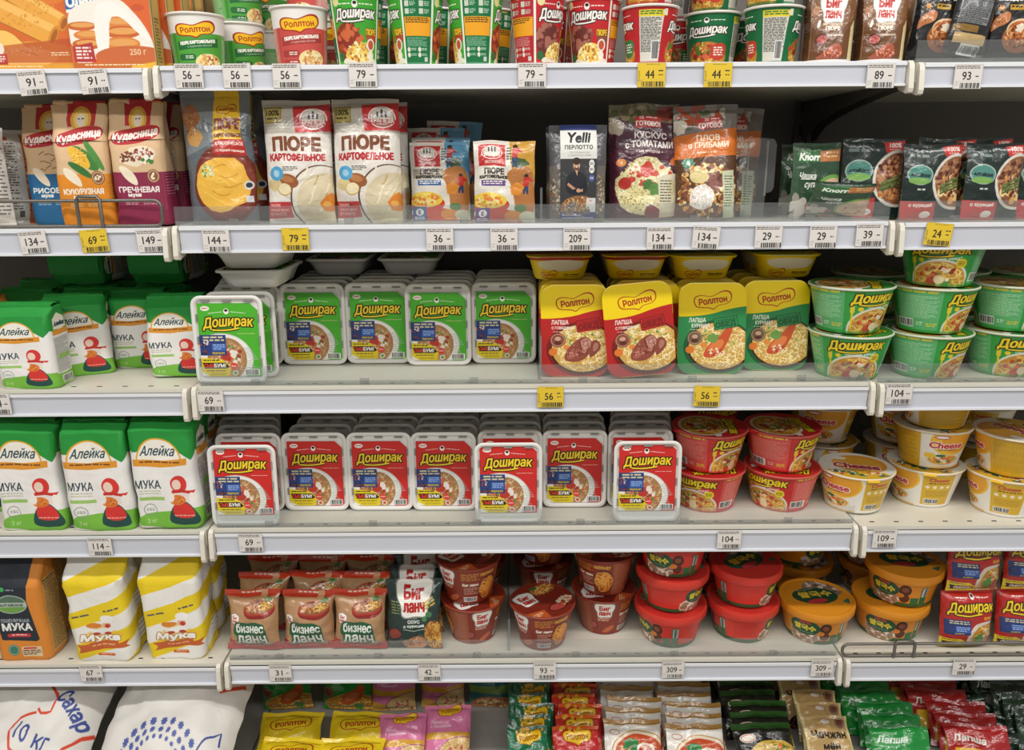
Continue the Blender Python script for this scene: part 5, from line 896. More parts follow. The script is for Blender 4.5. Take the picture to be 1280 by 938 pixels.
for b, (x0, x1, dz) in BAY.items():
    root = bpy.data.objects.new('shelving_frame', None); root.location = ((x0 + x1) / 2, DEPTH, 0); C.objects.link(root)
    tag(root, 'charcoal back panel and grey posts of the %s shelf bay' % b, 'shelving', 'shelving bays')
    w = (x1 - x0) / 2; bp = MB(); bp.box(-w, .02, .12, w, .035, 2.2, DARK); link('back_panel', bp.mesh('back_panel', smooth=False), root)
    for sx in (-1, 1):
        u = MB(); u.box(sx * w - (.024 if sx > 0 else 0), .004, 0, sx * w + (.024 if sx < 0 else 0), .02, 2.2, STEEL)
        for k in range(40): z = .2 + k * .05; u.box(sx * (w - .012) - .003, .003, z, sx * (w - .012) + .003, .0045, z + .02, HOLE)
        link('upright', u.mesh('upright', smooth=False), root)
    dk = MB(); dk.box(-w, -DEPTH - .17, Z[6] - .03, w, 0, Z[6], mat('deck_grey', '#a9a7a2', .5, mottle=.08)); dk.box(-w, -DEPTH - .165, .005, w, -DEPTH - .145, Z[6] - .03, STEEL)
    link('base_deck', dk.mesh('base_deck', smooth=False), root)
    for row in range(1, 6):
        z = Z[row] + dz
        s = bpy.data.objects.new('shelf', None); s.location = ((x0 + x1) / 2, 0, z); C.objects.link(s)
        tag(s, 'white metal shelf of the %s bay holding %s' % (b, holds[(row, b)]), 'shelf', 'shelves')
        W2 = (x1 - x0) / 2 - .001; d = MB(); d.box(-W2, -.001, -.03, W2, DEPTH, 0, CREAM)
        for k in range(26):
            x = -W2 + .03 + k * (2 * W2 - .06) / 25; d.box(x - .0045, .016, -.001, x + .0045, .0195, .0004, HOLE)
        link('shelf_board', d.mesh('shelf_board', smooth=False), s)
        hgt = {1: .0385, 2: .0453, 3: .049, 4: .0505, 5: .046}[row]; R = MB(); zt_ = -.001 if row < 3 else -.0075; W3 = W2 - .012
        R.box(-W3, -.0045, -hgt, W3, -.0015, zt_, RAILG); R.box(-W3, -.0075, zt_ - .0055, W3, -.0015, zt_, RAILW); R.box(-W3, -.0085, -hgt, W3, -.0015, -hgt + .004, RAILW)
        if row < 3: R.box(-W3, -.004, -.0012, W3, .006, .0006, RAILW)
        link('price_rail', R.mesh('price_rail', smooth=False), s)
        for sx in (-1, 1):
            K = MB(); xe = sx * (W2 - .0055); P = [(-.004, .001), (-.010, -.004), (-.0125, -.012), (-.016, -hgt - .004), (-.014, -hgt - .010), (-.008, -hgt - .012), (.02, -hgt - .004), (.03, -.032), (.03, -.001)]
            a = [(xe - .0042, y, zz) for y, zz in P]; c = [(xe + .0042, y, zz) for y, zz in P]
            K.fan(a, CAPW); K.fan(c, CAPW, True)
            for i in range(len(P)): j = (i + 1) % len(P); K.v.extend([a[i], a[j], c[j], c[i]]); k = len(K.v); K.face((k - 4, k - 3, k - 2, k - 1), CAPW)
            link('end_bracket', K.mesh('end_bracket', smooth=False), s)
            A = MB(); Q = [(.03, -.031), (DEPTH, -.031), (DEPTH, -.115)] + [(DEPTH - .03 - .36 * t, -.11 + .072 * t ** .5) for t in np.linspace(0, 1, 9)]
            xa = sx * (W2 - .008); a = [(xa - .001, y, zz) for y, zz in Q]; c = [(xa + .001, y, zz) for y, zz in Q]; A.fan(a, STEEL); A.fan(c, STEEL, True)
            for i in range(len(Q)): j = (i + 1) % len(Q); A.v.extend([a[i], a[j], c[j], c[i]]); k = len(A.v); A.face((k - 4, k - 3, k - 2, k - 1), STEEL)
            link('support_arm', A.mesh('support_arm', smooth=False), s)

# clear plastic risers along the shelf fronts
def riser(x0, x1, row, h, label, y=.006):
    r = bpy.data.objects.new('shelf_riser', None); z = zt(row, (x0 + x1) / 2); r.location = ((x0 + x1) / 2, y, z); C.objects.link(r)
    tag(r, label, 'shelf riser', 'clear plastic risers'); w = (x1 - x0) / 2
    p = MB(); p.box(-w, -.001, .001, w, .001, h, CLEAR); link('clear_panel', p.mesh('clear_panel', smooth=False), r)
    f = MB(); f.box(-w, -.001, .0005, w, .0035, .008, CLEAR2); link('base_lip', f.mesh('base_lip', smooth=False), r)
    for k in range(int(w * 2 / .2)):
        t = MB(); x = -w + .1 + k * .2; t.box(x - .008, .001, .001, x + .008, .004, .012, CLEAR2); link('clip', t.mesh('clip', smooth=False), r)
riser(.668, 1.9, 1, .036, 'clear plastic guard in front of the black star snack pouches')
riser(-.581, .655, 2, .033, 'long clear plastic guard in front of the puree and grain pouches')
riser(.670, 1.9, 2, .037, 'clear plastic guard in front of the right-hand meat sachets')
riser(-.57, .655, 3, .036, 'clear plastic guard before the green-card trays and yellow-topped trays')
riser(.670, 1.9, 3, .036, 'clear plastic guard before the green noodle bowls')
riser(-.57, .655, 4, .036, 'clear plastic guard before the red-card trays and red bowls')
riser(-.575, .652, 5, .042, 'clear plastic guard before the lunch bags and red tubs')
def wire_guard(x0, x1, row, h, hoops, label):
    r = bpy.data.objects.new('wire_guard', None); z = zt(row, (x0 + x1) / 2); r.location = ((x0 + x1) / 2, .004, z); C.objects.link(r); tag(r, label, 'wire guard', 'wire shelf guards')
    w = (x1 - x0) / 2; c = .012; P = [(-w + c, 0, .004), (w - c, 0, .004)]
    P += [(w - c + c * math.sin(t), 0, .004 + c - c * math.cos(t)) for t in np.linspace(.3, 1.57, 5)] + [(w - c + c * math.cos(t), 0, h - c + c * math.sin(t)) for t in np.linspace(0, 1.57, 6)]
    P += [(-w + c - c * math.sin(t), 0, h - c + c * math.cos(t)) for t in np.linspace(0, 1.57, 6)] + [(-w + c - c * math.cos(t), 0, .004 + c - c * math.sin(t)) for t in np.linspace(0, 1.57, 6)]
    f = MB(); f.tube(P, .003, WIRE); link('frame_wire', f.mesh('frame_wire'), r)
    for hx in hoops:
        q = MB(); x = hx - (x0 + x1) / 2; g = .02
        q.tube([(x - g, -.003, .003), (x - g, -.003, h + .002), (x - g + .004, -.003, h + .007), (x + g - .004, -.003, h + .007), (x + g, -.003, h + .002), (x + g, -.003, .003)], .0032, WIRE); link('hoop', q.mesh('hoop'), r)
wire_guard(-1.5, at(201, 265, 0).x, 2, .047, (at(111, 262, 0).x, at(111, 262, 0).x - .4), 'grey wire guard before the kraft paper flour bags')
wire_guard(at(1055, 805, 0).x, 1.9, 5, .031, (at(1132, 805, 0).x, at(1132, 805, 0).x + .45), 'grey wire guard before the orange tubs and red noodle bricks')

# ------------------------------------------------------------------ price tags
def art_tag(a, num, yellow):
    a.rect(0, 0, 100, a.h, '#e3c233' if yellow else '#ded9d3'); a.rect(0, 0, 100, a.h, '#b9a22c' if yellow else '#bdb8b2'); a.rect(1.5, 1.5, 98.5, a.h - 1.5, '#e3c233' if yellow else '#dfdad5')
    if not yellow: a.scrib(5, 5, 92, 17, 2, '#55504c', fill=.5)
    else: a.scrib(30, 4, 80, 9, 1, '#a08a20'); a.text('Акция', 6, a.h * .55, 8, '#6a5a14', rot=-90, w=36)
    a.text(num, 44, a.h * .47, 27, '#26231f', w=14.5 * len(num) + 2, bold=.45); a.scrib(76, a.h * .47, 90, a.h * .53, 1, '#3a3632', fill=.8)
    if yellow: a.scrib(74, a.h * .3, 92, a.h * .36, 1, '#3a3632', fill=.8)
    a.line([(4, a.h * .68), (90, a.h * .68)], .7, '#9c9790'); a.scrib(5, a.h * .72, 18, a.h * .92, 2, '#8a857f', fill=.25); a.barcode(24 if not yellow else 16, a.h * .76, 96, a.h * .97, bg=None)
def price_tag(row, px, py, num, label, yellow=False, rot=0., h=.036, w=.046):
    nm = 'tag_print_' + num + ('_promo' if yellow else '')
    if nm not in MATS: a = Art(.82, '#ffffff', 110); art_tag(a, num, yellow); print_mat(nm, a, rough=.35, coat=.3)
    p = at(px, py, -.0065); hh = w * .82; m = MB(); e = mat('tag_edge', '#d8d4ce', .5)
    m.box(-w / 2, 0, -hh / 2, w / 2, .0006, hh / 2, e); b = len(m.v); m.v.extend([(-w / 2, -.0001, -hh / 2), (w / 2, -.0001, -hh / 2), (w / 2, -.0001, hh / 2), (-w / 2, -.0001, hh / 2)])
    m.face((b, b + 1, b + 2, b + 3), MATS[nm], [(0, 0), (1, 0), (1, 1), (0, 1)])
    o = link('price_tag', m.mesh('price_tag', smooth=False)); o.location = (p.x, -.0095, p.z); o.rotation_euler = (0, math.radians(rot), 0); tag(o, label, 'price tag', 'price tags')
W_ = 'white price tag '; Y_ = 'yellow price tag '
for row, px, py, num, yl, rot, lab in (
    (1, 42, 104, '91', 0, -4, W_ + '91 under the crepe carton'), (1, 119, 102, '91', 0, -4, W_ + '91 under the white-iced fritter carton'), (1, 237, 95, '56', 0, 0, W_ + '56 under the green puree cup with white top'), (1, 297, 95, '56', 0, 0, W_ + '56 under the stacked green puree cups'), (1, 359, 95, '56', 0, 0, W_ + '56 under the red puree cup'),
    (1, 454, 94, '79', 0, 0, W_ + '79 under the green noodle cup'), (1, 665, 94, '79', 0, 0, W_ + '79 under the red noodle cups'), (1, 814, 94, '44', 1, 0, Y_ + '44 under the red bean noodle cup'), (1, 897, 94, '44', 1, 0, Y_ + '44 under the dark green noodle cups'), (1, 1100, 95, '89', 0, 0, W_ + '89 under the brown puree pouches'), (1, 1209, 96, '93', 0, 0, W_ + '93 under the black star snack pouches'),
    (2, 43, 303, '134', 0, -4, W_ + '134 under the rice flour bag'), (2, 119, 301, '69', 1, -4, Y_ + '69 under the corn flour bag'), (2, 189, 301, '149', 0, -2, W_ + '149 under the buckwheat flour bag'), (2, 271, 301, '144', 0, 0, W_ + '144 under the grey classic puree pouch'), (2, 370, 299, '79', 1, 0, Y_ + '79 under the tall white puree pouches'), (2, 550, 299, '36', 0, 0, W_ + '36 under the small pouch with blue sky'),
    (2, 630, 299, '36', 0, 0, W_ + '36 under the small pouch with gold sky'), (2, 721, 299, '209', 0, 0, W_ + '209 under the barley bag with white label'), (2, 825, 298, '134', 0, 0, W_ + '134 under the couscous pouch'), (2, 882, 297, '134', 0, 4, W_ + '134, tilted, under the orange pilaf pouch'), (2, 960, 296, '29', 0, 0, W_ + '29 under the empty clear holder'), (2, 1028, 296, '29', 0, 0, W_ + '29 under the green soup sachets'), (2, 1086, 294, '39', 0, 0, W_ + '39 under the beef buckwheat sachet'), (2, 1172, 293, '24', 1, 5, Y_ + '24, tilted, under the chicken sachets'),
    (3, -2, 505, '114', 0, 0, W_ + 'half cut off under the small green flour bag'), (3, 264, 501, '69', 0, 0, W_ + '69 under the foremost green-card tray'), (3, 688, 496, '56', 1, 0, Y_ + '56 under the red yellow-topped trays'), (3, 883, 495, '56', 1, 2, Y_ + '56 under the green yellow-topped trays'), (3, 1123, 492, '104', 0, 0, W_ + '104 under the green noodle bowls'),
    (4, 126, 683, '114', 0, 0, W_ + '114 under the large green flour bags'), (4, 314, 678, '69', 0, 0, W_ + '69 under the foremost red-card tray'), (4, 911, 674, '104', 0, 0, W_ + '104 under the red noodle bowls'), (4, 1105, 673, '109', 0, 0, W_ + '109 under the cheese noodle bowls'),
    (5, 115, 841, '67', 0, 0, W_ + '67 under the yellow striped flour bags'), (5, 351, 841, '31', 0, 0, W_ + '31 under the kraft lunch bags'), (5, 537, 840, '42', 0, 0, W_ + '42 under the dark green lunch bag'), (5, 681, 838, '93', 0, 0, W_ + '93 under the brown noodle bowls'), (5, 841, 837, '309', 0, 0, W_ + '309 under the red lidded tubs'), (5, 1027, 835, '309', 0, 0, W_ + '309 under the foremost orange tub'), (5, 1204, 833, '29', 0, 0, W_ + '29 under the red noodle bricks')):
    price_tag(row, px, py, num, lab, bool(yl), rot, w={1: .046, 2: .047, 3: .048, 4: .046, 5: .045}[row])
# ------------------------------------------------------------------ the goods, shelf by shelf
def X(px, py, Y): return at(px, py, Y).x
FOAM = mat('foam_white', '#e2e0db', .42, bump=.08, bscale=300); YEL = mat('lid_yellow', '#f0cf18', .3)
ORD = ['foremost', 'second', 'third', 'fourth', 'fifth', 'sixth', 'seventh', 'eighth', 'ninth']
def fc(x, rep=2): return -2 * math.pi * (x / (100 * rep) - (.5 if rep == 1 else 0))       # turn a cup so that this x of its artwork faces the aisle
E = .0006

# ---- top shelf
make('crepe_carton', carton(.138, .036, .2, PM('crepe_box_print'), PM('carton_edge_print'))); make('fritter_carton', carton(.139, .036, .181, PM('fritter_box_print'), PM('carton_edge_print'))); make('tan_carton', carton(.018, .1, .2, PM('carton_edge_print'), PM('carton_edge_print')))
place('crepe_carton', 'pancake_carton', (X(36, 40, .02), .04, zt(1, -1) + E), (0, 0, .02), 'orange carton with rolled crepes and a blue corner', 'carton', 'pancake mix cartons')
for i in range(3): place('fritter_carton', 'pancake_carton', (X(139, 40, .02) + i * .009, .036 + i * .044, zt(1, -.7) + E + (.003 if i else 0)), (0, 0, .0), ('orange carton of iced fritters, front of its row', 'orange fritter carton just behind the front one, edge showing', 'orange fritter carton at the back of its row')[i], 'carton', 'pancake mix cartons')
place('crepe_carton', 'pancake_carton', (X(36, 40, .02) - .004, .084, zt(1, -1) + E), (0, 0, .02), 'orange crepe carton hidden behind the front crepe carton', 'carton', 'pancake mix cartons')
for i in range(5): place('tan_carton', 'thin_carton', (X(210 + i * 12.5, 10, .25) , .25, zt(1, -.5) + E), (0, 0, .0), 'thin tan carton edge on behind the green puree cup, ' + ORD[i].replace('foremost', 'first') + ' of five', 'carton', 'thin tan cartons')
make('puree_cup_green', cup(.046, .0405, .086, PM('puree_cup_green_print'), 2)); make('puree_cup_red', cup(.046, .0405, .09, PM('puree_cup_red_print'), 2))
z1 = Z[1] + E
def cupat(kind, name, px, Yc, face, label, group, lvl=0, pitch=.09, rep=2, dx=0., cat='cup', row=1, py=60):
    x = X(px, py, Yc) + dx; return place(kind, name, (x, Yc, zt(row, x) + E + lvl * pitch), (0, 0, fc(face, rep) - math.atan2(x, DIST + Yc)), label, cat, group)
G = 'instant puree cups'
cupat('puree_cup_green', 'puree_cup', 248, .075, 34, 'green puree cup with white top, alone beside the cartons', G)
cupat('puree_cup_green', 'puree_cup', 300, .17, 15, 'lower green puree cup of the stack beside the front one', G); cupat('puree_cup_green', 'puree_cup', 302, .17, 18, 'upper green puree cup of the stack beside the front one', G, 1, .0885)
cupat('puree_cup_green', 'puree_cup', 336, .275, 80, 'lower green puree cup of the rearmost green stack', G); cupat('puree_cup_green', 'puree_cup', 338, .275, 34, 'upper green puree cup of the rearmost green stack', G, 1, .0885)
cupat('puree_cup_red', 'puree_cup', 377, .045, 33, 'red puree cup with white top beside the green noodle cup', G)
cupat('puree_cup_red', 'puree_cup', 392, .165, 20, 'lower red puree cup behind the front red one', G); cupat('puree_cup_red', 'puree_cup', 393, .165, 60, 'upper red puree cup behind the front red one', G, 1, .0925)
make('noodle_cup_green', cup(.0462, .0355, .107, PM('noodle_cup_green_print'), 2)); make('noodle_cup_red', cup(.0462, .0355, .105, PM('noodle_cup_red_print'), 2)); make('bean_cup_red', cup(.0462, .037, .089, PM('bean_cup_red_print'), 2)); make('bean_cup_green', cup(.0475, .038, .088, PM('bean_cup_green_print'), 2))
G = 'tall noodle cups'
for px, Y, f, l in ((447, .052, 31, 'green noodle cup showing its logo and puree picture'), (521, .052, 77, 'green noodle cup showing its cooking panel, nearer the logo one'), (595, .052, 77, 'green noodle cup showing its cooking panel, beside the red cups')): cupat('noodle_cup_green', 'noodle_cup', px, Y, f, l, G)
for px, Y, f, l in ((472, .16, 82, 'green noodle cup in shade behind the logo one'), (545, .17, 80, 'green noodle cup in shade behind the two panel cups'), (612, .18, 60, 'green noodle cup in shade next to the red cups')): cupat('noodle_cup_green', 'noodle_cup', px, Y, f, l, G)
cupat('noodle_cup_red', 'noodle_cup', 671, .052, 1, 'red noodle cup turned so a yellow panel shows', G); cupat('noodle_cup_red', 'noodle_cup', 741, .075, 38, 'red noodle cup with logo under another cup', G); cupat('noodle_cup_red', 'noodle_cup', 741, .075, 92, 'red noodle cup stacked on the red logo cup', G, 1, .1085)
cupat('bean_cup_red', 'noodle_cup', 811, .052, 78, 'red noodle cup with a grey text panel', G); cupat('bean_cup_red', 'noodle_cup', 809, .055, 42, 'red noodle cup stacked on the grey-panel one', G, 1, .0925)
for i, Y in enumerate((.17,)): cupat('bean_cup_red', 'noodle_cup', 846, Y + .03, 30, 'red noodle cup in shade beside the dark green cups', G); cupat('bean_cup_red', 'noodle_cup', 842, Y + .03, 70, 'upper red noodle cup in shade beside the dark green cups', G, 1, .0925); cupat('noodle_cup_red', 'noodle_cup', 690, .17, 40, 'red noodle cup in shade behind the two front red ones', G)
cupat('bean_cup_green', 'noodle_cup', 889, .11, 37, 'dark green noodle cup with logo under another cup', G); cupat('bean_cup_green', 'noodle_cup', 889, .11, 44, 'dark green noodle cup stacked on the logo one', G, 1, .0915); cupat('bean_cup_green', 'noodle_cup', 964, .06, 77, 'dark green noodle cup with a grey text panel', G); cupat('bean_cup_green', 'noodle_cup', 959, .058, 48, 'dark green noodle cup stacked on the grey-panel one', G, 1, .0915); cupat('bean_cup_green', 'noodle_cup', 935, .19, 20, 'dark green noodle cup at the back between its neighbours', G)
pb = pouch(.08, .135, .045, PM('brown_lunch_print'), 3, 'doy', .06, art=(0, 0, 1, 1)); D = MB(); rw = [[(math.sin(a) * (.037 + g), -math.cos(a) * (.027 + g) , z) for a in np.linspace(0, 2 * math.pi, 33)] for g, z in ((0, .0), (.002, .001), (.002, .003), (0, .004))]; D.grid(rw, mat('cup_rim_white', '#e6e3dc', .35)); D.fan(rw[0][:-1], mat('cup_rim_white', '#e6e3dc', .35), True); D.fan(rw[-1][:-1], mat('cup_rim_white', '#e6e3dc', .35))
make('brown_lunch_pouch', [(n, me, s) for n, me, s in pb] + [('white_base', D.mesh('white_base', sharp=40), [])])
for px, Y, l in ((1036, .022, 'brown puree pouch with meat picture beside the dark green cups'), (1101, .022, 'brown puree pouch with meat picture beside the shelf joint'), (1046, .09, 'brown puree pouch standing behind the first brown one'), (1110, .09, 'brown puree pouch standing behind the second brown one')): x = X(px, 60, Y); place('brown_lunch_pouch', 'puree_pouch', (x, Y + .01, zt(1, x) + E), (0, 0, -.25), l, 'pouch', 'brown puree pouches')
make('star_pouch', pouch(.082, .119, .03, PM('star_snack_print'), 5, 'pillow', .05)); make('star_pouch_back', pouch(.07, .13, .03, PM('star_snack_back_print'), 6, 'pillow', .05))
for k, px, Y, r, l in (('star_pouch', 1163, .05, .1, 'black star snack pouch beside the shelf joint'), ('star_pouch_back', 1205, .028, .16, 'black snack pouch turned to its grey text side'), ('star_pouch', 1258, .045, .02, 'black star snack pouch at the photo edge'), ('star_pouch', 1215, .1, .0, 'black star snack pouch behind the turned one')): x = X(px, 60, Y); place(k, 'snack_pouch', (x, Y, zt(1, x) + E + (.012 if k[-1] == 'k' else .004)), (-.06, r, 0), l, 'pouch', 'black star snack pouches')

# ---- second shelf
zz = lambda r, x: zt(r, x) + E
kud = lambda n, s: paper_bag(.092, .06, .207, PM(n), s, top=.3, slim=.25, wob=.004, vfold=.74, front=.74)
make('corn_flour', kud('flour_corn_print', 1)); make('rice_flour', kud('flour_rice_print', 2)); make('buckwheat_flour', kud('flour_buckwheat_print', 3))
def item(kind, name, px, py, Y, rot, label, cat, group, row, dz=0., scale=None):
    x = X(px, py, Y); return place(kind, name, (x, Y, zz(row, x) + dz), rot, label, cat, group, scale)
G = 'kraft paper flour bags'
item('corn_flour', 'flour_bag', 120, 278, .05, (0, 0, .12), 'kraft and orange flour bag with a corn cob', 'flour bag', G, 2); item('rice_flour', 'flour_bag', 82, 276, .122, (0, 0, .06), 'kraft and blue flour bag behind the corn one', 'flour bag', G, 2)
item('buckwheat_flour', 'flour_bag', 188, 276, .058, (0, 0, .1), 'kraft and maroon flour bag, front of its pair', 'flour bag', G, 2); item('buckwheat_flour', 'flour_bag', 213, 272, .145, (0, 0, .05), 'kraft and maroon flour bag behind the front maroon one', 'flour bag', G, 2)
item('corn_flour', 'flour_bag', 143, 272, .155, (0, 0, .05), 'kraft and orange flour bag behind the front corn one', 'flour bag', G, 2); item('rice_flour', 'flour_bag', 102, 270, .215, (0, 0, .1), 'kraft and blue flour bag at the back of its row', 'flour bag', G, 2)
make('white_text_pack', pouch(.105, .17, .045, PM('white_text_print'), 8, 'pillow', .04))
item('white_text_pack', 'snack_bag', -22, 276, .045, (-.05, 0, .3), 'white bag covered in small print at the photo edge', 'bag', 'white printed bags', 2); item('white_text_pack', 'snack_bag', 27, 274, .125, (-.05, .03, .75), 'white bag turned edge on beside the rice flour', 'bag', 'white printed bags', 2); item('white_text_pack', 'snack_bag', -20, 272, .19, (-.03, 0, .3), 'white bag in shade behind the front printed bag', 'bag', 'white printed bags', 2)
make('classic_puree', pouch(.121, .225, .05, PM('classic_puree_print'), 11, 'doy', .05, crease=.003)); make('potato_puree', pouch(.117, .208, .044, PM('potato_puree_print'), 12, 'pillow', .035, crease=.0028)); make('potato_puree_b', pouch(.117, .209, .044, PM('potato_puree_print'), 13, 'pillow', .035, crease=.0032))
item('classic_puree', 'puree_pouch', 283, 272, .045, (-.07, -.02, .0), 'dark grey puree pouch with a yellow panel', 'pouch', 'puree pouches', 2); item('classic_puree', 'puree_pouch', 300, 268, .12, (-.07, -.02, .0), 'dark grey puree pouch in shade behind the front one', 'pouch', 'puree pouches', 2)
item('potato_puree', 'puree_pouch', 379, 273, .04, (-.06, 0, .03), 'tall white potato puree pouch beside the grey pouch', 'pouch', 'puree pouches', 2); item('potato_puree_b', 'puree_pouch', 463, 273, .04, (-.06, 0, .0), 'tall white potato puree pouch beside the small pouches', 'pouch', 'puree pouches', 2)
for i in range(2): item('potato_puree', 'puree_pouch', 392 + 82 * i, 268, .1, (-.06, 0, .02), 'tall white puree pouch behind the %s front one' % ('first', 'second')[i], 'pouch', 'puree pouches', 2)
make('express_blue', pouch(.108, .138, .02, PM('express_blue_print'), 15, 'sachet', .035, crease=.003)); make('express_gold', pouch(.108, .138, .022, PM('express_gold_print'), 16, 'sachet', .035, crease=.003))
item('express_gold', 'puree_sachet', 631, 275, .03, (-.08, 0, -.02), 'small foil puree pouch with a gold sky', 'pouch', 'small foil puree pouches', 2)
for i, (px, Y, s, r) in enumerate(((551, .085, 1., 0), (553, .122, 1.07, .0), (547, .155, 1.2, .0), (566, .2, 1.3, .04))): item('express_blue', 'puree_sachet', px, 270, Y, (-.1, r, 0), ('small foil puree pouch with a blue sky, front of its row', 'small foil puree pouch second in the blue-sky row', 'small foil puree pouch third in the blue-sky row', 'shaded foil puree pouch at the back of the blue-sky row')[i], 'pouch', 'small foil puree pouches', 2, 0, (1, 1, s))
bag = pouch(.101, .163, .05, PM('barley_bag_print'), 18, 'doy', .07, crease=.003); lb = MB()
lw, lh = .0625, .160; R = []
for j in range(14):
    v = j / 13; th = -.0265 - .003 * math.sin(v * 3) if v < .8 else -.0265 + .022 * ((v - .8) / .2)
    R.append([((i / 6 - .5) * lw, th + .0035 * (2 * i / 6 - 1) ** 2, .004 + v * lh) for i in range(7)])
lb.grid(R, PM('barley_label_print'), [[(i / 6, j / 13) for i in range(7)] for j in range(14)]); lb.grid([[(p[0], p[1] + .0006, p[2]) for p in r] for r in R], PM('barley_label_print'), [[(i / 6, j / 13) for i in range(7)] for j in range(14)])
make('barley_pouch', bag + [('wrap_label', lb.mesh('wrap_label'), [])])
item('barley_pouch', 'grain_pouch', 721, 273, .04, (-.04, 0, 0), 'clear barley pouch wrapped in a white and black label', 'pouch', 'grain pouches', 2); item('barley_pouch', 'grain_pouch', 716, 268, .11, (-.04, 0, 0), 'clear barley pouch in shade behind the labelled front one', 'pouch', 'grain pouches', 2)
make('couscous_pouch', pouch(.126, .2, .05, PM('couscous_print'), 20, 'doy', .05, crease=.004)); make('pilaf_pouch', pouch(.112, .197, .05, PM('pilaf_print'), 21, 'doy', .05, crease=.004))
item('couscous_pouch', 'grain_pouch', 804, 269, .06, (-.1, -.01, .02), 'maroon couscous pouch with a vegetable picture', 'pouch', 'grain pouches', 2); item('pilaf_pouch', 'grain_pouch', 881, 270, .05, (-.09, -.03, -.03), 'orange mushroom pilaf pouch', 'pouch', 'grain pouches', 2); item('pilaf_pouch', 'grain_pouch', 905, 266, .145, (-.08, .03, -.2), 'orange pilaf pouch in shade behind the front one', 'pouch', 'grain pouches', 2)
item('couscous_pouch', 'grain_pouch', 818, 264, .13, (-.08, 0, .02), 'maroon couscous pouch in shade behind the front one', 'pouch', 'grain pouches', 2)
# empty clear holder with a flared plate
hm = MB(); pr = [(-.032, .052), (-.033, .13), (-.028, .139), (0, .142), (.028, .139), (.033, .13), (.033, .055), (.028, .047), (.018, .045), (.018, .002), (-.018, .002), (-.018, .045), (-.026, .047)]
PCL = clear_mat('pusher_clear', haze=.05); hm.fan([(x, 0, z) for x, z in pr], PCL); hm.fan([(x, .003, z) for x, z in pr], PCL, True)
for i in range(len(pr)): j = (i + 1) % len(pr); hm.v.extend([(pr[i][0], 0, pr[i][1]), (pr[j][0], 0, pr[j][1]), (pr[j][0], .003, pr[j][1]), (pr[i][0], .003, pr[i][1])]); k = len(hm.v); hm.face((k - 4, k - 3, k - 2, k - 1), CLEAR2)
ft = MB(); ft.box(-.04, -.02, 0, .04, .05, .003, CLEAR2); rb = MB()
for sx in (-.017, .017): rb.box(sx - .0012, -.002, .04, sx + .0012, .004, .136, CLEAR2)
make('pusher', [('back_plate', hm.mesh('back_plate', smooth=False), []), ('track', ft.mesh('track', smooth=False), []), ('rib', rb.mesh('rib', smooth=False), [])])
item('pusher', 'product_pusher', 942, 266, .085, (0, 0, 0), 'empty clear plastic product pusher between pilaf and soup sachets', 'product pusher', None, 2)
make('soup_sachet', pouch(.088, .132, .018, PM('soup_sachet_print'), 23, 'sachet', .04)); make('beef_sachet', pouch(.112, .138, .02, PM('beef_sachet_print'), 24, 'sachet', .04)); make('chicken_sachet', pouch(.104, .132, .022, PM('chicken_sachet_print'), 25, 'sachet', .04, crease=.0035))
G = 'dark green meal sachets'
item('soup_sachet', 'meal_sachet', 1016, 272, .06, (-.07, 0, .06), 'green soup sachet with an orange band, upright', 'sachet', G, 2); item('soup_sachet', 'meal_sachet', 1042, 276, .05, (.5, .05, .05), 'green soup sachet slumped forward before the upright one', 'sachet', G, 2, .008, (1.25, 1, .48)); item('soup_sachet', 'meal_sachet', 1000, 268, .2, (-.07, 0, 0), 'green soup sachet in shade beside the clear pusher', 'sachet', G, 2)
item('beef_sachet', 'meal_sachet', 1085, 271, .075, (-.07, 0, 0), 'dark sachet with beef and grain bowl, red corner reading 100%', 'sachet', G, 2)
for i, (px, Y, l) in enumerate(((1160, .05, 'dark chicken sachet with red strip, beside the shelf joint'), (1236, .05, 'dark chicken sachet with red strip, nearest the photo edge'), (1300, .07, 'dark chicken sachet cut by the photo edge'), (1175, .1, 'dark sachet in shade behind the first chicken sachet'), (1222, .105, 'dark sachet in shade behind the second chicken sachet'))): item('chicken_sachet', 'meal_sachet', px, 270, Y, (-.08, .02 * (i % 2), .04), l, 'sachet', G, 2, 0, (1, 1, 1.0 if i < 3 else 1.08))

# ---- third shelf
CLD = clear_mat('divider_clear', haze=.1, hazecol=(.7, .72, .72))
def divider(row, x, h, y0, y1, label):
    m = MB(); m.box(-.0006, 0, 0, .0006, y1 - y0, h, CLD); m.box(-.002, -.001, 0, .002, 0, h * .98, CLD); m.box(-.004, 0, 0, -.0006, y1 - y0, .0012, CLD)
    o = link('shelf_divider', m.mesh('shelf_divider', smooth=False)); o.location = (x, y0, zz(row, x)); tag(o, label, 'shelf divider', 'clear shelf dividers')
divider(2, X(508, 272, .05), .06, .03, .3, 'clear divider between the tall puree pouches and small foil pouches'); divider(2, X(676, 272, .05), .06, .03, .3, 'clear divider between the gold-sky pouch and the barley pouch'); divider(3, .0530, .085, .03, .4, 'clear divider between foam trays and yellow-topped trays'); divider(5, -.0095, .075, .03, .4, 'clear divider between brown noodle bowls')
make('small_flour', paper_bag(.108, .068, .148, PM('flour_green_print'), 31, top=.09, slim=.6)); make('small_flour_b', paper_bag(.108, .068, .15, PM('flour_green_print'), 32, top=.09, slim=.6))
G = 'small green and white flour bags'
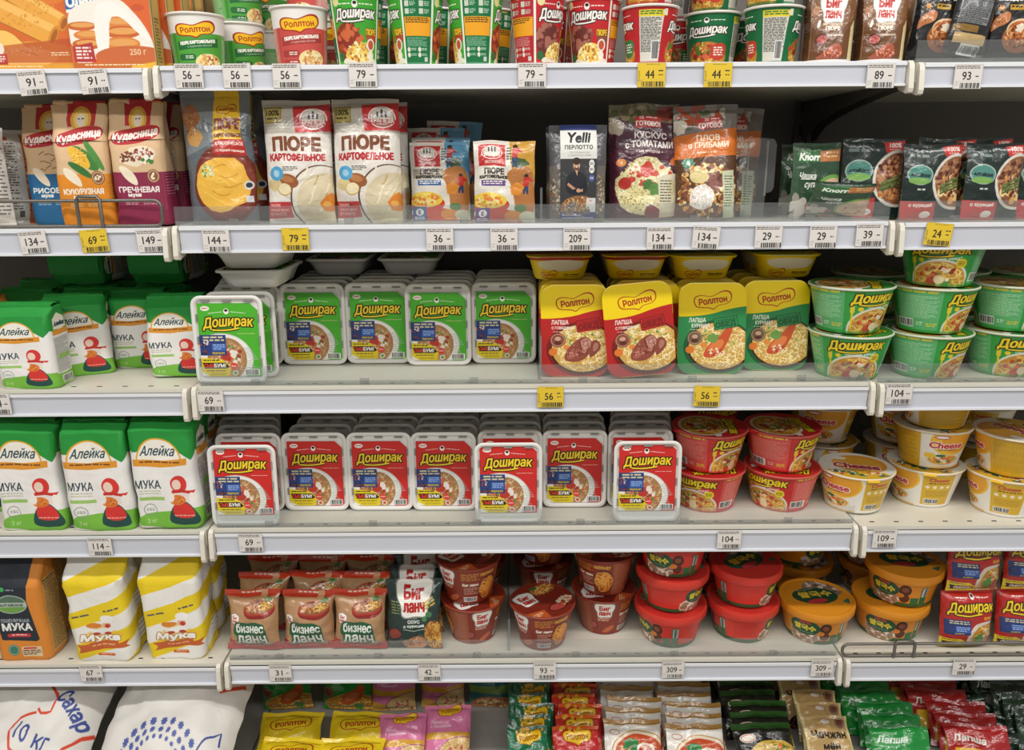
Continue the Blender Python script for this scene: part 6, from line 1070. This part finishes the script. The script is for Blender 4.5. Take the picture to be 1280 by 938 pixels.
for k, px, py, Y, r, l in (('small_flour', 50, 485, .036, -.02, 'small green and white flour bag at the front, whole'), ('small_flour_b', 108, 470, .125, .42, 'small flour bag turned sideways behind the front one'), ('small_flour', 129, 455, .235, .1, 'small flour bag at the back between two others'), ('small_flour_b', 186, 456, .185, .06, 'small flour bag second from the foam trays'), ('small_flour', 232, 468, .105, .06, 'small flour bag half hidden by the foremost foam tray'), ('small_flour', 52, 455, .215, .0, 'small flour bag behind the front one, top showing'), ('small_flour_b', 215, 445, .27, .0, 'small flour bag at the back near the foam trays'), ('small_flour', 160, 440, .325, .0, 'small flour bag against the back panel, middle one'), ('small_flour_b', 72, 440, .33, .0, 'small flour bag against the back panel, outer one')): item(k, 'flour_bag', px, py, Y, (0, 0, r), l, 'flour bag', G, 3)
for px, Y, l in ((120, .3, 'flour bag lying on top of the back row, outer'), (215, .3, 'flour bag lying on top of the back row, near the trays')): x = X(px, 340, Y); place('small_flour', 'flour_bag', (x, Y + .07, zt(3, x) + .197), (-math.pi / 2, 0, 0), l, 'flour bag', G) if 0 else place('small_flour', 'flour_bag', (x, Y + .07, zt(3, x) + .192), (math.pi / 2, 0, 0), l, 'flour bag', G)
make('orange_flour', paper_bag(.108, .072, .215, PM('flour_orange_print'), 33, top=.22, slim=.4)); make('orange_small', paper_bag(.1, .07, .15, PM('flour_orange_print'), 34, top=.2, slim=.45))
item('orange_small', 'flour_bag', -17, 462, .14, (0, 0, 0), 'orange paper bag cut by the photo edge, beside green bags', 'flour bag', 'orange paper bags', 3); 
TW, TH, TD = .130, .163, .035
make('tray_green', foam_tray(TW, TH, TD, PM('tray_card_green_print'), FOAM, -.0045)); make('tray_red', foam_tray(TW, TH, TD, PM('tray_card_red_print'), FOAM, -.0045))
make('tray_green_mid', foam_tray(TW, TH, TD, PM('tray_card_green_print'), FOAM, 0.)); make('tray_red_up', foam_tray(TW, TH, TD, PM('tray_card_red_print'), FOAM, .0085))
def tray_column(kind, row, px, py, Y0, n, colname, word, step=.047, lean=-.06):
    x = X(px, py, Y0)
    for i in range(n): place(kind, 'noodle_tray', (x + .0012 * ((i * 7) % 5 - 2), Y0 + .001 + i * step, zz(row, x) + .0008), (lean, 0, .006 * ((i * 5) % 3 - 1)), 'foam tray with %s card, %s in the %s' % (word, ORD[i], colname), 'noodle tray', 'foam noodle trays with %s cards' % word)
cn = lambda k, near: '%s column from the %s' % (k, near)
tray_column('tray_green', 3, 392, 410, .15, 5, cn('second', 'flour bags'), 'green'); tray_column('tray_green', 3, 473, 410, .155, 5, cn('third', 'flour bags'), 'green'); tray_column('tray_green', 3, 549, 410, .138, 5, cn('fourth', 'flour bags'), 'green'); tray_column('tray_green', 3, 631, 410, .15, 5, 'column beside the yellow-topped trays', 'green')
for i, (px, Y) in enumerate(((284, .012), (301, .058), (311, .15), (314, .197), (316, .244), (318, .291))): x = X(px, 420, Y); place('tray_green' if i else 'tray_green_mid', 'noodle_tray', (x, Y, zz(3, x) + .0008), (-.06, 0, 0), 'foam tray with green card, %s in the column nearest the flour bags' % ORD[i], 'noodle tray', 'foam noodle trays with green cards')
for i, (px, Y, n) in enumerate(((309, .075, 2), (420, .24, 1), (510, .24, 1))):
    for k in range(n): x = X(px, 340, Y); place('tray_green', 'noodle_tray', (x, Y, zt(3, x) + TH + .004 + TD + k * (TD + .001)), (-math.pi / 2, 0, 0), 'foam tray lying flat, %s, on the %s standing green-card column' % (('lower', 'upper')[k] if n == 2 else 'single', ('first', 'second', 'third')[i]), 'noodle tray', 'foam noodle trays with green cards')
MW, MH, MD = .127, .172, .045
make('beef_tray', meal_tray(MW, MH, MD, PM('beef_tray_print'), PM('beef_tray_side_print'), YEL)); make('chicken_tray', meal_tray(MW, MH, MD, PM('chicken_tray_print'), PM('chicken_tray_side_print'), YEL))
for k, wd, px, Y, r, n, cl in (('beef_tray', 'red', 719, .048, .0, 4, 'column beside the foam trays'), ('beef_tray', 'red', 805, .03, -.09, 1, 'tilted in the second column'), ('beef_tray', 'red', 807, .1, .0, 3, 'second column'), ('chicken_tray', 'green', 891, .06, 0, 4, 'third column'), ('chicken_tray', 'green', 970, .085, .0, 4, 'column beside the green bowls')):
    for i in range(n):
        x = X(px, 420, Y); lab = 'yellow-topped %s tray %s' % (wd, cl) if n == 1 else 'yellow-topped %s tray, %s in the %s' % (wd, ORD[i] if not (cl == 'second column') else ('second', 'third', 'fourth')[i], cl + (' of such trays' if 'beside' not in cl else ''))
        place(k, 'meal_tray', (x, Y + i * (MD + .006), zz(3, x) + (.007 if r else 0.001)), (-.11, r, 0), lab, 'meal tray', 'yellow-topped meal trays')
for k, px, Y, r, wd, l in (('beef_tray', 700, .12, 0, 'red', 'beside the foam trays'), ('beef_tray', 795, .12, 0, 'red', 'above the tilted tray'), ('chicken_tray', 880, .115, .0, 'green', 'above the third column'), ('chicken_tray', 985, .13, .0, 'green', 'beside the green bowls')): x = X(px, 335, Y); place(k, 'meal_tray', (x, Y - .015 + MH, zt(3, x) + MH * .994 + .003 + MD), (-math.pi / 2, 0, math.pi + r), 'yellow-rimmed %s tray lying flat on others, %s' % (wd, l), 'meal tray', 'yellow-topped meal trays')
BR, BB, BH = .0732, .0555, .083
make('bowl_green', cup(BR, BB, BH, PM('noodle_bowl_green_print'), 2, mat('bowl_rim_pale', '#cdd3bd', .35), lid_mat=PM('bowl_lid_green_print'), foot=.005)); make('bowl_red', cup(.0725, BB, .080, PM('noodle_bowl_red_print'), 2, mat('bowl_rim_red', '#c8544a', .35), lid_mat=PM('bowl_lid_red_print'), foot=.005, tab=True))
def bowls(kind, row, px, py, Yc, faces, labels, name='noodle_bowl', rep=2, pitch=.0865, dxs=(0, 0, 0), group='', cat='noodle bowl'):
    x = X(px, py, Yc)
    for i, (f, l) in enumerate(zip(faces, labels)): place(kind, name, (x + dxs[i], Yc + .002 * (i % 2), zz(row, x) + i * pitch), (0, 0, fc(f, rep) - math.atan2(x, DIST + Yc)), l, cat, group)
G = 'green noodle bowls'
bowls('bowl_green', 3, 1060, 440, .066, (66, 48), ('lower green noodle bowl beside the yellow-topped trays', 'upper green noodle bowl beside the yellow-topped trays'), dxs=(0, -.006), group=G)
bowls('bowl_green', 3, 1158, 440, .075, (37, 36, 74), ('bottom green noodle bowl of the stack of three', 'middle green noodle bowl of the stack of three', 'top green noodle bowl of three, logo under the shelf above'), dxs=(0, -.001, .004), group=G)
bowls('bowl_green', 3, 1255, 440, .09, (55, 34), ('lower green noodle bowl nearest the photo edge', 'upper green noodle bowl nearest the photo edge'), group=G)
bowls('bowl_green', 3, 1080, 410, .25, (20, 70), ('lower green noodle bowl at the back behind two stacks', 'upper green noodle bowl at the back behind two stacks'), group=G); bowls('bowl_green', 3, 1178, 410, .275, (70, 20), ('lower green noodle bowl behind the stack of three', 'upper green noodle bowl behind the stack of three'), group=G); bowls('bowl_green', 3, 1276, 410, .25, (30, 80), ('lower green noodle bowl behind the photo-edge stack', 'upper green noodle bowl behind the photo-edge stack'), group=G)

# ---- fourth shelf
make('big_flour', paper_bag(.121, .083, .213, PM('flour_green_print'), 41, top=.075, slim=.6, wob=.005)); make('big_flour_b', paper_bag(.121, .083, .214, PM('flour_green_print'), 42, top=.075, slim=.6, wob=.005))
G = 'large green and white flour bags'
for k, px, py, Y, r, l in (('big_flour', 60, 660, .045, .03, 'large green flour bag second from the photo edge'), ('big_flour_b', 143, 660, .042, .02, 'large green flour bag between its two front neighbours'), ('big_flour', 225, 658, .045, .02, 'large green flour bag beside the red-card trays'), ('big_flour_b', -12, 640, .13, .0, 'large green flour bag cut by the photo edge')): item(k, 'flour_bag', px, py, Y, (0, 0, r), l, 'flour bag', G, 4)
for i, px in enumerate((80, 160, 240)): item('big_flour_b' if i % 2 else 'big_flour', 'flour_bag', px, 635, .14, (0, 0, .02), 'large green flour bag behind the %s front one, top showing' % ('outer', 'middle', 'inner')[i], 'flour bag', G, 4)
item('big_flour', 'flour_bag', 252, 610, .235, (0, 0, .02), 'large green flour bag third deep beside the red-card trays', 'flour bag', G, 4)
for px, Y, n, cl in ((395, .075, 6, 'second column from the flour bags'), (476, .073, 6, 'third column from the flour bags'), (556, .071, 6, 'fourth column from the flour bags'), (720, .082, 6, 'sixth column from the flour bags')): tray_column('tray_red', 4, px, 600, Y, n, cl, 'red', step=.051)
for nm, pts in (('column nearest the flour bags', ((302, .008), (312, .075), (314, .126), (316, .177), (318, .228), (320, .28))), ('fifth column from the flour bags', ((635.5, .01), (638, .085), (638, .136), (638, .187), (638, .238), (638, .29))), ('column beside the red bowls', ((810, .014), (800, .085), (799, .136), (799, .187), (798, .238), (798, .29)))):
    for i, (px, Y) in enumerate(pts): x = X(px, 600, Y); place('tray_red' if i else 'tray_red_up', 'noodle_tray', (x, Y, zz(4, x) + .0008), (-.06, 0, 0), 'foam tray with red card, %s in the %s' % (ORD[i], nm), 'noodle tray', 'foam noodle trays with red cards')
G = 'red noodle bowls'
bowls('bowl_red', 4, 883, 610, .11, (88, 45), ('lower red noodle bowl beside the foam trays', 'upper red noodle bowl beside the foam trays'), pitch=.0835, group=G); bowls('bowl_red', 4, 975, 610, .11, (91, 36), ('lower red noodle bowl beside the cheese bowls', 'upper red noodle bowl beside the cheese bowls'), pitch=.0835, dxs=(0, -.005), group=G)
bowls('bowl_red', 4, 880, 580, .3, (40, 60), ('lower red noodle bowl at the back beside the foam trays', 'upper red noodle bowl at the back beside the foam trays'), pitch=.0835, group=G)
make('bowl_cheese', cup(.0708, .0535, .080, PM('cheese_bowl_print'), 1, mat('bowl_rim_cream', '#e2d6bc', .35), lid_mat=PM('cheese_lid_print'), foot=.005, tab=True, lidrot=.1))
G = 'cheese noodle bowls'
bowls('bowl_cheese', 4, 1067, 610, .098, (49,), ('white and yellow cheese bowl standing alone at the front',), rep=1, group=G)
bowls('bowl_cheese', 4, 1152, 610, .13, (54, 31, 8), ('bottom cheese bowl of the stack of three', 'middle cheese bowl of the stack of three', 'top cheese bowl of three, under the shelf above'), rep=1, pitch=.0835, dxs=(0, .005, .006), group=G)
bowls('bowl_cheese', 4, 1254, 612, .08, (59, 9), ('lower cheese bowl nearest the photo edge', 'upper cheese bowl nearest the photo edge'), rep=1, pitch=.0835, dxs=(0, .004), group=G)
bowls('bowl_cheese', 4, 1024, 580, .27, (30, 40), ('lower cheese bowl in the back stack beside the red bowls', 'upper cheese bowl in the back stack beside the red bowls'), rep=1, pitch=.0835, dxs=(0, -.003), group=G); bowls('bowl_cheese', 4, 1119, 580, .27, (38, 42), ('lower cheese bowl in the back stack behind the three', 'upper cheese bowl in the back stack behind the three'), rep=1, pitch=.0835, group=G)
bowls('bowl_cheese', 4, 1214, 580, .27, (20, 60), ('lower cheese bowl at the back between the last stacks', 'upper cheese bowl at the back between the last stacks'), rep=1, pitch=.0835, group=G)

# ---- fifth shelf
item('orange_flour', 'flour_bag', 46, 822, .047, (0, 0, .0), 'orange flour bag with a dark slate label', 'flour bag', 'orange paper bags', 5); item('orange_flour', 'flour_bag', -32, 822, .05, (0, 0, .0), 'orange flour bag cut by the photo edge', 'flour bag', 'orange paper bags', 5); item('orange_flour', 'flour_bag', 62, 795, .135, (0, 0, .0), 'orange flour bag behind the slate-labelled one', 'flour bag', 'orange paper bags', 5)
make('stripe_flour', paper_bag(.118, .083, .222, PM('flour_stripe_print'), 51, top=.18, slim=.45, wob=.007)); make('stripe_flour_b', paper_bag(.118, .083, .224, PM('flour_stripe_print'), 52, top=.18, slim=.45, wob=.007))
G = 'yellow striped flour bags'
item('stripe_flour', 'flour_bag', 144, 822, .05, (0, 0, -.02), 'yellow and white striped flour bag beside the orange bag', 'flour bag', G, 5); item('stripe_flour_b', 'flour_bag', 233, 818, .055, (0, 0, .0), 'yellow and white striped flour bag beside the lunch bags', 'flour bag', G, 5); item('stripe_flour', 'flour_bag', 251, 785, .15, (0, 0, .0), 'striped flour bag in shade behind the one beside the lunch bags', 'flour bag', G, 5); item('stripe_flour_b', 'flour_bag', 165, 785, .15, (0, 0, .0), 'striped flour bag in shade behind the one beside the orange bag', 'flour bag', G, 5)
make('lunch_bag', pouch(.114, .126, .05, PM('lunch_bag_print'), 55, 'pillow', .075, crease=.006, waist=.13)); make('lunch_bag_b', pouch(.114, .123, .05, PM('lunch_bag_print'), 56, 'pillow', .075, crease=.007, waist=.13)); make('green_lunch', pouch(.118, .146, .04, PM('green_lunch_print'), 57, 'pillow', .06, crease=.006, waist=.09))
for ci, (px, n) in enumerate(((320, 5), (387, 5), (449, 5))):
    for i in range(n): x = X(px, 780, .05) ; place('lunch_bag_b' if (i + ci) % 2 else 'lunch_bag', 'noodle_bag', (x + .002 * ((i * 3 + ci) % 3 - 1), .042 + i * .065, zz(5, x) + .002), (-.2 - .03 * (i > 0), .015 * ((i + ci) % 3 - 1), .02 * ((i * 2 + ci) % 3 - 1)), 'kraft noodle bag with red hem, %s in the column %s' % (ORD[i], ('beside the striped flour', 'between two others', 'beside the dark green bags')[ci]), 'noodle bag', 'kraft lunch noodle bags', (1, 1, 1 + .03 * i))
for i in range(5): x = X(520, 780, .05); place('green_lunch', 'noodle_bag', (x - .004 - .002 * (i % 2), .042 + i * .06, zz(5, x) + .002), (-.17, 0, .02 * (i % 3 - 1)), 'dark green noodle bag with chef hat logo, %s in its column' % ORD[i], 'noodle bag', 'dark green lunch noodle bags')
make('bowl_brown', cup(.066, .0475, .088, PM('brown_bowl_print'), 1, mat('bowl_rim_brown', '#8f3a26', .35), lid_mat=PM('brown_bowl_lid_print'), foot=.005, lidrot=-1.1)); G = 'brown noodle bowls'
bowls('bowl_brown', 5, 592, 790, .1, (3, 21), ('lower brown noodle bowl beside the dark green bags', 'upper brown noodle bowl beside the dark green bags'), rep=1, pitch=.0915, dxs=(0, -.008), group=G); bowls('bowl_brown', 5, 678, 790, .075, (21,), ('brown noodle bowl with lid showing, standing alone',), rep=1, group=G); bowls('bowl_brown', 5, 753, 790, .13, (7, 33), ('lower brown noodle bowl beside the red tubs', 'upper brown noodle bowl beside the red tubs, noodles pictured'), rep=1, pitch=.0915, group=G); bowls('bowl_brown', 5, 679, 745, .26, (8, 33), ('lower brown noodle bowl in shade behind the lone one', 'upper brown noodle bowl in shade behind the lone one'), rep=1, pitch=.0915, group=G); bowls('bowl_brown', 5, 596, 745, .26, (8, 33), ('lower brown noodle bowl in shade behind the first stack', 'upper brown noodle bowl in shade behind the first stack'), rep=1, pitch=.0915, group=G)
REDL = mat('tub_lid_red', '#d23a2e', .35); ORL = mat('tub_lid_orange', '#dd8f24', .33)
make('tub_red', tub(.069, .057, .079, PM('tub_red_print'), REDL, PM('tub_lid_red_print'), .2)); make('tub_orange', tub(.071, .0595, .078, PM('tub_orange_print'), ORL, PM('tub_lid_orange_print'), -1.75)); G = 'lidded noodle tubs'
bowls('tub_red', 5, 836, 790, .09, (24, 43, 15), ('bottom red lidded tub of the stack of three', 'middle red lidded tub of the stack of three', 'top red lidded tub of three, under the shelf above'), 'noodle_tub', 1, .0805, (0, .001, -.001), G, 'noodle tub'); bowls('tub_red', 5, 925, 788, .105, (37, 38), ('lower red lidded tub beside the orange tubs', 'upper red lidded tub beside the orange tubs'), 'noodle_tub', 1, .0805, (0, .001), G, 'noodle tub')
bowls('tub_orange', 5, 1016, 790, .1, (12,), ('orange lidded tub standing alone at the front',), 'noodle_tub', 1, group=G, cat='noodle tub'); bowls('tub_orange', 5, 1107, 790, .112, (11, 16), ('lower orange lidded tub behind the wire guard', 'upper orange lidded tub with its lid print showing'), 'noodle_tub', 1, .0795, (0, .021), G, 'noodle tub')
bowls('tub_orange', 5, 993, 745, .28, (40, 45), ('lower orange tub in shade behind the lone one', 'upper orange tub in shade behind the lone one'), 'noodle_tub', 1, .0795, (0, -.008), G, 'noodle tub'); bowls('tub_orange', 5, 1084, 745, .28, (30, 12), ('lower orange tub in shade behind the right-hand stack', 'upper orange tub in shade behind the right-hand stack'), 'noodle_tub', 1, .0795, (0, -.01), G, 'noodle tub'); bowls('tub_red', 5, 890, 745, .29, (40, 20), ('lower red tub in shade behind the stack of two', 'upper red tub in shade behind the stack of two'), 'noodle_tub', 1, .0805, (0, 0), G, 'noodle tub')
make('brick', pouch(.108, .121, .05, PM('noodle_brick_print'), 61, 'pillow', .035, crease=.004, waist=.05)); G = 'red noodle bricks'
for px, Y, l in ((1209, .04, 'beside the orange tubs'), (1278, .045, 'cut by the photo edge')):
    for lv, wd in ((0, 'lower'), (1, 'upper')): x = X(px, 770, Y); place('brick', 'noodle_brick', (x + .006 * lv, Y + .012 * lv, zz(5, x) + .002 + lv * .121), (-.1, 0, .02), '%s red noodle brick of the front pair %s' % (wd, l), 'noodle brick', G)
for px, Y, l in ((1207, .125, 'second row beside the orange tubs'), (1280, .125, 'second row at the photo edge')):
    for lv, wd in ((0, 'lower'), (1, 'upper')): x = X(px, 760, Y); place('brick', 'noodle_brick', (x, Y + .012 * lv, zz(5, x) + .002 + lv * .121), (-.1, 0, .02), '%s red noodle brick, %s' % (wd, l), 'noodle brick', G)

# ---- bottom deck
def deck(kind, name, px, py, Y, lean, yaw, label, cat, group, z=0., scale=None, roll=0.):
    x = X(px, py, Y); return place(kind, name, (x, Y, Z[6] + .001 + z), (lean, roll, yaw), label, cat, group, scale)
sg = lambda s, pr: [(('sack' if n == 'film_bag' else n), me, b) for n, me, b in pouch(.292, .34, .13, PM(pr), s, 'pillow', .05, crease=.008, nx=24, ny=24, waist=.07)]
make('sugar_sack', sg(71, 'sugar_loop_print')); make('sugar_sack_b', sg(72, 'sugar_print')); G = 'white sugar sacks'
for px, kd, lab in ((62, 'sugar_sack', 'with a red loop and blue lettering, outer pile'), (233, 'sugar_sack_b', 'with a fan of blue flowers, beside the noodle packs')):
    x = X(px, 925, .05); place(kd, 'sugar_sack', (x, -.145, Z[6] + .066), (-1.17, 0, 0), 'white sugar sack %s' % lab, 'sugar sack', G)
x = X(236, 862, .3); place('sugar_sack_b', 'sugar_sack', (x, .385, Z[6] + .012), (-.06, 0, 0), 'white sugar sack standing upright behind the flowered one', 'sugar sack', G, (.8, .6, .68))
x = X(60, 862, .3); place('sugar_sack', 'sugar_sack', (x, .385, Z[6] + .012), (-.06, 0, 0), 'white sugar sack standing upright behind the looped one', 'sugar sack', G, (.8, .6, .68))
make('green_pack', pouch(.118, .128, .035, PM('green_noodle_print'), 73, 'pillow', .06, crease=.005)); make('yellow_pack', pouch(.138, .115, .035, PM('yellow_noodle_print'), 74, 'pillow', .07, crease=.006)); make('pink_pack', pouch(.104, .12, .03, PM('pink_noodle_print'), 75, 'pillow', .06, crease=.004)); make('teal_pack', pouch(.1, .125, .03, PM('teal_noodle_print'), 76, 'pillow', .06, crease=.004))
G = 'noodle packs in the bottom bins'
deck('green_pack', 'noodle_pack', 360, 880, .225, -.12, .03, 'green noodle pack with shrimp picture beside the sugar', 'noodle pack', G, .006, None, -.03); deck('green_pack', 'noodle_pack', 434, 880, .22, -.15, -.02, 'green noodle pack with shrimp picture beside the pink packs', 'noodle pack', G, .007, None, .04)
def dlean(kind, px, py, Y, lean, yaw, t, label): deck(kind, 'noodle_pack', px, py, Y, lean, yaw, label, 'noodle pack', G, t / 2 * math.sin(-lean))
for px, Y, lean, yw, l in ((352, .032, -1.12, .04, 'back yellow noodle pack beside the sugar'), (440, .03, -1.1, -.04, 'back yellow noodle pack beside the pink packs'), (345, -.05, -1.12, -.04, 'front yellow noodle pack beside the sugar'), (428, -.052, -1.1, .04, 'front yellow noodle pack beside the pink packs')): dlean('yellow_pack', px, 915, Y, lean, yw, .035, l)
for px, Y, lean, l in ((494, .222, -.1, 'upper pink noodle pack beside the green pack'), (555, .235, -.1, 'upper pink noodle pack beside the teal pack'), (496, .012, -.95, 'lower pink noodle pack beside the yellow packs'), (556, .036, -.88, 'lower pink noodle pack beside the empty space')): dlean('pink_pack', px, 900, Y, lean, .02, .03, l)
dlean('teal_pack', 612, 880, .235, -.08, 0, .03, 'teal noodle pack at the back of the empty space')
for nm, pr, w, h, sd in (('roll_green', 'roll_green_print', .088, .1, 81), ('roll_red', 'roll_red_print', .1, .1, 82), ('white_pack', 'white_noodle_print', .125, .105, 83), ('black_pack', 'black_noodle_print', .13, .105, 84), ('gold_pack', 'gold_noodle_print', .1, .11, 85), ('foil_green', 'foil_green_print', .125, .1, 86), ('foil_red', 'foil_red_print', .13, .1, 87), ('foil_dark', 'foil_dark_print', .125, .12, 88)): make(nm, pouch(w, h, .016, PM(pr), sd, 'pillow', .07, crease=.007))
def bin_(kind, what, px, n, Y0, step, lean, drift=0., yaw=0.):
    for i in range(n): j = (i * 7) % 5 - 2; x = X(px, 900, .1) + drift * i; place(kind, 'noodle_pack', (x + .004 * j, Y0 + step * i, Z[6] + .003 + .011 * math.sin(-lean)), (lean, .008 * j, yaw), '%s, %s in its leaning row' % (what, ORD[i]), 'noodle pack', G)
bin_('roll_green', 'teal green noodle pack with yellow logo', 664, 9, .0, .037, -.85); bin_('roll_red', 'red noodle pack with yellow logo', 723, 9, .0, .036, -.85, .0); bin_('white_pack', 'white noodle pack with tan hem, beside the red packs', 793, 9, .012, .038, -.86); bin_('white_pack', 'white noodle pack with tan hem, beside the black packs', 868, 9, -.004, .036, -.88, -.001); bin_('black_pack', 'black noodle pack with green hem', 950, 9, -.004, .037, -.85); bin_('gold_pack', 'gold noodle pack with dark lettering', 1030, 8, .01, .044, -.78, -.004); bin_('foil_green', 'bright green foil pack', 1112, 8, -.005, .04, -.84, -.006, -.1); bin_('foil_red', 'red foil pack', 1205, 8, -.004, .04, -.82, -.009, -.15); bin_('foil_dark', 'dark green foil pack', 1292, 7, .01, .048, -.62, -.008, -.2)

if _tob.name in C.objects: C.objects.unlink(_tob)
bpy.data.objects.remove(_tob)
